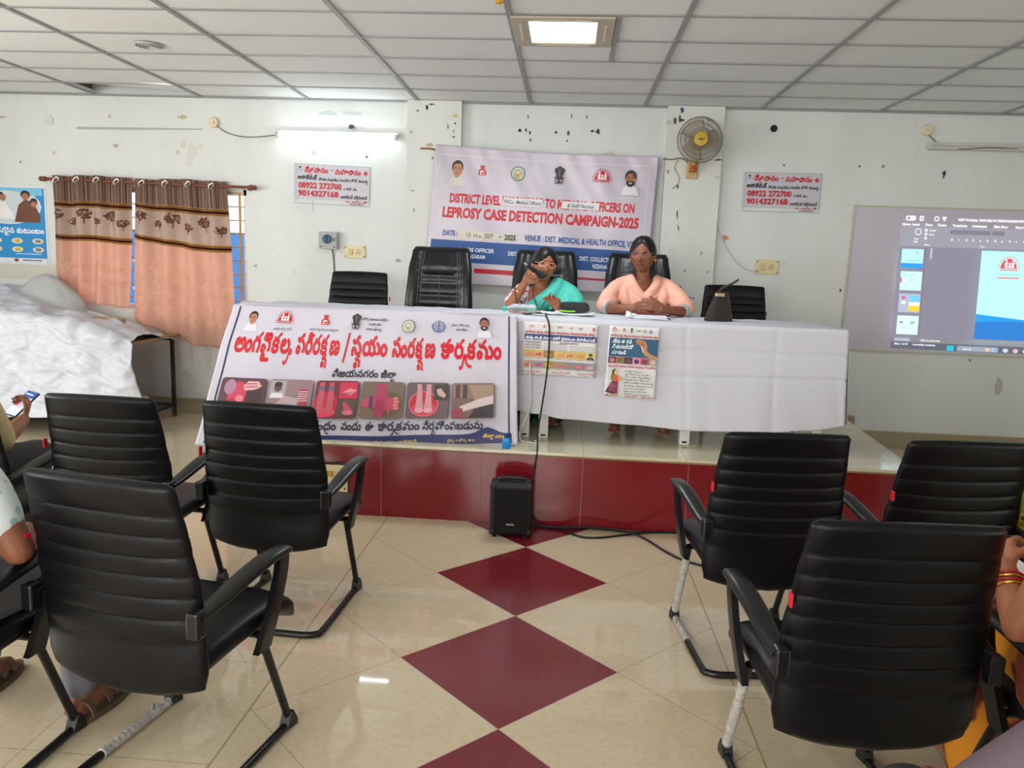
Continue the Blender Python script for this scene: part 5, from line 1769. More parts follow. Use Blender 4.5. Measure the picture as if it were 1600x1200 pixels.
# notebook with loose papers
t = thing('file_folder', 'maroon file folder on a stack of white papers under the clasped hands', 'folder', (.55, 5.07, TZ + .009), radians(-4))
b = MB()
for i in range(6):
    b.box((-.012 * (i % 3), .004 * (i % 2), .003 + i * .0042), (.225, .16, .0034), rot=Matrix.Rotation(radians((i * 37) % 7 - 3), 3, 'Z'))
b.build('paper_stack', mat('white_paper_236', rgb(236, 238, 244), .6), t, smooth=False)
b = MB()
b.box((.005, .01, .0305), (.215, .15, .005), bevel=.0015)
b.box((.112, .01, .016), (.004, .15, .03), bevel=.001)
b.build('cover', mat('maroon_rexine', rgb(112, 40, 52), .5), t, smooth=False)
b = MB()
b.grid(lambda u, v: Vector((-.165 + .09 * u, -.06 + .07 * v, .006 + .035 * (1 - u) * v + .008 * sin(u * 7))), 8, 8)
b.build('loose_leaf', mat('white_paper_236', rgb(236, 238, 244), .6), t, solid=.0008, sharp=0)
# handbag
t = thing('handbag', 'black leather handbag with an upright strap standing on the table', 'handbag', (.985, 5.13, TZ + .008), radians(6))
M_BAG = mat('brown_black_leather', rgb(34, 27, 27), .4, bump=.1, bump_scale=90)
b = MB()
rings = []
for i in range(12):
    q = i / 11
    hx = .092 - .052 * q
    hy = .062 - .036 * q
    cx = .012 * q + .004
    rings.append([Vector((cx + hx * math.copysign(abs(cos(a)) ** .5, cos(a)) + .006 * sin(3 * a) * (1 - q), hy * math.copysign(abs(sin(a)) ** .5, sin(a)), .002 + .185 * q)) for a in [2 * pi * j / 28 for j in range(28)]])
b.loft(rings)
bb_ = b.build('bag_body', M_BAG, t, sharp=60)
b = MB()
b.box((.058, -.004, .10), (.008, .07, .17), bevel=.003, rot=Matrix.Rotation(radians(-14), 3, 'Y'))
b.build('side_panel', mat('bag_side', rgb(44, 34, 34), .45), t, smooth=False)
b = MB()
b.box((-.006, -.030, .170), (.06, .016, .022), bevel=.004)
b.build('clasp', mat('pale_brass', rgb(196, 180, 146), .35, metal=.7), t, smooth=False)
b = MB()
for s in (-1, 1):
    P = bez([(-.02, s * .014, .165), (.0, s * .014, .20), (.04, s * .012, .225), (.09, s * .010, .252), (.115, s * .008, .270)], 6)
    rings = [[p + Vector((0, dy, dz)) for dy, dz in ((-.008, -.005), (.008, -.005), (.008, .005), (-.008, .005))] for p in P]
    b.loft(rings)
b.build('strap', M_BAG, t, smooth=False)

# microphone cable, white cable, blue bottle, amplifier, floor cables -----------------
M_CAB = mat('black_cable', rgb(20, 20, 22), .5)
TT = TZ + .014
fy = lambda x, z: front_y(x, z) - .012
pts = [at_z(812, 487, TT), at_z(822, 491, TT), at_z(838, 489, TT), at_z(852, 490, TT)] + [Vector((-.125, 4.80, TZ + .018)), Vector((-.105, 4.735, 1.19)), Vector((-.098, 4.70, 1.10)), Vector((-.10, 4.66, .95)), Vector((-.112, 4.63, .80)), Vector((-.128, 4.60, .66)), Vector((-.14, 4.54, .54)), Vector((-.135, 4.46, .475)), Vector((-.137, 4.432, .44)), Vector((-.15, 4.43, .33)), Vector((-.165, 4.43, .22)), Vector((-.16, 4.435, .10)), Vector((-.12, 4.42, .02)), Vector((-.06, 4.40, .008))]
b = MB()
b.tube(bez(pts, 6), .0055, 6)
tag(b.build('microphone_cable', M_CAB), 'black microphone cable running over the tablecloth and down the red riser', 'cable')
wire('cable', [Vector((-.212, 4.70, .95)), Vector((-.205, 4.69, .80)), Vector((-.20, 4.70, .68)), Vector((-.235, 4.70, .57)), Vector((-.26, 4.70, .50)), Vector((-.24, 4.66, .464)), Vector((-.18, 4.63, .462)), Vector((-.14, 4.62, .462)), Vector((-.16, 4.68, .462)), Vector((-.13, 4.73, .462))], .005, mat('white_cable', rgb(222, 220, 214), .5), 'white cable hanging at the right end of the Telugu banner, curled on the stage', 'cable')
t = thing('glue_bottle', 'small blue bottle standing on the stage edge at the corner of the Telugu banner', 'bottle', (-.322, 4.485, STAGE_Z))
b = MB()
b.loft([[Vector((hx * math.copysign(abs(cos(a)) ** .5, cos(a)), hy * math.copysign(abs(sin(a)) ** .5, sin(a)), z)) for a in [2 * pi * j / 20 for j in range(20)]] for hx, hy, z in ((.022, .016, 0), (.026, .019, .003), (.025, .018, .045), (.019, .015, .062), (.013, .012, .068))])
b.build('bottle_body', mat('blue_plastic', rgb(22, 140, 222), .35), t, sharp=60)
b = MB()
b.lathe([(0, .066), (.016, .066), (.016, .088), (.014, .090), (0, .090)], n=16)
b.build('cap', mat('dark_blue_cap', rgb(24, 60, 96), .4), t)

t = thing('amplifier_speaker', 'black portable amplifier speaker standing on the floor in front of the red riser', 'speaker', (-.268, 4.275, 0), radians(2))
M_SPK = mat('black_speaker_box', rgb(18, 18, 20), .5)
b = MB()
b.prism([(-.098, .012), (.098, .012), (.098, .30), (-.098, .30)], 0, .001, 'x') if False else None
b.box((0, .005, .165), (.238, .15, .30), bevel=.018, seg=3)
b.build('cabinet', M_SPK, t, smooth=False)
b = MB()
b.box((0, -.074, .160), (.196, .012, .262), bevel=.005)
b.build('grille', mat('speaker_cloth', rgb(12, 12, 14), .9, bump=.5, bump_scale=500), t, smooth=False)
A = Art(lambda a_, b_, l: Vector((a_, -.0802 - l, -b_)), .0003)
A.text('MUSCLER', -.022, -.078, (196, 190, 180), .044, .010, .03)
A.build('name_plate', t)
b = MB()
b.tube(bez([(-.07, .0, .315), (-.06, .0, .330), (0, .0, .334), (.06, .0, .330), (.07, .0, .315)], 4), .008, 8)
b.build('handle', M_BLK, t)
b = MB()
b.box((0, .045, .318), (.17, .035, .012), bevel=.003)
for x in (-.05, -.02, .02, .05, .07):
    b.lathe([(.007, .322), (.006, .338), (0, .338)], (x, .045, 0), 10)
b.build('control_panel', mat('control_grey', rgb(44, 44, 48), .4), t, smooth=False)
for sx in (-1, 1):
    for sz in (0, 1):
        b = MB()
        b.box((sx * .102, -.058, .034 + sz * .262), (.038, .038, .038), bevel=.012)
        b.build('corner_guard', M_BLK, t, smooth=False)
for sx in (-1, 1):
    for sy in (-.05, .06):
        b = MB()
        b.lathe([(.012, 0), (.014, .016), (0, .016)], (sx * .09, sy, 0), 10)
        b.build('rubber_foot', M_BLK, t)
fl = lambda x, y, z=.007: at_z(x, y, z)
wire('cable', [fl(835, 822), fl(870, 825), fl(905, 838), fl(935, 840), fl(975, 836), fl(1020, 832), fl(1075, 833)], .006, M_CAB, 'black cable sagging across the floor from the amplifier towards the right chairs', 'cable')
wire('cable', [fl(832, 820), fl(880, 824), fl(930, 826), fl(985, 831), fl(1030, 831), fl(1080, 831)], .005, M_CAB, 'straight black cable along the foot of the red riser', 'cable')
wire('cable', [fl(850, 824), fl(900, 824, .016), fl(950, 826, .018), fl(985, 832, .018), fl(1010, 843), fl(1040, 862), fl(1070, 876), fl(1110, 886), fl(1150, 890)], .006, M_CAB, 'black cable curving over the cream tiles under the right front chair', 'cable')

# curtains on their rod --------------------------------------------------------------
RZ = 2.155
t = thing('curtain_rod', 'brown wooden curtain rod with knobs above the window', 'curtain rod', (-3.86, 7.03, RZ))
b = MB()
b.tube([(-1.0, 0, .012), (.92, 0, -.012)], .014, 10)
b.build('pole', mat('brown_rod', rgb(116, 62, 40), .4), t)
for s, z in ((-1, .012), (1, -.012)):
    b = MB()
    b.lathe([(0, 0), (.02, .004), (.026, .03), (.018, .05), (.024, .06), (.012, .075), (0, .078)], (s * (1.0 if s < 0 else .92), 0, z), 14, Matrix.Rotation(radians(90 * s), 4, 'Y'))
    b.build('finial', mat('brown_rod', rgb(116, 62, 40), .4), t)
    b = MB()
    b.box((s * .9, .045, z - .01), (.025, .09, .03), bevel=.004)
    b.build('bracket', M_STEEL, t, smooth=False)
def curtain_material():
    m = bpy.data.materials.new('printed_curtain')
    m.use_nodes = True
    nt = m.node_tree
    k = N(nt)
    uv = nt.nodes.new('ShaderNodeAttribute')
    uv.attribute_name = 'cloth'
    sp = nt.nodes.new('ShaderNodeSeparateXYZ')
    nt.links.new(uv.outputs['Vector'], sp.inputs[0])
    U, V = sp.outputs[0], sp.outputs[1]           # metres across, metres down
    wv = nt.nodes.new('ShaderNodeTexNoise')
    wv.noise_dimensions = '1D'
    wv.inputs['Scale'].default_value = 85
    wv.inputs['Detail'].default_value = 3
    nt.links.new(U, wv.inputs['W'])
    stripe = k.ramp(wv.outputs['Fac'], .38, .62)
    top = k.mix(stripe, rgb(120, 82, 70), rgb(196, 172, 158))
    bx = k.m('GREATER_THAN', k.m('SINE', k.m('MULTIPLY', U, 420)), .2)
    body = k.mix(bx, rgb(238, 204, 188), rgb(230, 186, 168))
    band = k.mix(k.noise(40), rgb(206, 186, 172), rgb(214, 196, 184))
    def between(a, b):
        return k.m('MULTIPLY', k.m('GREATER_THAN', V, a), k.m('LESS_THAN', V, b))
    c = k.mix(k.m('LESS_THAN', V, .245), body, top)
    c = k.mix(between(.245, .57), c, band)
    for s in (.235, .545):
        c = k.mix(between(s, s + .062), c, rgb(206, 168, 112))
        c = k.mix(between(s + .008, s + .018), c, rgb(150, 104, 60))
        c = k.mix(between(s + .022, s + .043), c, rgb(88, 36, 38))
        c = k.mix(between(s + .049, s + .054), c, rgb(120, 80, 50))
    d = nt.nodes.new('ShaderNodeBsdfDiffuse')
    tr = nt.nodes.new('ShaderNodeBsdfTranslucent')
    ms = nt.nodes.new('ShaderNodeMixShader')
    ms.inputs[0].default_value = .55
    nt.links.new(c, d.inputs[0])
    nt.links.new(c, tr.inputs[0])
    nt.links.new(d.outputs[0], ms.inputs[1])
    nt.links.new(tr.outputs[0], ms.inputs[2])
    nt.links.new(ms.outputs[0], nt.nodes['Material Output'].inputs[0])
    return m
M_CURT = curtain_material()
def tree_ink():
    m = bpy.data.materials.new('curtain_tree_print')
    m.use_nodes = True
    nt = m.node_tree
    a = nt.nodes.new('ShaderNodeAttribute')
    a.attribute_name = 'ink'
    d = nt.nodes.new('ShaderNodeBsdfDiffuse')
    tr = nt.nodes.new('ShaderNodeBsdfTranslucent')
    ms = nt.nodes.new('ShaderNodeMixShader')
    ms.inputs[0].default_value = .55
    nt.links.new(a.outputs['Color'], d.inputs[0]); nt.links.new(a.outputs['Color'], tr.inputs[0])
    nt.links.new(d.outputs[0], ms.inputs[1]); nt.links.new(tr.outputs[0], ms.inputs[2])
    nt.links.new(ms.outputs[0], nt.nodes['Material Output'].inputs[0])
    return m
M_TREE = tree_ink()
def curtain(x0, x1, xb0, xb1, zb, ztop, nrings, label, seed, hem=None):
    t = thing('curtain', label, 'curtain', ((x0 + x1) / 2, 7.03, ztop))
    o = Vector(t.location)
    W = x1 - x0
    L = ztop - zb
    def fn(s, d, l=0.0):
        """s metres across, d metres down"""
        u = s / W
        v = d / L
        a, c = x0 + (xb0 - x0) * v, x1 + (xb1 - x1) * v
        x = a + (c - a) * u
        dd = d * (hem(u) if hem else 1)
        amp = .030 * (1 - .45 * v) + .010
        y = 7.028 + amp * cos(2 * pi * nrings * u + .3 * seed) - .05 * v * v + .012 * sin(u * 17 + v * 6 + seed) * v
        return Vector((x, y - l, ztop - dd - .006 * sin(u * 9))) - o
    nu, nv = 200, 80
    b = MB()
    b.grid(lambda u, v: fn(u * W, v * L), nu, nv)
    ob = b.build('fabric', M_CURT, t, sharp=0, fixn=False)
    me = ob.data
    at = me.attributes.new('cloth', 'FLOAT_VECTOR', 'POINT')
    buf = []
    for j in range(nv + 1):
        for i in range(nu + 1):
            buf.extend((i / nu * W + seed, j / nv * L, 0))
    at.data.foreach_set('vector', buf)
    mm = ob.modifiers.new('thickness', 'SOLIDIFY')
    mm.thickness = .0012
    A = Art(lambda a, b_, l: fn(a, b_, l + .004), .00003)
    r = random.Random(seed)
    def tree(cx, cy, s, c):
        A.line([(cx, cy - s * .1), (cx + .003, cy + s * .45), (cx, cy + s * .9)], .008 * s / .07, c)
        for k in range(44):
            an, rr = r.uniform(0, 2 * pi), sqrt(r.random())
            A.ell(cx + s * .78 * rr * cos(an), cy - s * .25 + s * .62 * rr * sin(an), s * r.uniform(.10, .2), s * r.uniform(.08, .15), c, n=7)
        A.layer = 1
        A.cut('printed_tree', t, M_TREE)
    n = int(W / .125)
    for i in range(n):
        cx = (i + .5) * W / n
        dk = (146, 98, 86)
        tree(cx, .375 if i % 2 == 0 else .43, .075 if i % 2 == 0 else .055, dk)
    for row in range(5):
        dd = .86 + row * .135
        if dd > L - .06: break
        for i in range(n):
            cx = (i + (.5 if row % 2 else .28)) * W / n
            tree(min(cx, W - .06), dd, .066, (250, 214, 190) if row < 4 else (150, 106, 92))
    for i in range(nrings):
        u = (i + .5) / nrings
        p = fn(u * W, .045)
        b = MB()
        b.tube([p + Vector((.012 * sin(q), .024 * cos(q) * .3 - .022, .024 * sin(q) + 0)) + Vector((.018 * cos(q), 0, 0)) for q in [2 * pi * j / 16 for j in range(17)]], .005, 6, cap=False)
        b.build('eyelet', mat('eyelet_steel', rgb(196, 188, 178), .25, metal=.9), t)
    return t
curtain(-4.83, -4.06, -4.80, -4.09, 1.02, 2.205, 4, 'left peach curtain with printed trees, its hem behind the white sheet', 1, hem=lambda u: .97 + .04 * u)
curtain(-4.03, -3.16, -4.06, -3.06, .76, 2.195, 4, 'right peach curtain with printed trees, hanging down to the bare table corner', 2, hem=lambda u: .90 + .16 * min(1, u * 1.6))

# side table under the window, crumpled white plastic sheet and things under it -----------
t = thing('side_table', 'brown table with thin black metal legs under the window, half covered by the white sheet', 'table', (-4.85, 6.55, 0))
M_LEG = mat('black_square_tube', rgb(26, 24, 26), .45)
tz_ = .785
b = MB()
b.box((0, 0, tz_ - .012), (2.50, .86, .024), bevel=.003)
b.build('tabletop', mat('brown_ply', rgb(150, 118, 78), .5, noise_amt=.2, noise_scale=9), t, smooth=False)
for sx in (-1, 1):
    for sy in (-1, 1):
        b = MB()
        b.box((sx * 1.19, sy * .385, (tz_ - .03) / 2), (.03, .03, tz_ - .03))
        lg = b.build('leg', M_LEG, t, smooth=False)
        b = MB()
        b.box((sx * 1.19, sy * .385, .009), (.036, .036, .018))
        b.build('foot_cap', mat('rust_brown_cap', rgb(130, 62, 36), .6), lg, smooth=False)
b = MB()
for sx in (-1, 1):
    b.box((sx * 1.19, 0, .115), (.028, .74, .028))
b.box((0, .385, .115), (2.36, .028, .028)); b.box((0, -.385, tz_ - .045), (2.36, .028, .028)); b.box((0, .385, tz_ - .045), (2.36, .028, .028))
b.build('rail', M_LEG, t, smooth=False)
b = MB()
b.box((0, .1, .135), (2.30, .5, .012))
b.build('foot_shelf', M_LEG, t, smooth=False)
for i, (x, y, w, h) in enumerate(((-3.83, 6.72, .05, .08), (-3.95, 6.70, .09, .06))):
    b = MB()
    b.loft([[Vector((w * q * math.copysign(abs(cos(a)) ** .6, cos(a)), w * .8 * q * math.copysign(abs(sin(a)) ** .6, sin(a)), z)) for a in [2 * pi * j / 14 for j in range(14)]] for q, z in ((.8, 0), (1, .01), (.9, h * .7), (.5, h))])
    o = b.build('plastic_bag', mat('white_plastic_bag', rgb(214, 214, 216), .4), None)
    o.location = (x, y, .141)
    tag(o, ('small white bag on the low shelf beside the bare table leg', 'larger white bag on the low shelf by the edge of the white sheet')[i], 'bag')

def fbm(x, y, s):
    return noise.noise(Vector((x * s, y * s, 3.7))) + .5 * noise.noise(Vector((x * s * 2.1, y * s * 2.1, 9.1)))
def ridge(x, y, s, off):
    return 1 - abs(noise.noise(Vector((x * s + off, y * s, off)))) * 2
def sheet_fn(u, v):
    X = -6.05 + 2.48 * u
    topz = interp([(-6.05, 1.03), (-5.2, 1.00), (-4.7, .985), (-4.35, .95), (-3.95, .89), (-3.75, .83), (-3.57, .80)], X)
    if v < .62:
        q = v / .62
        zb = .10 + .09 * u
        z = zb + (topz - zb) * q
        flare = .20 * (1 - q) ** 1.2 * (1 - .3 * u)
        y = 6.10 - flare
        xx = X + .20 * (1 - q) * u ** 3
    else:
        q = (v - .62) / .38
        y = 6.10 + .82 * q
        z = topz + .03 * sin(pi * q) + (.18 * math.exp(-((X + 5.15) / .35) ** 2) * q) - .10 * u ** 3 * q
        xx = X
    v1, v2 = noise.voronoi(Vector((xx * 2.6, (z - y) * 2.6, .4)))[0][:2], noise.voronoi(Vector((xx * 6.2 + 3, (z - y) * 6.2, 1.9)))[0][:2]
    d = .07 * (v1[1] - v1[0]) + .022 * (v2[1] - v2[0]) + .03 * fbm(xx, z + y, 2.4) + .03 * ridge(xx + .6 * z, z - y, 3.1, 2.0) + .015 * ridge(xx - .8 * z, z + y, 6.5, 5.0) + .012 * ridge(xx * .7 + 1.2 * z, z - y * .5, 13, 8.0)
    d *= .55 + .45 * sin(pi * min(1, max(0, v)))
    if v < .62: y -= d
    else: z += d * .8
    return Vector((xx, y, max(z, .02)))
b = MB()
b.grid(sheet_fn, 220, 150)
o = b.build('plastic_sheet', mat('white_tarpaulin', rgb(204, 206, 215), .42, bump=.2, bump_scale=14), None, solid=.0015, sharp=0)
tag(o, 'large crumpled white plastic sheet draped over the side table on the left', 'plastic sheet')
b = MB()
rings = []
for i in range(14):
    q = i / 13
    z = .80 + .50 * q
    hx = .52 * (1 - q) ** .7 + .03
    hy = .20 * (1 - q) ** .6 + .02
    rings.append([Vector((.05 * q + hx * cos(a) * (1 + .12 * noise.noise(Vector((cos(a) * 2, sin(a) * 2, q * 4)))), hy * sin(a) * (1 + .15 * noise.noise(Vector((sin(a) * 3, q * 5, 2)))), z)) for a in [2 * pi * j / 40 for j in range(40)]])
b.loft(rings)
o = b.build('covered_equipment', mat('grey_dust_cover', rgb(176, 178, 176), .55, bump=.3, bump_scale=16), None, sharp=0)
o.location = (-4.83, 6.83, 0)
tag(o, 'grey dust cover peaked over equipment behind the white sheet under the blue poster', 'dust cover')
b = MB()
b.box((0, 0, 0), (1.55, .26, .16), bevel=.02)
o = b.build('carton', mat('tan_cardboard', rgb(176, 156, 128), .8), None, smooth=False)
o.location = (-4.70, 6.52, tz_ + .081)
tag(o, 'tan carton lying on the side table under the crumpled white sheet', 'carton')
# ------------------------------------------------------------------ people
def skin_mat(name, c):
    m, nt, b, k = node_mat(name)
    tc = nt.nodes.new('ShaderNodeTexCoord')
    nt.links.new(k.mix(k.noise(24, 4, tc.outputs['Object']), tuple(x * .88 for x in c[:3]) + (1,), tuple(min(1, x * 1.12) for x in c[:3]) + (1,)), b.inputs['Base Color'])
    b.inputs['Roughness'].default_value = .5
    b.inputs['Subsurface Weight'].default_value = .08
    b.inputs['Subsurface Radius'].default_value = (.012, .005, .003)
    return m

def fabric_mat(name, c, c2=None, kind=None, scale=60, rough=.8):
    m, nt, b, k = node_mat(name)
    tc = nt.nodes.new('ShaderNodeTexCoord')
    V = tc.outputs['Object']
    base = k.mix(k.noise(14, 5, V), tuple(x * .92 for x in c[:3]) + (1,), tuple(min(1, x * 1.06) for x in c[:3]) + (1,))
    if kind == 'blotch':
        base = k.mix(k.ramp(k.noise(scale, 2, V), .50, .56), base, c2)
    if kind == 'cells':
        vo = nt.nodes.new('ShaderNodeTexVoronoi')
        vo.inputs['Scale'].default_value = scale
        nt.links.new(V, vo.inputs['Vector'])
        base = k.mix(k.ramp(vo.outputs['Distance'], .38, .30), base, c2)
    nt.links.new(base, b.inputs['Base Color'])
    b.inputs['Roughness'].default_value = rough
    bp = nt.nodes.new('ShaderNodeBump')
    bp.inputs['Strength'].default_value = .3
    bp.inputs['Distance'].default_value = .006
    nt.links.new(k.noise(38, 5, V), bp.inputs['Height'])
    nt.links.new(bp.outputs['Normal'], b.inputs['Normal'])
    return m

class Flesh:
    """overlapping tapered shapes fused into one continuous surface"""
    def __init__(self): self.mb = MB()
    def limb(self, pts, rad, n=14, flat=None, sub=5):
        P = bez(pts, sub) if len(pts) > 2 else [Vector(p) for p in pts]
        m = len(P) - 1
        R = []
        for i in range(len(P)):
            q = i / m * (len(rad) - 1)
            k = min(int(q), len(rad) - 2)
            R.append(rad[k] + (rad[k + 1] - rad[k]) * (q - k))
        self.mb.tube(P, R, n, flat=flat)
        if not flat:
            self.mb.sphere(P[0], R[0] * .99, 12, 8)
            self.mb.sphere(P[-1], R[-1] * .99, 12, 8)
        return self
    def ell(self, c, r, M=None):
        self.mb.sphere(c, r, 24, 16, M)
        return self
    def rings(self, data, n=28, ex=.85):
        """data: (centre, rx, ry[, tilt dz per x])"""
        R = []
        for d in data:
            c = Vector(d[0])
            tl = d[3] if len(d) > 3 else 0
            ring = []
            for j in range(n):
                a = 2 * pi * j / n
                x = d[1] * math.copysign(abs(cos(a)) ** ex, cos(a))
                y = d[2] * math.copysign(abs(sin(a)) ** ex, sin(a))
                ring.append(c + Vector((x, y, tl * x)))
            R.append(ring)
        self.mb.loft(R)
        return self
    def finish(self, name, m, parent=None, voxel=.006, smooth=4, origin=None):
        o = Vector(origin) if origin is not None else None
        if o is not None:
            bmesh.ops.translate(self.mb.bm, verts=self.mb.bm.verts, vec=-o)
        ob = self.mb.build('fuse', m, None)
        r = ob.modifiers.new('fuse', 'REMESH')
        r.mode = 'VOXEL'
        r.voxel_size = voxel
        r.use_smooth_shade = True
        s = ob.modifiers.new('relax', 'SMOOTH')
        s.iterations = smooth
        s.factor = .5
        dg = bpy.context.evaluated_depsgraph_get()
        me = bpy.data.meshes.new_from_object(ob.evaluated_get(dg))
        me.name = name
        old = ob.data
        bpy.data.objects.remove(ob)
        bpy.data.meshes.remove(old)
        me.materials.clear()
        return link_mesh(name, me, m, parent)

def gauss(x, z, cx, cz, sx, sz):
    return math.exp(-((x - cx) / sx) ** 2 - ((z - cz) / sz) ** 2)

def head_point(d, s=1.0):
    """unit direction -> point of a head about 0.22 m high facing -y"""
    x, y, z = .079 * math.copysign(abs(d.x) ** .90, d.x), .096 * math.copysign(abs(d.y) ** .95, d.y), .116 * math.copysign(abs(d.z) ** .96, d.z)
    if z < 0:
        q = -z / .116
        x *= 1 - .34 * q ** 2
        if y > 0: y *= 1 - .35 * q
        else: y *= 1 - .10 * q
    if y < 0:
        y *= .93
        f = 0.0
        f += .020 * gauss(x, z, 0, -.024, .011, .017)
        f += .010 * gauss(x, z, 0, .000, .008, .022)
        f += .006 * gauss(x, z, .012, -.030, .007, .007) + .006 * gauss(x, z, -.012, -.030, .007, .007)
        f -= .009 * gauss(x, z, .031, .014, .015, .010) + .009 * gauss(x, z, -.031, .014, .015, .010)
        f += .004 * gauss(x, z, .030, .034, .022, .008) + .004 * gauss(x, z, -.030, .034, .022, .008)
        f += .005 * gauss(x, z, 0, -.053, .022, .006) + .006 * gauss(x, z, 0, -.064, .019, .006) - .004 * gauss(x, z, 0, -.0585, .024, .003)
        f += .013 * gauss(x, z, 0, -.094, .024, .016)
        f += .005 * gauss(x, z, .042, -.022, .02, .022) + .005 * gauss(x, z, -.042, -.022, .02, .022)
        y -= f * min(1, -d.y * 1.6)
    return Vector((x, y, z)) * s

def add_head(fl, M, s=1.0):
    n1, n2 = 64, 44
    rings = []
    for j in range(1, n2):
        ph = pi * j / n2
        rings.append([M @ head_point(Vector((sin(ph) * sin(2 * pi * i / n1), -sin(ph) * cos(2 * pi * i / n1), -cos(ph))), s) for i in range(n1)])
    fl.mb.loft(rings)
    for sg in (-1, 1):                                     # ears
        R3 = M.to_3x3()
        fl.mb.sphere(M @ (Vector((sg * .080, .008, -.004)) * s), (.010 * s, .018 * s, .030 * s), 12, 8, R3 @ Matrix.Rotation(radians(-10), 3, 'X'))

def hair_mesh(name, M, s, m, parent, org, hairline=.045, bun=True, parting=0.0, low=-.085, thick=1.085, tail=True):
    n1, n2 = 64, 44
    b = MB()
    rings = []
    for j in range(1, n2):
        ph = pi * j / n2
        ring = []
        for i in range(n1):
            d = Vector((sin(ph) * sin(2 * pi * i / n1), -sin(ph) * cos(2 * pi * i / n1), -cos(ph)))
            p = head_point(d, 1.0)
            ax = abs(p.x - parting)
            line = max(hairline + .036 - .9 * ax - 14 * max(0, ax - .02) * max(0, ax - .04), -.004)
            face = p.y < .016 and p.z < line
            lowcut = p.z < low and p.y > -.004
            k = thick + .012 * sin(i * 1.7) * .3
            if face or lowcut: k = .86
            elif p.z < line + .012 and p.y < 0: k = 1.02
            q = Vector((p.x * k * (1.05 if k > 1 else 1), p.y * k, p.z * (k if p.z > 0 else min(k, 1.02))))
            if not (face or lowcut) and p.y < 0:
                q.z -= .004 * gauss(p.x, 0, parting, 0, .006, 1)
            ring.append(M @ (q * s) - org)
        rings.append(ring)
    b.loft(rings)
    if bun:
        c = M @ (Vector((0, .105, -.03)) * s) - org
        b.sphere(c, (.05 * s, .04 * s, .05 * s), 18, 12)
        if tail: b.tube([M @ (Vector((0, .085, -.06)) * s) - org, M @ (Vector((0, .10, -.15)) * s) - org], [.03, .022], 10)
    return b.build(name, m, parent)

def hand_shapes(fl, wrist, d, nrm, s=1.0, curl=(35, 38, 40, 42), thumb=1, thumb_curl=25, spread=4, out=.72, lift=.30):
    """palm, four fingers of different length and a thumb; d = towards the fingers, nrm = out of the palm"""
    d = Vector(d).normalized()
    nrm = Vector(nrm)
    nrm = (nrm - d * nrm.dot(d)).normalized()
    sd = d.cross(nrm) * thumb                              # towards the thumb side
    W = Vector(wrist)
    P0, P1 = W + d * .012 * s, W + d * .082 * s
    for off in (-.030, -.011, .010, .028):
        fl.limb([W + sd * off * .55 * s, P0 + sd * off * .85 * s + d * .02 * s, P1 + sd * off * s], [.013 * s, .0135 * s, .0105 * s], 10)
    lens = ((.034, .022, .019), (.040, .026, .021), (.043, .028, .022), (.038, .025, .021))
    offs = (-.032, -.011, .011, .031)
    for i in range(4):
        b0 = P1 + sd * offs[i] * s
        c = curl[i]
        dirn = (d + sd * math.tan(radians(spread)) * (i - 1.5) * .6).normalized()
        ang = 0
        pts = [b0 - dirn * .012 * s]
        p = b0
        pts.append(p)
        for seg, L in enumerate(lens[i]):
            ang += c * (.8, 1.1, .7)[seg]
            v = dirn * cos(radians(ang)) + nrm * sin(radians(ang))
            p = p + v * L * s
            pts.append(p)
        fl.limb(pts, [.0098 * s, .0095 * s, .0088 * s, .0080 * s, .0068 * s], 9, sub=3)
    t0 = W + d * .022 * s + sd * .024 * s
    tv = (d * .62 + sd * out + nrm * lift).normalized()
    t1 = t0 + tv * .034 * s
    tv2 = (d * .85 + sd * .30 + nrm * (lift * .6 + thumb_curl / 60)).normalized()
    t2 = t1 + tv2 * .030 * s
    t3 = t2 + (tv2 + nrm * thumb_curl / 70).normalized() * .024 * s
    fl.limb([t0 - d * .01 * s, t0, t1, t2, t3], [.012 * s, .0135 * s, .0115 * s, .0098 * s, .0078 * s], 9, sub=3)

M_HAIR = mat('black_hair', rgb(16, 13, 14), .42, spec=.4)
M_EYEW = mat('eye_white', rgb(182, 170, 162), .35)
M_IRIS = mat('dark_iris', rgb(26, 16, 12), .2)
M_GOLD = mat('gold_metal', rgb(214, 164, 70), .3, metal=.9)

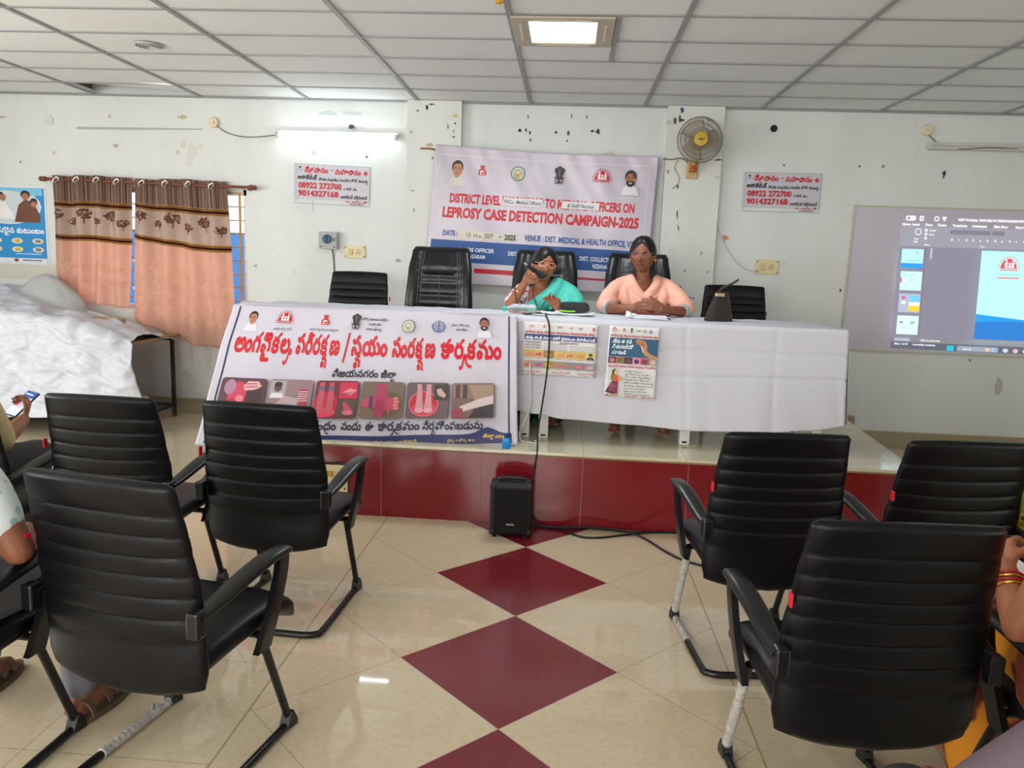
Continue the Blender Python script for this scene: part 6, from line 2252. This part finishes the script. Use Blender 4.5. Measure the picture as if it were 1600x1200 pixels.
def face_details(M, s, parent, org, lips, brow=True, bindi=None):
    R3 = M.to_3x3()
    for sg in (-1, 1):
        b = MB()
        c = M @ (Vector((sg * .031, -.0735, .013)) * s) - org
        b.mi = 0
        b.sphere(c, (.0130 * s, .0085 * s, .0050 * s), 14, 10, R3)
        b.mi = 1
        b.sphere(M @ (Vector((sg * .031 - .002, -.0800, .013)) * s) - org, (.0058 * s, .0034 * s, .0049 * s), 10, 8, R3)
        b.mi = 1
        b.tube([M @ (Vector((sg * (.031 + x), -.0800 + 9 * x * x, .0180 - 14 * x * x)) * s) - org for x in (-.015, -.008, 0, .008, .016)], [.0010, .0019, .0022, .0019, .0010], 6)
        b.build('eye', [M_EYEW, M_IRIS], parent)
        b = MB()
        b.tube([M @ (Vector((sg * x, y, z)) * s) - org for x, y, z in ((.014, -.0885, .030), (.026, -.0875, .036), (.040, -.080, .034), (.048, -.073, .030))], [.0022, .003, .0026, .0012], 6)
        b.build('eyebrow', M_HAIR, parent)
    b = MB()
    b.tube([M @ (Vector((x, y, z)) * s) - org for x, y, z in ((-.024, -.0790, -.0585), (-.012, -.0880, -.0560), (0, -.0905, -.0575), (.012, -.0880, -.0560), (.024, -.0790, -.0585))], [.0012, .0040, .0042, .0040, .0012], 8)
    b.tube([M @ (Vector((x, y, z)) * s) - org for x, y, z in ((-.022, -.0790, -.0605), (-.010, -.0875, -.0640), (0, -.0895, -.0650), (.010, -.0875, -.0640), (.022, -.0790, -.0605))], [.0012, .0048, .0052, .0048, .0012], 8)
    b.build('lips', lips, parent)
    if bindi:
        b = MB()
        b.sphere(M @ (Vector((0, -.0925, .040)) * s) - org, (.0042, .002, .0042), 8, 6, R3)
        b.build('bindi', bindi, parent)

def spectacles(M, s, parent, org, m, rx=.026, rz=.019):
    g = MB()
    for sg in (-1, 1):
        g.tube([M @ (Vector((sg * .032 + rx * cos(a), -.099 + .012 * (rx * cos(a) * sg / .03 + .4) ** 2, .010 + rz * sin(a))) * s) - org for a in [2 * pi * i / 24 for i in range(25)]], .0026, 6, cap=False)
        g.tube([M @ (Vector(q) * s) - org for q in ((sg * .057, -.088, .014), (sg * .078, -.050, .014), (sg * .078, .004, .010))], .0016, 6)
    g.tube([M @ (Vector(q) * s) - org for q in ((-.008, -.0985, .014), (0, -.1015, .017), (.008, -.0985, .014))], .0026, 6)
    o = g.build('spectacles', m, parent)
    g = MB()
    for sg in (-1, 1):
        ctr = [M @ (Vector((sg * .032 + rx * .96 * cos(a), -.0988 + .012 * (rx * cos(a) * sg / .03 + .4) ** 2, .010 + rz * .96 * sin(a))) * s) - org for a in [2 * pi * i / 20 for i in range(20)]]
        vs = [g.bm.verts.new(p) for p in ctr]
        g.face(vs)
    g.build('lens', mat('spectacle_lens', (1, 1, 1, 1), .05, trans=1.0, ior=1.05, alpha=.25), o, solid=.001)
    return o

def necklace(name, pts, r, m, parent, org):
    b = MB()
    b.tube([Vector(p) - org for p in bez(pts, 6)], r, 6)
    return b.build(name, m, parent)

def bangle(name, c, axis, rx, r, m, parent, org):
    b = MB()
    a = Vector(axis).normalized()
    u = a.orthogonal().normalized()
    v = a.cross(u)
    b.tube([Vector(c) - org + (u * cos(t) + v * sin(t)) * rx for t in [2 * pi * i / 24 for i in range(25)]], r, 8, cap=False)
    return b.build(name, m, parent)

def foot_shapes(fl, heel, toe, ankle, s=1.0):
    heel, toe, ankle = Vector(heel), Vector(toe), Vector(ankle)
    d = (toe - heel).normalized()
    sd = d.cross(Vector((0, 0, 1))).normalized()
    fl.limb([ankle, heel + Vector((0, 0, .035))], [.036 * s, .032 * s], 12)
    fl.limb([heel + Vector((0, 0, .034)), heel + d * .09 + Vector((0, 0, .040)), heel + d * .17 + Vector((0, 0, .024))], [.031 * s, .036 * s, .027 * s], 12)
    fl.limb([ankle + Vector((0, 0, -.01)), heel + d * .11 + Vector((0, 0, .045))], [.034 * s, .030 * s], 12)
    for i, o in enumerate((-.032, -.014, .002, .017, .031)):
        L = (.050, .056, .050, .044, .036)[i]
        r = (.0115, .0088, .0084, .008, .0076)[i]
        fl.limb([heel + d * .15 + sd * o * .8 + Vector((0, 0, .018)), heel + d * (.16 + L * .6) + sd * o + Vector((0, 0, .016)), heel + d * (.16 + L) + sd * o + Vector((0, 0, .010))], [r * 1.25, r, r * .9], 8, sub=3)

def frame(loc, yaw, pitch=0, roll=0):
    """head frame: yaw turns the face (0 = towards -y), + turns towards +x"""
    return Matrix.Translation(Vector(loc)) @ Matrix.Rotation(radians(yaw), 4, 'Z') @ Matrix.Rotation(radians(roll), 4, 'Y') @ Matrix.Rotation(radians(pitch), 4, 'X')

# ---- woman in peach, hands clasped over the folder
ORG = Vector((.55, 5.75, STAGE_Z))
SK2 = skin_mat('brown_skin', rgb(136, 84, 60))
HM = frame((.518, 5.578, 1.638), -16, 5, 0)
fl = Flesh()
add_head(fl, HM, 1.06)
fl.limb([(.535, 5.645, 1.43), (.532, 5.635, 1.49), (.527, 5.625, 1.58)], [.060, .047, .050])
fl.rings([((.545, 5.80, .93), .17, .12), ((.545, 5.76, 1.05), .155, .11), ((.54, 5.70, 1.20), .165, .11), ((.535, 5.66, 1.33), .165, .095), ((.535, 5.645, 1.42), .12, .072), ((.535, 5.64, 1.46), .06, .05)])
for sg in (-1, 1):
    sh = (.54 + sg * .165, 5.64, 1.395)
    el = (.545 + sg * .262, 5.42, 1.258)
    wr = (.545 + sg * .088, 5.285 - (.024 if sg > 0 else 0), 1.274)
    fl.limb([sh, (.54 + sg * .235, 5.55, 1.31), el], [.052, .046, .040])
    fl.limb([el, (.545 + sg * .18, 5.345, 1.266), wr], [.040, .034, .025])
    kn = (.545 + sg * .14, 5.36, .97)
    an = (.525 + sg * .145, 5.16, .55)
    fl.limb([(.545 + sg * .09, 5.80, .97), kn], [.085, .06])
    fl.limb([kn, (.53 + sg * .145, 5.24, .78), an], [.056, .052, .034])
    foot_shapes(fl, (.515 + sg * .143, 5.19, STAGE_Z + .016), (.505 + sg * .165, 4.98, STAGE_Z + .016), an)
hand_shapes(fl, (.455, 5.285, 1.280), (.90, -.34, .22), (.30, .92, .10), .95, (42, 46, 50, 54), thumb=-1, thumb_curl=0, out=.30, lift=0)
hand_shapes(fl, (.640, 5.258, 1.284), (-.93, -.16, .22), (-.12, .95, -.22), .95, (16, 18, 20, 24), thumb=-1, thumb_curl=0, out=.30, lift=0)
W2 = fl.finish('person', SK2, None, .0046, 3, ORG)
W2.location = ORG
tag(W2, 'seated woman with spectacles in a peach kurta, her hands clasped on the table', 'person')
hair_mesh('hair', HM, 1.06, M_HAIR, W2, ORG, .040, True, .004)
face_details(HM, 1.06, W2, ORG, mat('brown_lips', rgb(112, 58, 50), .45))
spectacles(HM, 1.06, W2, ORG, mat('tortoise_rim', rgb(150, 112, 112), .3), .028, .023)
PEACH = fabric_mat('peach_cotton', rgb(238, 176, 156))
g = Flesh()
g.rings([((.545, 5.80, .92), .20, .15), ((.545, 5.76, 1.05), .185, .135), ((.54, 5.70, 1.20), .195, .135), ((.54, 5.665, 1.30), .20, .128), ((.54, 5.665, 1.345), .19, .115), ((.54, 5.69, 1.375), .17, .085)])
for sg in (-1, 1):
    g.limb([(.54 + sg * .135, 5.66, 1.418), (.54 + sg * .19, 5.63, 1.385), (.54 + sg * .245, 5.55, 1.315), (.545 + sg * .275, 5.45, 1.275)], [.060, .070, .072, .066])
    # shawl falling from the shoulder over the upper arm
    g.limb([(.54 + sg * .105, 5.655, 1.455), (.54 + sg * .18, 5.60, 1.415), (.54 + sg * .25, 5.52, 1.345), (.545 + sg * .305, 5.455, 1.275)], [.040, .052, .055, .040])
    g.limb([(.54 + sg * .09, 5.71, 1.45), (.54 + sg * .095, 5.62, 1.468), (.54 + sg * .078, 5.555, 1.425), (.54 + sg * .03, 5.535, 1.365)], [.032, .032, .034, .030])
    g.limb([(.54 + sg * .13, 5.60, 1.43), (.54 + sg * .14, 5.545, 1.36), (.54 + sg * .12, 5.535, 1.27), (.54 + sg * .10, 5.56, 1.20)], [.03, .034, .036, .04])
for k, (zc, w) in enumerate(((1.345, .105), (1.315, .125), (1.285, .14), (1.25, .15))):
    g.limb([(.54 - w, 5.56 + .01 * k, zc + .085), (.54 - w * .55, 5.525, zc + .025), (.545, 5.512, zc), (.54 + w * .55, 5.525, zc + .025), (.54 + w, 5.56 + .01 * k, zc + .085)], [.016, .015, .015, .015, .016], 8)
g.finish('kurta', PEACH, W2, .0075, 3, ORG)
for sg in (-1, 1):
    g = MB()
    g.tube([Vector((.545 + sg * .285, 5.452, 1.268)) - ORG, Vector((.545 + sg * .246, 5.405, 1.264)) - ORG], [.056, .050], 16)
    g.build('sleeve_cuff', mat('grey_lace', rgb(176, 178, 176), .8, noise_amt=.2, noise_scale=60), W2)
g = Flesh()
for sg in (-1, 1):
    g.limb([(.545 + sg * .09, 5.80, .97), (.545 + sg * .14, 5.36, .985)], [.105, .085])
    g.limb([(.545 + sg * .14, 5.36, .985), (.53 + sg * .145, 5.24, .78), (.525 + sg * .145, 5.175, .585)], [.082, .078, .062])
g.finish('trousers', fabric_mat('dark_salwar', rgb(40, 36, 42)), W2, .01, 3, ORG)
necklace('gold_chain', [(.485, 5.600, 1.475), (.50, 5.572, 1.44), (.53, 5.556, 1.405), (.565, 5.570, 1.44), (.585, 5.600, 1.475)], .0022, M_GOLD, W2, ORG)
for sg in (-1, 1):
    b = MB()
    b.sphere(HM @ Vector((sg * .089, .002, -.036)) - ORG, (.006, .006, .012), 8, 6)
    b.build('earring', M_GOLD, W2)

# ---- woman in the turquoise sari, speaking into a microphone
ORG = Vector((-.19, 5.78, STAGE_Z))
SK1 = skin_mat('light_brown_skin', rgb(158, 100, 70))
HM = frame((-.176, 5.560, 1.542), 16, 5, 8)
fl = Flesh()
add_head(fl, HM, 1.04)
fl.limb([(-.19, 5.65, 1.32), (-.187, 5.63, 1.40), (-.183, 5.605, 1.48)], [.064, .050, .052])
fl.rings([((-.18, 5.84, .93), .18, .13), ((-.18, 5.78, 1.05), .17, .125), ((-.18, 5.70, 1.17), .175, .12), ((-.185, 5.655, 1.27), .17, .10), ((-.19, 5.645, 1.345), .13, .078), ((-.19, 5.64, 1.39), .06, .05)])
fl.limb([(-.335, 5.63, 1.335), (-.375, 5.54, 1.285), (-.395, 5.44, 1.256)], [.056, .050, .043])
fl.limb([(-.395, 5.44, 1.256), (-.348, 5.41, 1.335), (-.300, 5.395, 1.412)], [.043, .037, .026])
fl.limb([(-.03, 5.63, 1.335), (.03, 5.54, 1.285), (.05, 5.45, 1.256)], [.056, .05, .042])
fl.limb([(.05, 5.45, 1.256), (-.01, 5.40, 1.255), (-.065, 5.36, 1.250)], [.042, .034, .026])
MIC0, MIC1 = Vector((-.296, 5.352, 1.545)), Vector((-.170, 5.392, 1.462))
ax = (MIC1 - MIC0).normalized()
fd = Vector((.52, -.10, .80))
fd = (fd - ax * fd.dot(ax)).normalized()
hand_shapes(fl, (-.296, 5.392, 1.416), fd, (.12, -1, .1), .95, (84, 88, 92, 94), thumb=1, thumb_curl=40, spread=1)
hand_shapes(fl, (-.062, 5.362, 1.252), (-.55, -.25, .72), (-.35, -.85, -.1), .92, (26, 30, 34, 40), thumb=1, thumb_curl=20)
for sg in (-1, 1):
    kn = (-.19 + sg * .12, 5.40, .97)
    an = (-.19 + sg * .11, 5.30, .55)
    fl.limb([(-.19 + sg * .09, 5.82, .97), kn], [.09, .065])
    fl.limb([kn, (-.19 + sg * .115, 5.36, .78), an], [.06, .054, .036])
    foot_shapes(fl, (-.19 + sg * .11, 5.33, STAGE_Z + .016), (-.19 + sg * .13, 5.12, STAGE_Z + .016), an)
W1 = fl.finish('person', SK1, None, .0046, 3, ORG)
W1.location = ORG
tag(W1, 'seated woman in a turquoise sari and spectacles holding a microphone to her mouth', 'person')
hair_mesh('hair', HM, 1.04, M_HAIR, W1, ORG, .034, True, .006, tail=False)
face_details(HM, 1.04, W1, ORG, mat('rose_lips', rgb(128, 66, 58), .45), bindi=mat('maroon_bindi', rgb(90, 14, 22), .5))
spectacles(HM, 1.04, W1, ORG, mat('rose_gold_rim', rgb(226, 160, 136), .35), .026, .017)
TEAL = fabric_mat('turquoise_silk', rgb(72, 190, 174), rough=.6)
g = Flesh()
g.rings([((-.18, 5.84, .92), .21, .16), ((-.18, 5.78, 1.05), .20, .15), ((-.175, 5.70, 1.16), .20, .145), ((-.165, 5.665, 1.235), .185, .125, .35), ((-.14, 5.66, 1.275), .15, .105, .55)])
g.limb([(-.05, 5.72, 1.395), (-.075, 5.62, 1.408), (-.10, 5.555, 1.355), (-.17, 5.525, 1.275), (-.25, 5.53, 1.205)], [.045, .050, .056, .070, .075])
g.limb([(-.03, 5.66, 1.375), (.01, 5.60, 1.345), (.05, 5.52, 1.30), (.065, 5.46, 1.275)], [.062, .070, .070, .060])
g.limb([(.0, 5.58, 1.35), (-.02, 5.52, 1.29), (-.03, 5.49, 1.245)], [.055, .060, .060])
for k in range(5):
    g.limb([(-.065 + .02 * k, 5.585 - .004 * k, 1.405 - .012 * k), (-.09 + .03 * k, 5.520, 1.32 - .01 * k), (-.16 + .045 * k, 5.487, 1.235)], [.010, .011, .012], 8)
g.finish('sari', TEAL, W1, .0075, 3, ORG)
b = MB()
b.grid(lambda u, v: Vector((.005 + .10 * u + .05 * v, 5.478 + .02 * u - .030 * v + .006 * sin(u * 12), 1.345 - .045 * u - .115 * v)) - ORG, 12, 12)
b.build('sari_border', mat('pale_gold_border', rgb(140, 196, 166), .6, noise_amt=.25, noise_scale=70), W1, solid=.003)
g = Flesh()
g.rings([((-.185, 5.69, 1.18), .178, .122), ((-.188, 5.66, 1.27), .178, .106, .0), ((-.192, 5.665, 1.325), .150, .075)])
g.limb([(-.325, 5.635, 1.345), (-.362, 5.56, 1.305), (-.385, 5.485, 1.275)], [.066, .066, .062])
g.finish('blouse', fabric_mat('printed_blouse', rgb(226, 214, 216), rgb(196, 40, 104), 'blotch', 34), W1, .0075, 3, ORG)
g = Flesh()
for sg in (-1, 1):
    g.limb([(-.19 + sg * .09, 5.82, .97), (-.19 + sg * .12, 5.40, .985)], [.12, .10])
    g.limb([(-.19 + sg * .12, 5.40, .985), (-.19 + sg * .11, 5.36, .78), (-.19 + sg * .10, 5.30, .545)], [.10, .11, .12])
g.finish('sari_skirt', fabric_mat('dark_turquoise_silk', rgb(34, 74, 74)), W1, .012, 3, ORG)
bangle('bangle', (-.340, 5.408, 1.355), (.053, -.01, .09), .042, .0045, M_GOLD, W1, ORG)
necklace('bead_necklace', [(-.245, 5.60, 1.40), (-.245, 5.545, 1.34), (-.222, 5.455, 1.285), (-.192, 5.418, 1.228), (-.160, 5.428, 1.285), (-.115, 5.50, 1.36), (-.125, 5.60, 1.40)], .0032, mat('black_beads', rgb(24, 20, 22), .35), W1, ORG)
b = MB()
b.sphere(Vector((-.192, 5.416, 1.218)) - ORG, (.009, .005, .013), 8, 6)
b.build('pendant', M_GOLD, W1)

t = thing('microphone', 'black handheld microphone held at the mouth of the woman in the sari', 'microphone', MIC0)
L = (MIC1 - MIC0).length
Q = ax.to_track_quat('Z', 'Y').to_matrix().to_4x4()
t.rotation_euler = Q.to_euler()
b = MB()
b.lathe([(0, .012), (.010, .012), (.0125, .05), (.0155, .108), (.0155, .112), (0, .112)], n=16)
b.build('handle', M_BLK, t)
b = MB()
b.lathe([(0, .110), (.019, .112), (.024, .126), (.0245, .140), (.020, .156), (.010, .164), (0, .166)], n=18)
b.build('grille', mat('mic_grille', rgb(34, 34, 36), .5, bump=.6, bump_scale=900), t)
b = MB()
b.lathe([(0, -.012), (.008, -.012), (.0085, .012), (0, .012)], n=12)
b.build('plug', mat('grey_plug', rgb(150, 146, 138), .4), t)
wire('microphone_cable', [MIC0 + Vector((-.002, 0, .004)), Vector((-.318, 5.352, 1.535)), Vector((-.350, 5.350, 1.47)), Vector((-.362, 5.345, 1.38)), Vector((-.350, 5.335, 1.29)), Vector((-.335, 5.30, 1.236)), Vector((-.325, 5.20, 1.232))], .004, M_CAB, 'black cable hanging from the held microphone beside the raised forearm', 'cable')

# ---- people in the audience at the two edges of the photograph
def audience(label, chair_o, skin, garments, arms, gender='m', hairline=.05, face_yaw=180, legs=True, sandals=None, feet=None, dx=0.0, knee=(-.11, .11), slouch=0.0):
    """seated figure facing the stage (+y). arms: list of (side, shoulder?, elbow, wrist, hand_dir, palm_normal, curl) in world space"""
    cx, cy = chair_o.location.x + dx, chair_o.location.y
    ORG = Vector((cx, cy, 0))
    L = lambda x, y, z: Vector((cx + x, cy + y, z - slouch * max(0, z - .45) * 2))
    HM = frame(L(0, -.02, 1.205), face_yaw, 6, 0)
    sk = skin
    fl = Flesh()
    add_head(fl, HM, 1.0)
    fl.limb([L(0, -.09, 1.01), L(0, -.07, 1.08), L(0, -.045, 1.17)], [.066, .054, .055])
    fl.rings([(L(0, -.06, .50), .17, .12), (L(0, -.075, .62), .155, .11), (L(0, -.09, .78), .165, .11), (L(0, -.10, .92), .17, .10), (L(0, -.10, 1.0), .13, .075), (L(0, -.095, 1.04), .06, .05)])
    for (sg, el, wr, hd, pn, cu, th) in arms:
        sh = L(sg * .175, -.09, .965)
        mid = (sh + Vector(el)) / 2 + Vector((sg * .012, 0, 0))
        fl.limb([sh, mid, el], [.056, .048, .041])
        fl.limb([el, (Vector(el) + Vector(wr)) / 2, wr], [.041, .038, .027])
        hand_shapes(fl, wr, hd, pn, .98, cu, thumb=th)
    ft = feet or [(-.11, .30), (.11, .30)]
    for sg, (fx, fyy), kx in zip((-1, 1), ft, knee):
        kn = L(kx, .40, .525)
        an = L(fx, fyy, .10)
        fl.limb([L(sg * .09, -.06, .54), kn], [.088, .062])
        fl.limb([kn, (kn + an) / 2 + Vector((0, -.02, 0)), an], [.058, .054, .035])
        foot_shapes(fl, L(fx, fyy - .03, .024), L(fx + sg * .03, fyy + .2, .024), an)
    p = fl.finish('person', sk, None, .006, 3, ORG)
    p.location = ORG
    tag(p, label, 'person')
    hair_mesh('hair', HM, 1.0, M_HAIR, p, ORG, hairline, gender == 'f', 0)
    face_details(HM, 1.0, p, ORG, mat('brown_lips', rgb(112, 58, 50), .45))
    for gname, gm, kind, opt in garments:
        g = Flesh()
        if kind == 'top':
            g.rings([(L(0, -.06, .47), .195, .15), (L(0, -.075, .62), .180, .135), (L(0, -.09, .78), .185, .13), (L(0, -.10, .92), .188, .118), (L(0, -.10, .99), .155, .095), (L(0, -.095, 1.025), .085, .07)])
            for (sg, el, *_r) in arms:
                sh = L(sg * .172, -.09, .968)
                e = sh + (Vector(el) - sh) * opt
                g.limb([sh, (sh + e) / 2 + Vector((sg * .012, 0, 0)), e], [.068, .066, .062])
        elif kind == 'bottom':
            for sg, (fx, fyy), kx in zip((-1, 1), ft, knee):
                kn = L(kx, .40, .53)
                an = L(fx, fyy, .14)
                g.limb([L(sg * .09, -.06, .545), kn], [.108, .085])
                g.limb([kn, (kn + an) / 2 + Vector((0, -.02, 0)), an], [.078, .066, .054])
        elif kind == 'skirt':
            for sg, (fx, fyy) in zip((-1, 1), ft):
                kn = L(sg * .10, .40, .54)
                g.limb([L(sg * .10, -.08, .555), kn], [.135, .11])
                g.limb([kn, L(fx, fyy + .02, .30), L(fx * .9, fyy, .10)], [.11, .12, .13])
            g.rings([(L(0, -.05, .45), .24, .17), (L(0, -.05, .58), .25, .18), (L(0, -.07, .72), .20, .15)])
        g.finish(gname, gm, p, .009, 3, ORG)
    if sandals:
        for sg, (fx, fyy) in zip((-1, 1), ft):
            b = MB()
            out = []
            for j in range(20):
                a = 2 * pi * j / 20
                w = .046 + .006 * sin(a)
                out.append((fx + sg * .015 * (sin(a) + 1) + w * cos(a), fyy + .085 + .135 * sin(a)))
            b.prism([(x, y) for x, y in out], .003, .022, 'z')
            s_ = b.build('sandal', sandals, p, smooth=False)
            for q in (.035, .125, .175):
                b = MB()
                b.loft([[Vector((fx + sg * .015 + (.046 * cos(a)), fyy + q - .06 + w, .028 + .055 * (1 - q * 2.4) * max(0, sin(a)) + .012)) for w in (-.011, .011)] + [Vector((fx + sg * .015 + (.050 * cos(a)), fyy + q - .06 + w, .030 + .058 * (1 - q * 2.4) * max(0, sin(a)) + .014)) for w in (.011, -.011)] for a in [radians(x) for x in range(0, 181, 15)]])
                b.build('strap', sandals, s_)
    return p

M_SANDAL = mat('tan_sandal', rgb(92, 74, 56), .6)
# man with a phone, left edge, front row
pc = Vector((-2.515, 3.43, .812))
audience('person in dark trousers at the left edge raising a phone in his hand', ch_d, skin_mat('warm_brown_skin', rgb(150, 98, 70)),
         [('shirt', fabric_mat('yellow_checked_shirt', rgb(206, 190, 140)), 'top', .95), ('trousers', fabric_mat('charcoal_trousers', rgb(44, 42, 46)), 'bottom', 0)],
         [(1, Vector((-2.44, 3.13, .70)), Vector((-2.485, 3.335, .755)), (-.25, .75, .55), (-.75, -.25, .45), (45, 48, 50, 52), 1),
          (-1, Vector((-2.78, 3.08, .70)), Vector((-2.70, 3.32, .66)), (.4, .9, 0), (.3, 0, -1), (35, 35, 38, 40), -1)], sandals=M_SANDAL, dx=-.22)
t = thing('smartphone', 'dark smartphone with a blue and white screen held up at the left edge', 'phone', (-2.535, 3.40, .815))
t.rotation_euler = (radians(38), radians(8), radians(-16))
b = MB()
b.box((0, 0, 0), (.075, .155, .009), bevel=.004, seg=3)
b.build('case', mat('phone_black', rgb(18, 18, 22), .3), t, smooth=False)
A = Art(lambda a, b_, l: Vector((a, -b_, .0048 + l)), .0002)
A.rect(-.034, -.073, .034, .073, (190, 196, 214)); A.rect(-.034, -.073, .034, -.036, (40, 70, 150)); A.rect(-.028, -.060, .018, -.052, (170, 190, 230)); A.rect(-.028, -.02, .026, -.006, (226, 228, 236)); A.rect(-.028, .0, -.008, .02, (200, 90, 110)); A.rect(-.028, .03, .026, .05, (226, 228, 236))
A.build('display', t, print_mat('phone_display', .2, .8))

# person in a printed shirt, left edge, second row
audience('person in a pale blue printed shirt sitting at the left edge in the second row', ch_e, skin_mat('deep_brown_skin', rgb(128, 78, 54)),
         [('shirt', fabric_mat('printed_shirt', rgb(206, 216, 216), rgb(150, 186, 196), 'cells', 30), 'top', .66), ('trousers', fabric_mat('grey_jeans', rgb(104, 104, 110)), 'bottom', 0)],
         [(1, Vector((-1.455, 1.90, .735)), Vector((-1.60, 2.13, .70)), (-.8, .5, -.1), (-.2, -.2, -1), (25, 28, 30, 34), 1),
          (-1, Vector((-2.06, 1.92, .72)), Vector((-1.90, 2.14, .68)), (.8, .5, -.1), (.2, 0, -1), (25, 28, 30, 34), -1)],
         sandals=M_SANDAL, feet=[(-.185, .36), (.225, .27)], knee=(-.12, .20))

# woman in orange with bangles, right edge, second row
SKO = skin_mat('mid_brown_skin', rgb(160, 100, 70))
po = audience('person in an orange and yellow dress with bangles, writing at the right edge', ch_i, SKO,
              [('dress_top', fabric_mat('orange_print', rgb(232, 128, 24), rgb(160, 44, 20), 'blotch', 9), 'top', .55), ('dress_skirt', fabric_mat('orange_yellow_print', rgb(238, 150, 30), rgb(120, 48, 24), 'blotch', 7), 'skirt', 0)],
              [(-1, Vector((1.165, 1.90, .695)), Vector((1.190, 2.04, .800)), (.25, .75, .45), (.75, .1, -.6), (42, 46, 50, 52), -1),
               (1, Vector((1.74, 1.92, .70)), Vector((1.52, 2.14, .70)), (-.8, .5, .1), (-.2, -.2, -1), (30, 30, 34, 38), 1)], gender='f')
og = Vector(po.location)
for k, (q, mm) in enumerate(((.62, M_GOLD), (.68, mat('red_bangle', rgb(176, 30, 30), .3)), (.74, M_GOLD), (.80, mat('red_bangle', rgb(176, 30, 30), .3)))):
    e, w = Vector((1.165, 1.90, .695)), Vector((1.190, 2.04, .800))
    bangle('bangle', e + (w - e) * q, w - e, .037, .0035, mm, po, og)
pp = Vector((1.205, 2.12, .86))
b = MB()
b.tube([(-.075, 0, 0), (-.06, 0, 0), (.07, 0, 0)], [.0015, .0048, .0048], 10)
b.mi = 1
b.tube([(-.080, 0, 0), (-.060, 0, 0)], [.001, .0045], 10)
o = b.build('pen', [M_BLK, mat('pen_tip', rgb(186, 190, 200), .3, metal=.6)])
o.location = pp
o.rotation_euler = (0, radians(6), radians(10))
tag(o, 'black pen with a pale tip in the fingers of the woman in orange', 'pen')
b = MB()
b.box((0, 0, 0), (.20, .28, .004))
b.box((0, 0, -.009), (.212, .29, .012), bevel=.002)
o = b.build('notepad', mat('white_paper_236', rgb(236, 238, 244), .6), smooth=False)
o.location = (1.25, 2.20, .745)
o.rotation_euler = (radians(6), 0, radians(8))
tag(o, 'white notepad under the writing hand of the woman in orange', 'notepad')

# person in olive and yellow, right edge, front row
audience('person in an olive and yellow dress at the right edge in the front row', ch_j, skin_mat('mid_brown_skin', rgb(160, 100, 70)),
         [('dress_top', fabric_mat('olive_yellow_print', rgb(120, 122, 40), rgb(206, 184, 40), 'blotch', 8), 'top', .97), ('dress_skirt', fabric_mat('yellow_skirt', rgb(206, 180, 40), rgb(110, 110, 40), 'blotch', 8), 'skirt', 0)],
         [(-1, Vector((1.80, 3.02, .66)), Vector((1.90, 3.22, .70)), (.6, .7, .2), (.3, 0, -1), (30, 30, 34, 38), -1),
          (1, Vector((2.36, 3.02, .68)), Vector((2.22, 3.24, .70)), (-.6, .7, .1), (-.3, 0, -1), (30, 30, 34, 38), 1)], gender='f')

# person in the mauve shirt, bottom right corner, third row
pm_ = audience('person in a faded mauve shirt in the bottom right corner', ch_k, skin_mat('deep_brown_skin', rgb(128, 78, 54)),
         [('shirt', fabric_mat('faded_mauve_cotton', rgb(92, 77, 86)), 'top', .95), ('trousers', fabric_mat('charcoal_trousers', rgb(44, 42, 46)), 'bottom', 0)],
         [(-1, Vector((.545, 1.04, .70)), Vector((.655, 1.24, .68)), (.6, .7, 0), (.3, 0, -1), (30, 30, 34, 38), -1),
          (1, Vector((1.105, 1.04, .70)), Vector((.995, 1.24, .68)), (-.6, .7, 0), (-.3, 0, -1), (30, 30, 34, 38), 1)], slouch=.01)
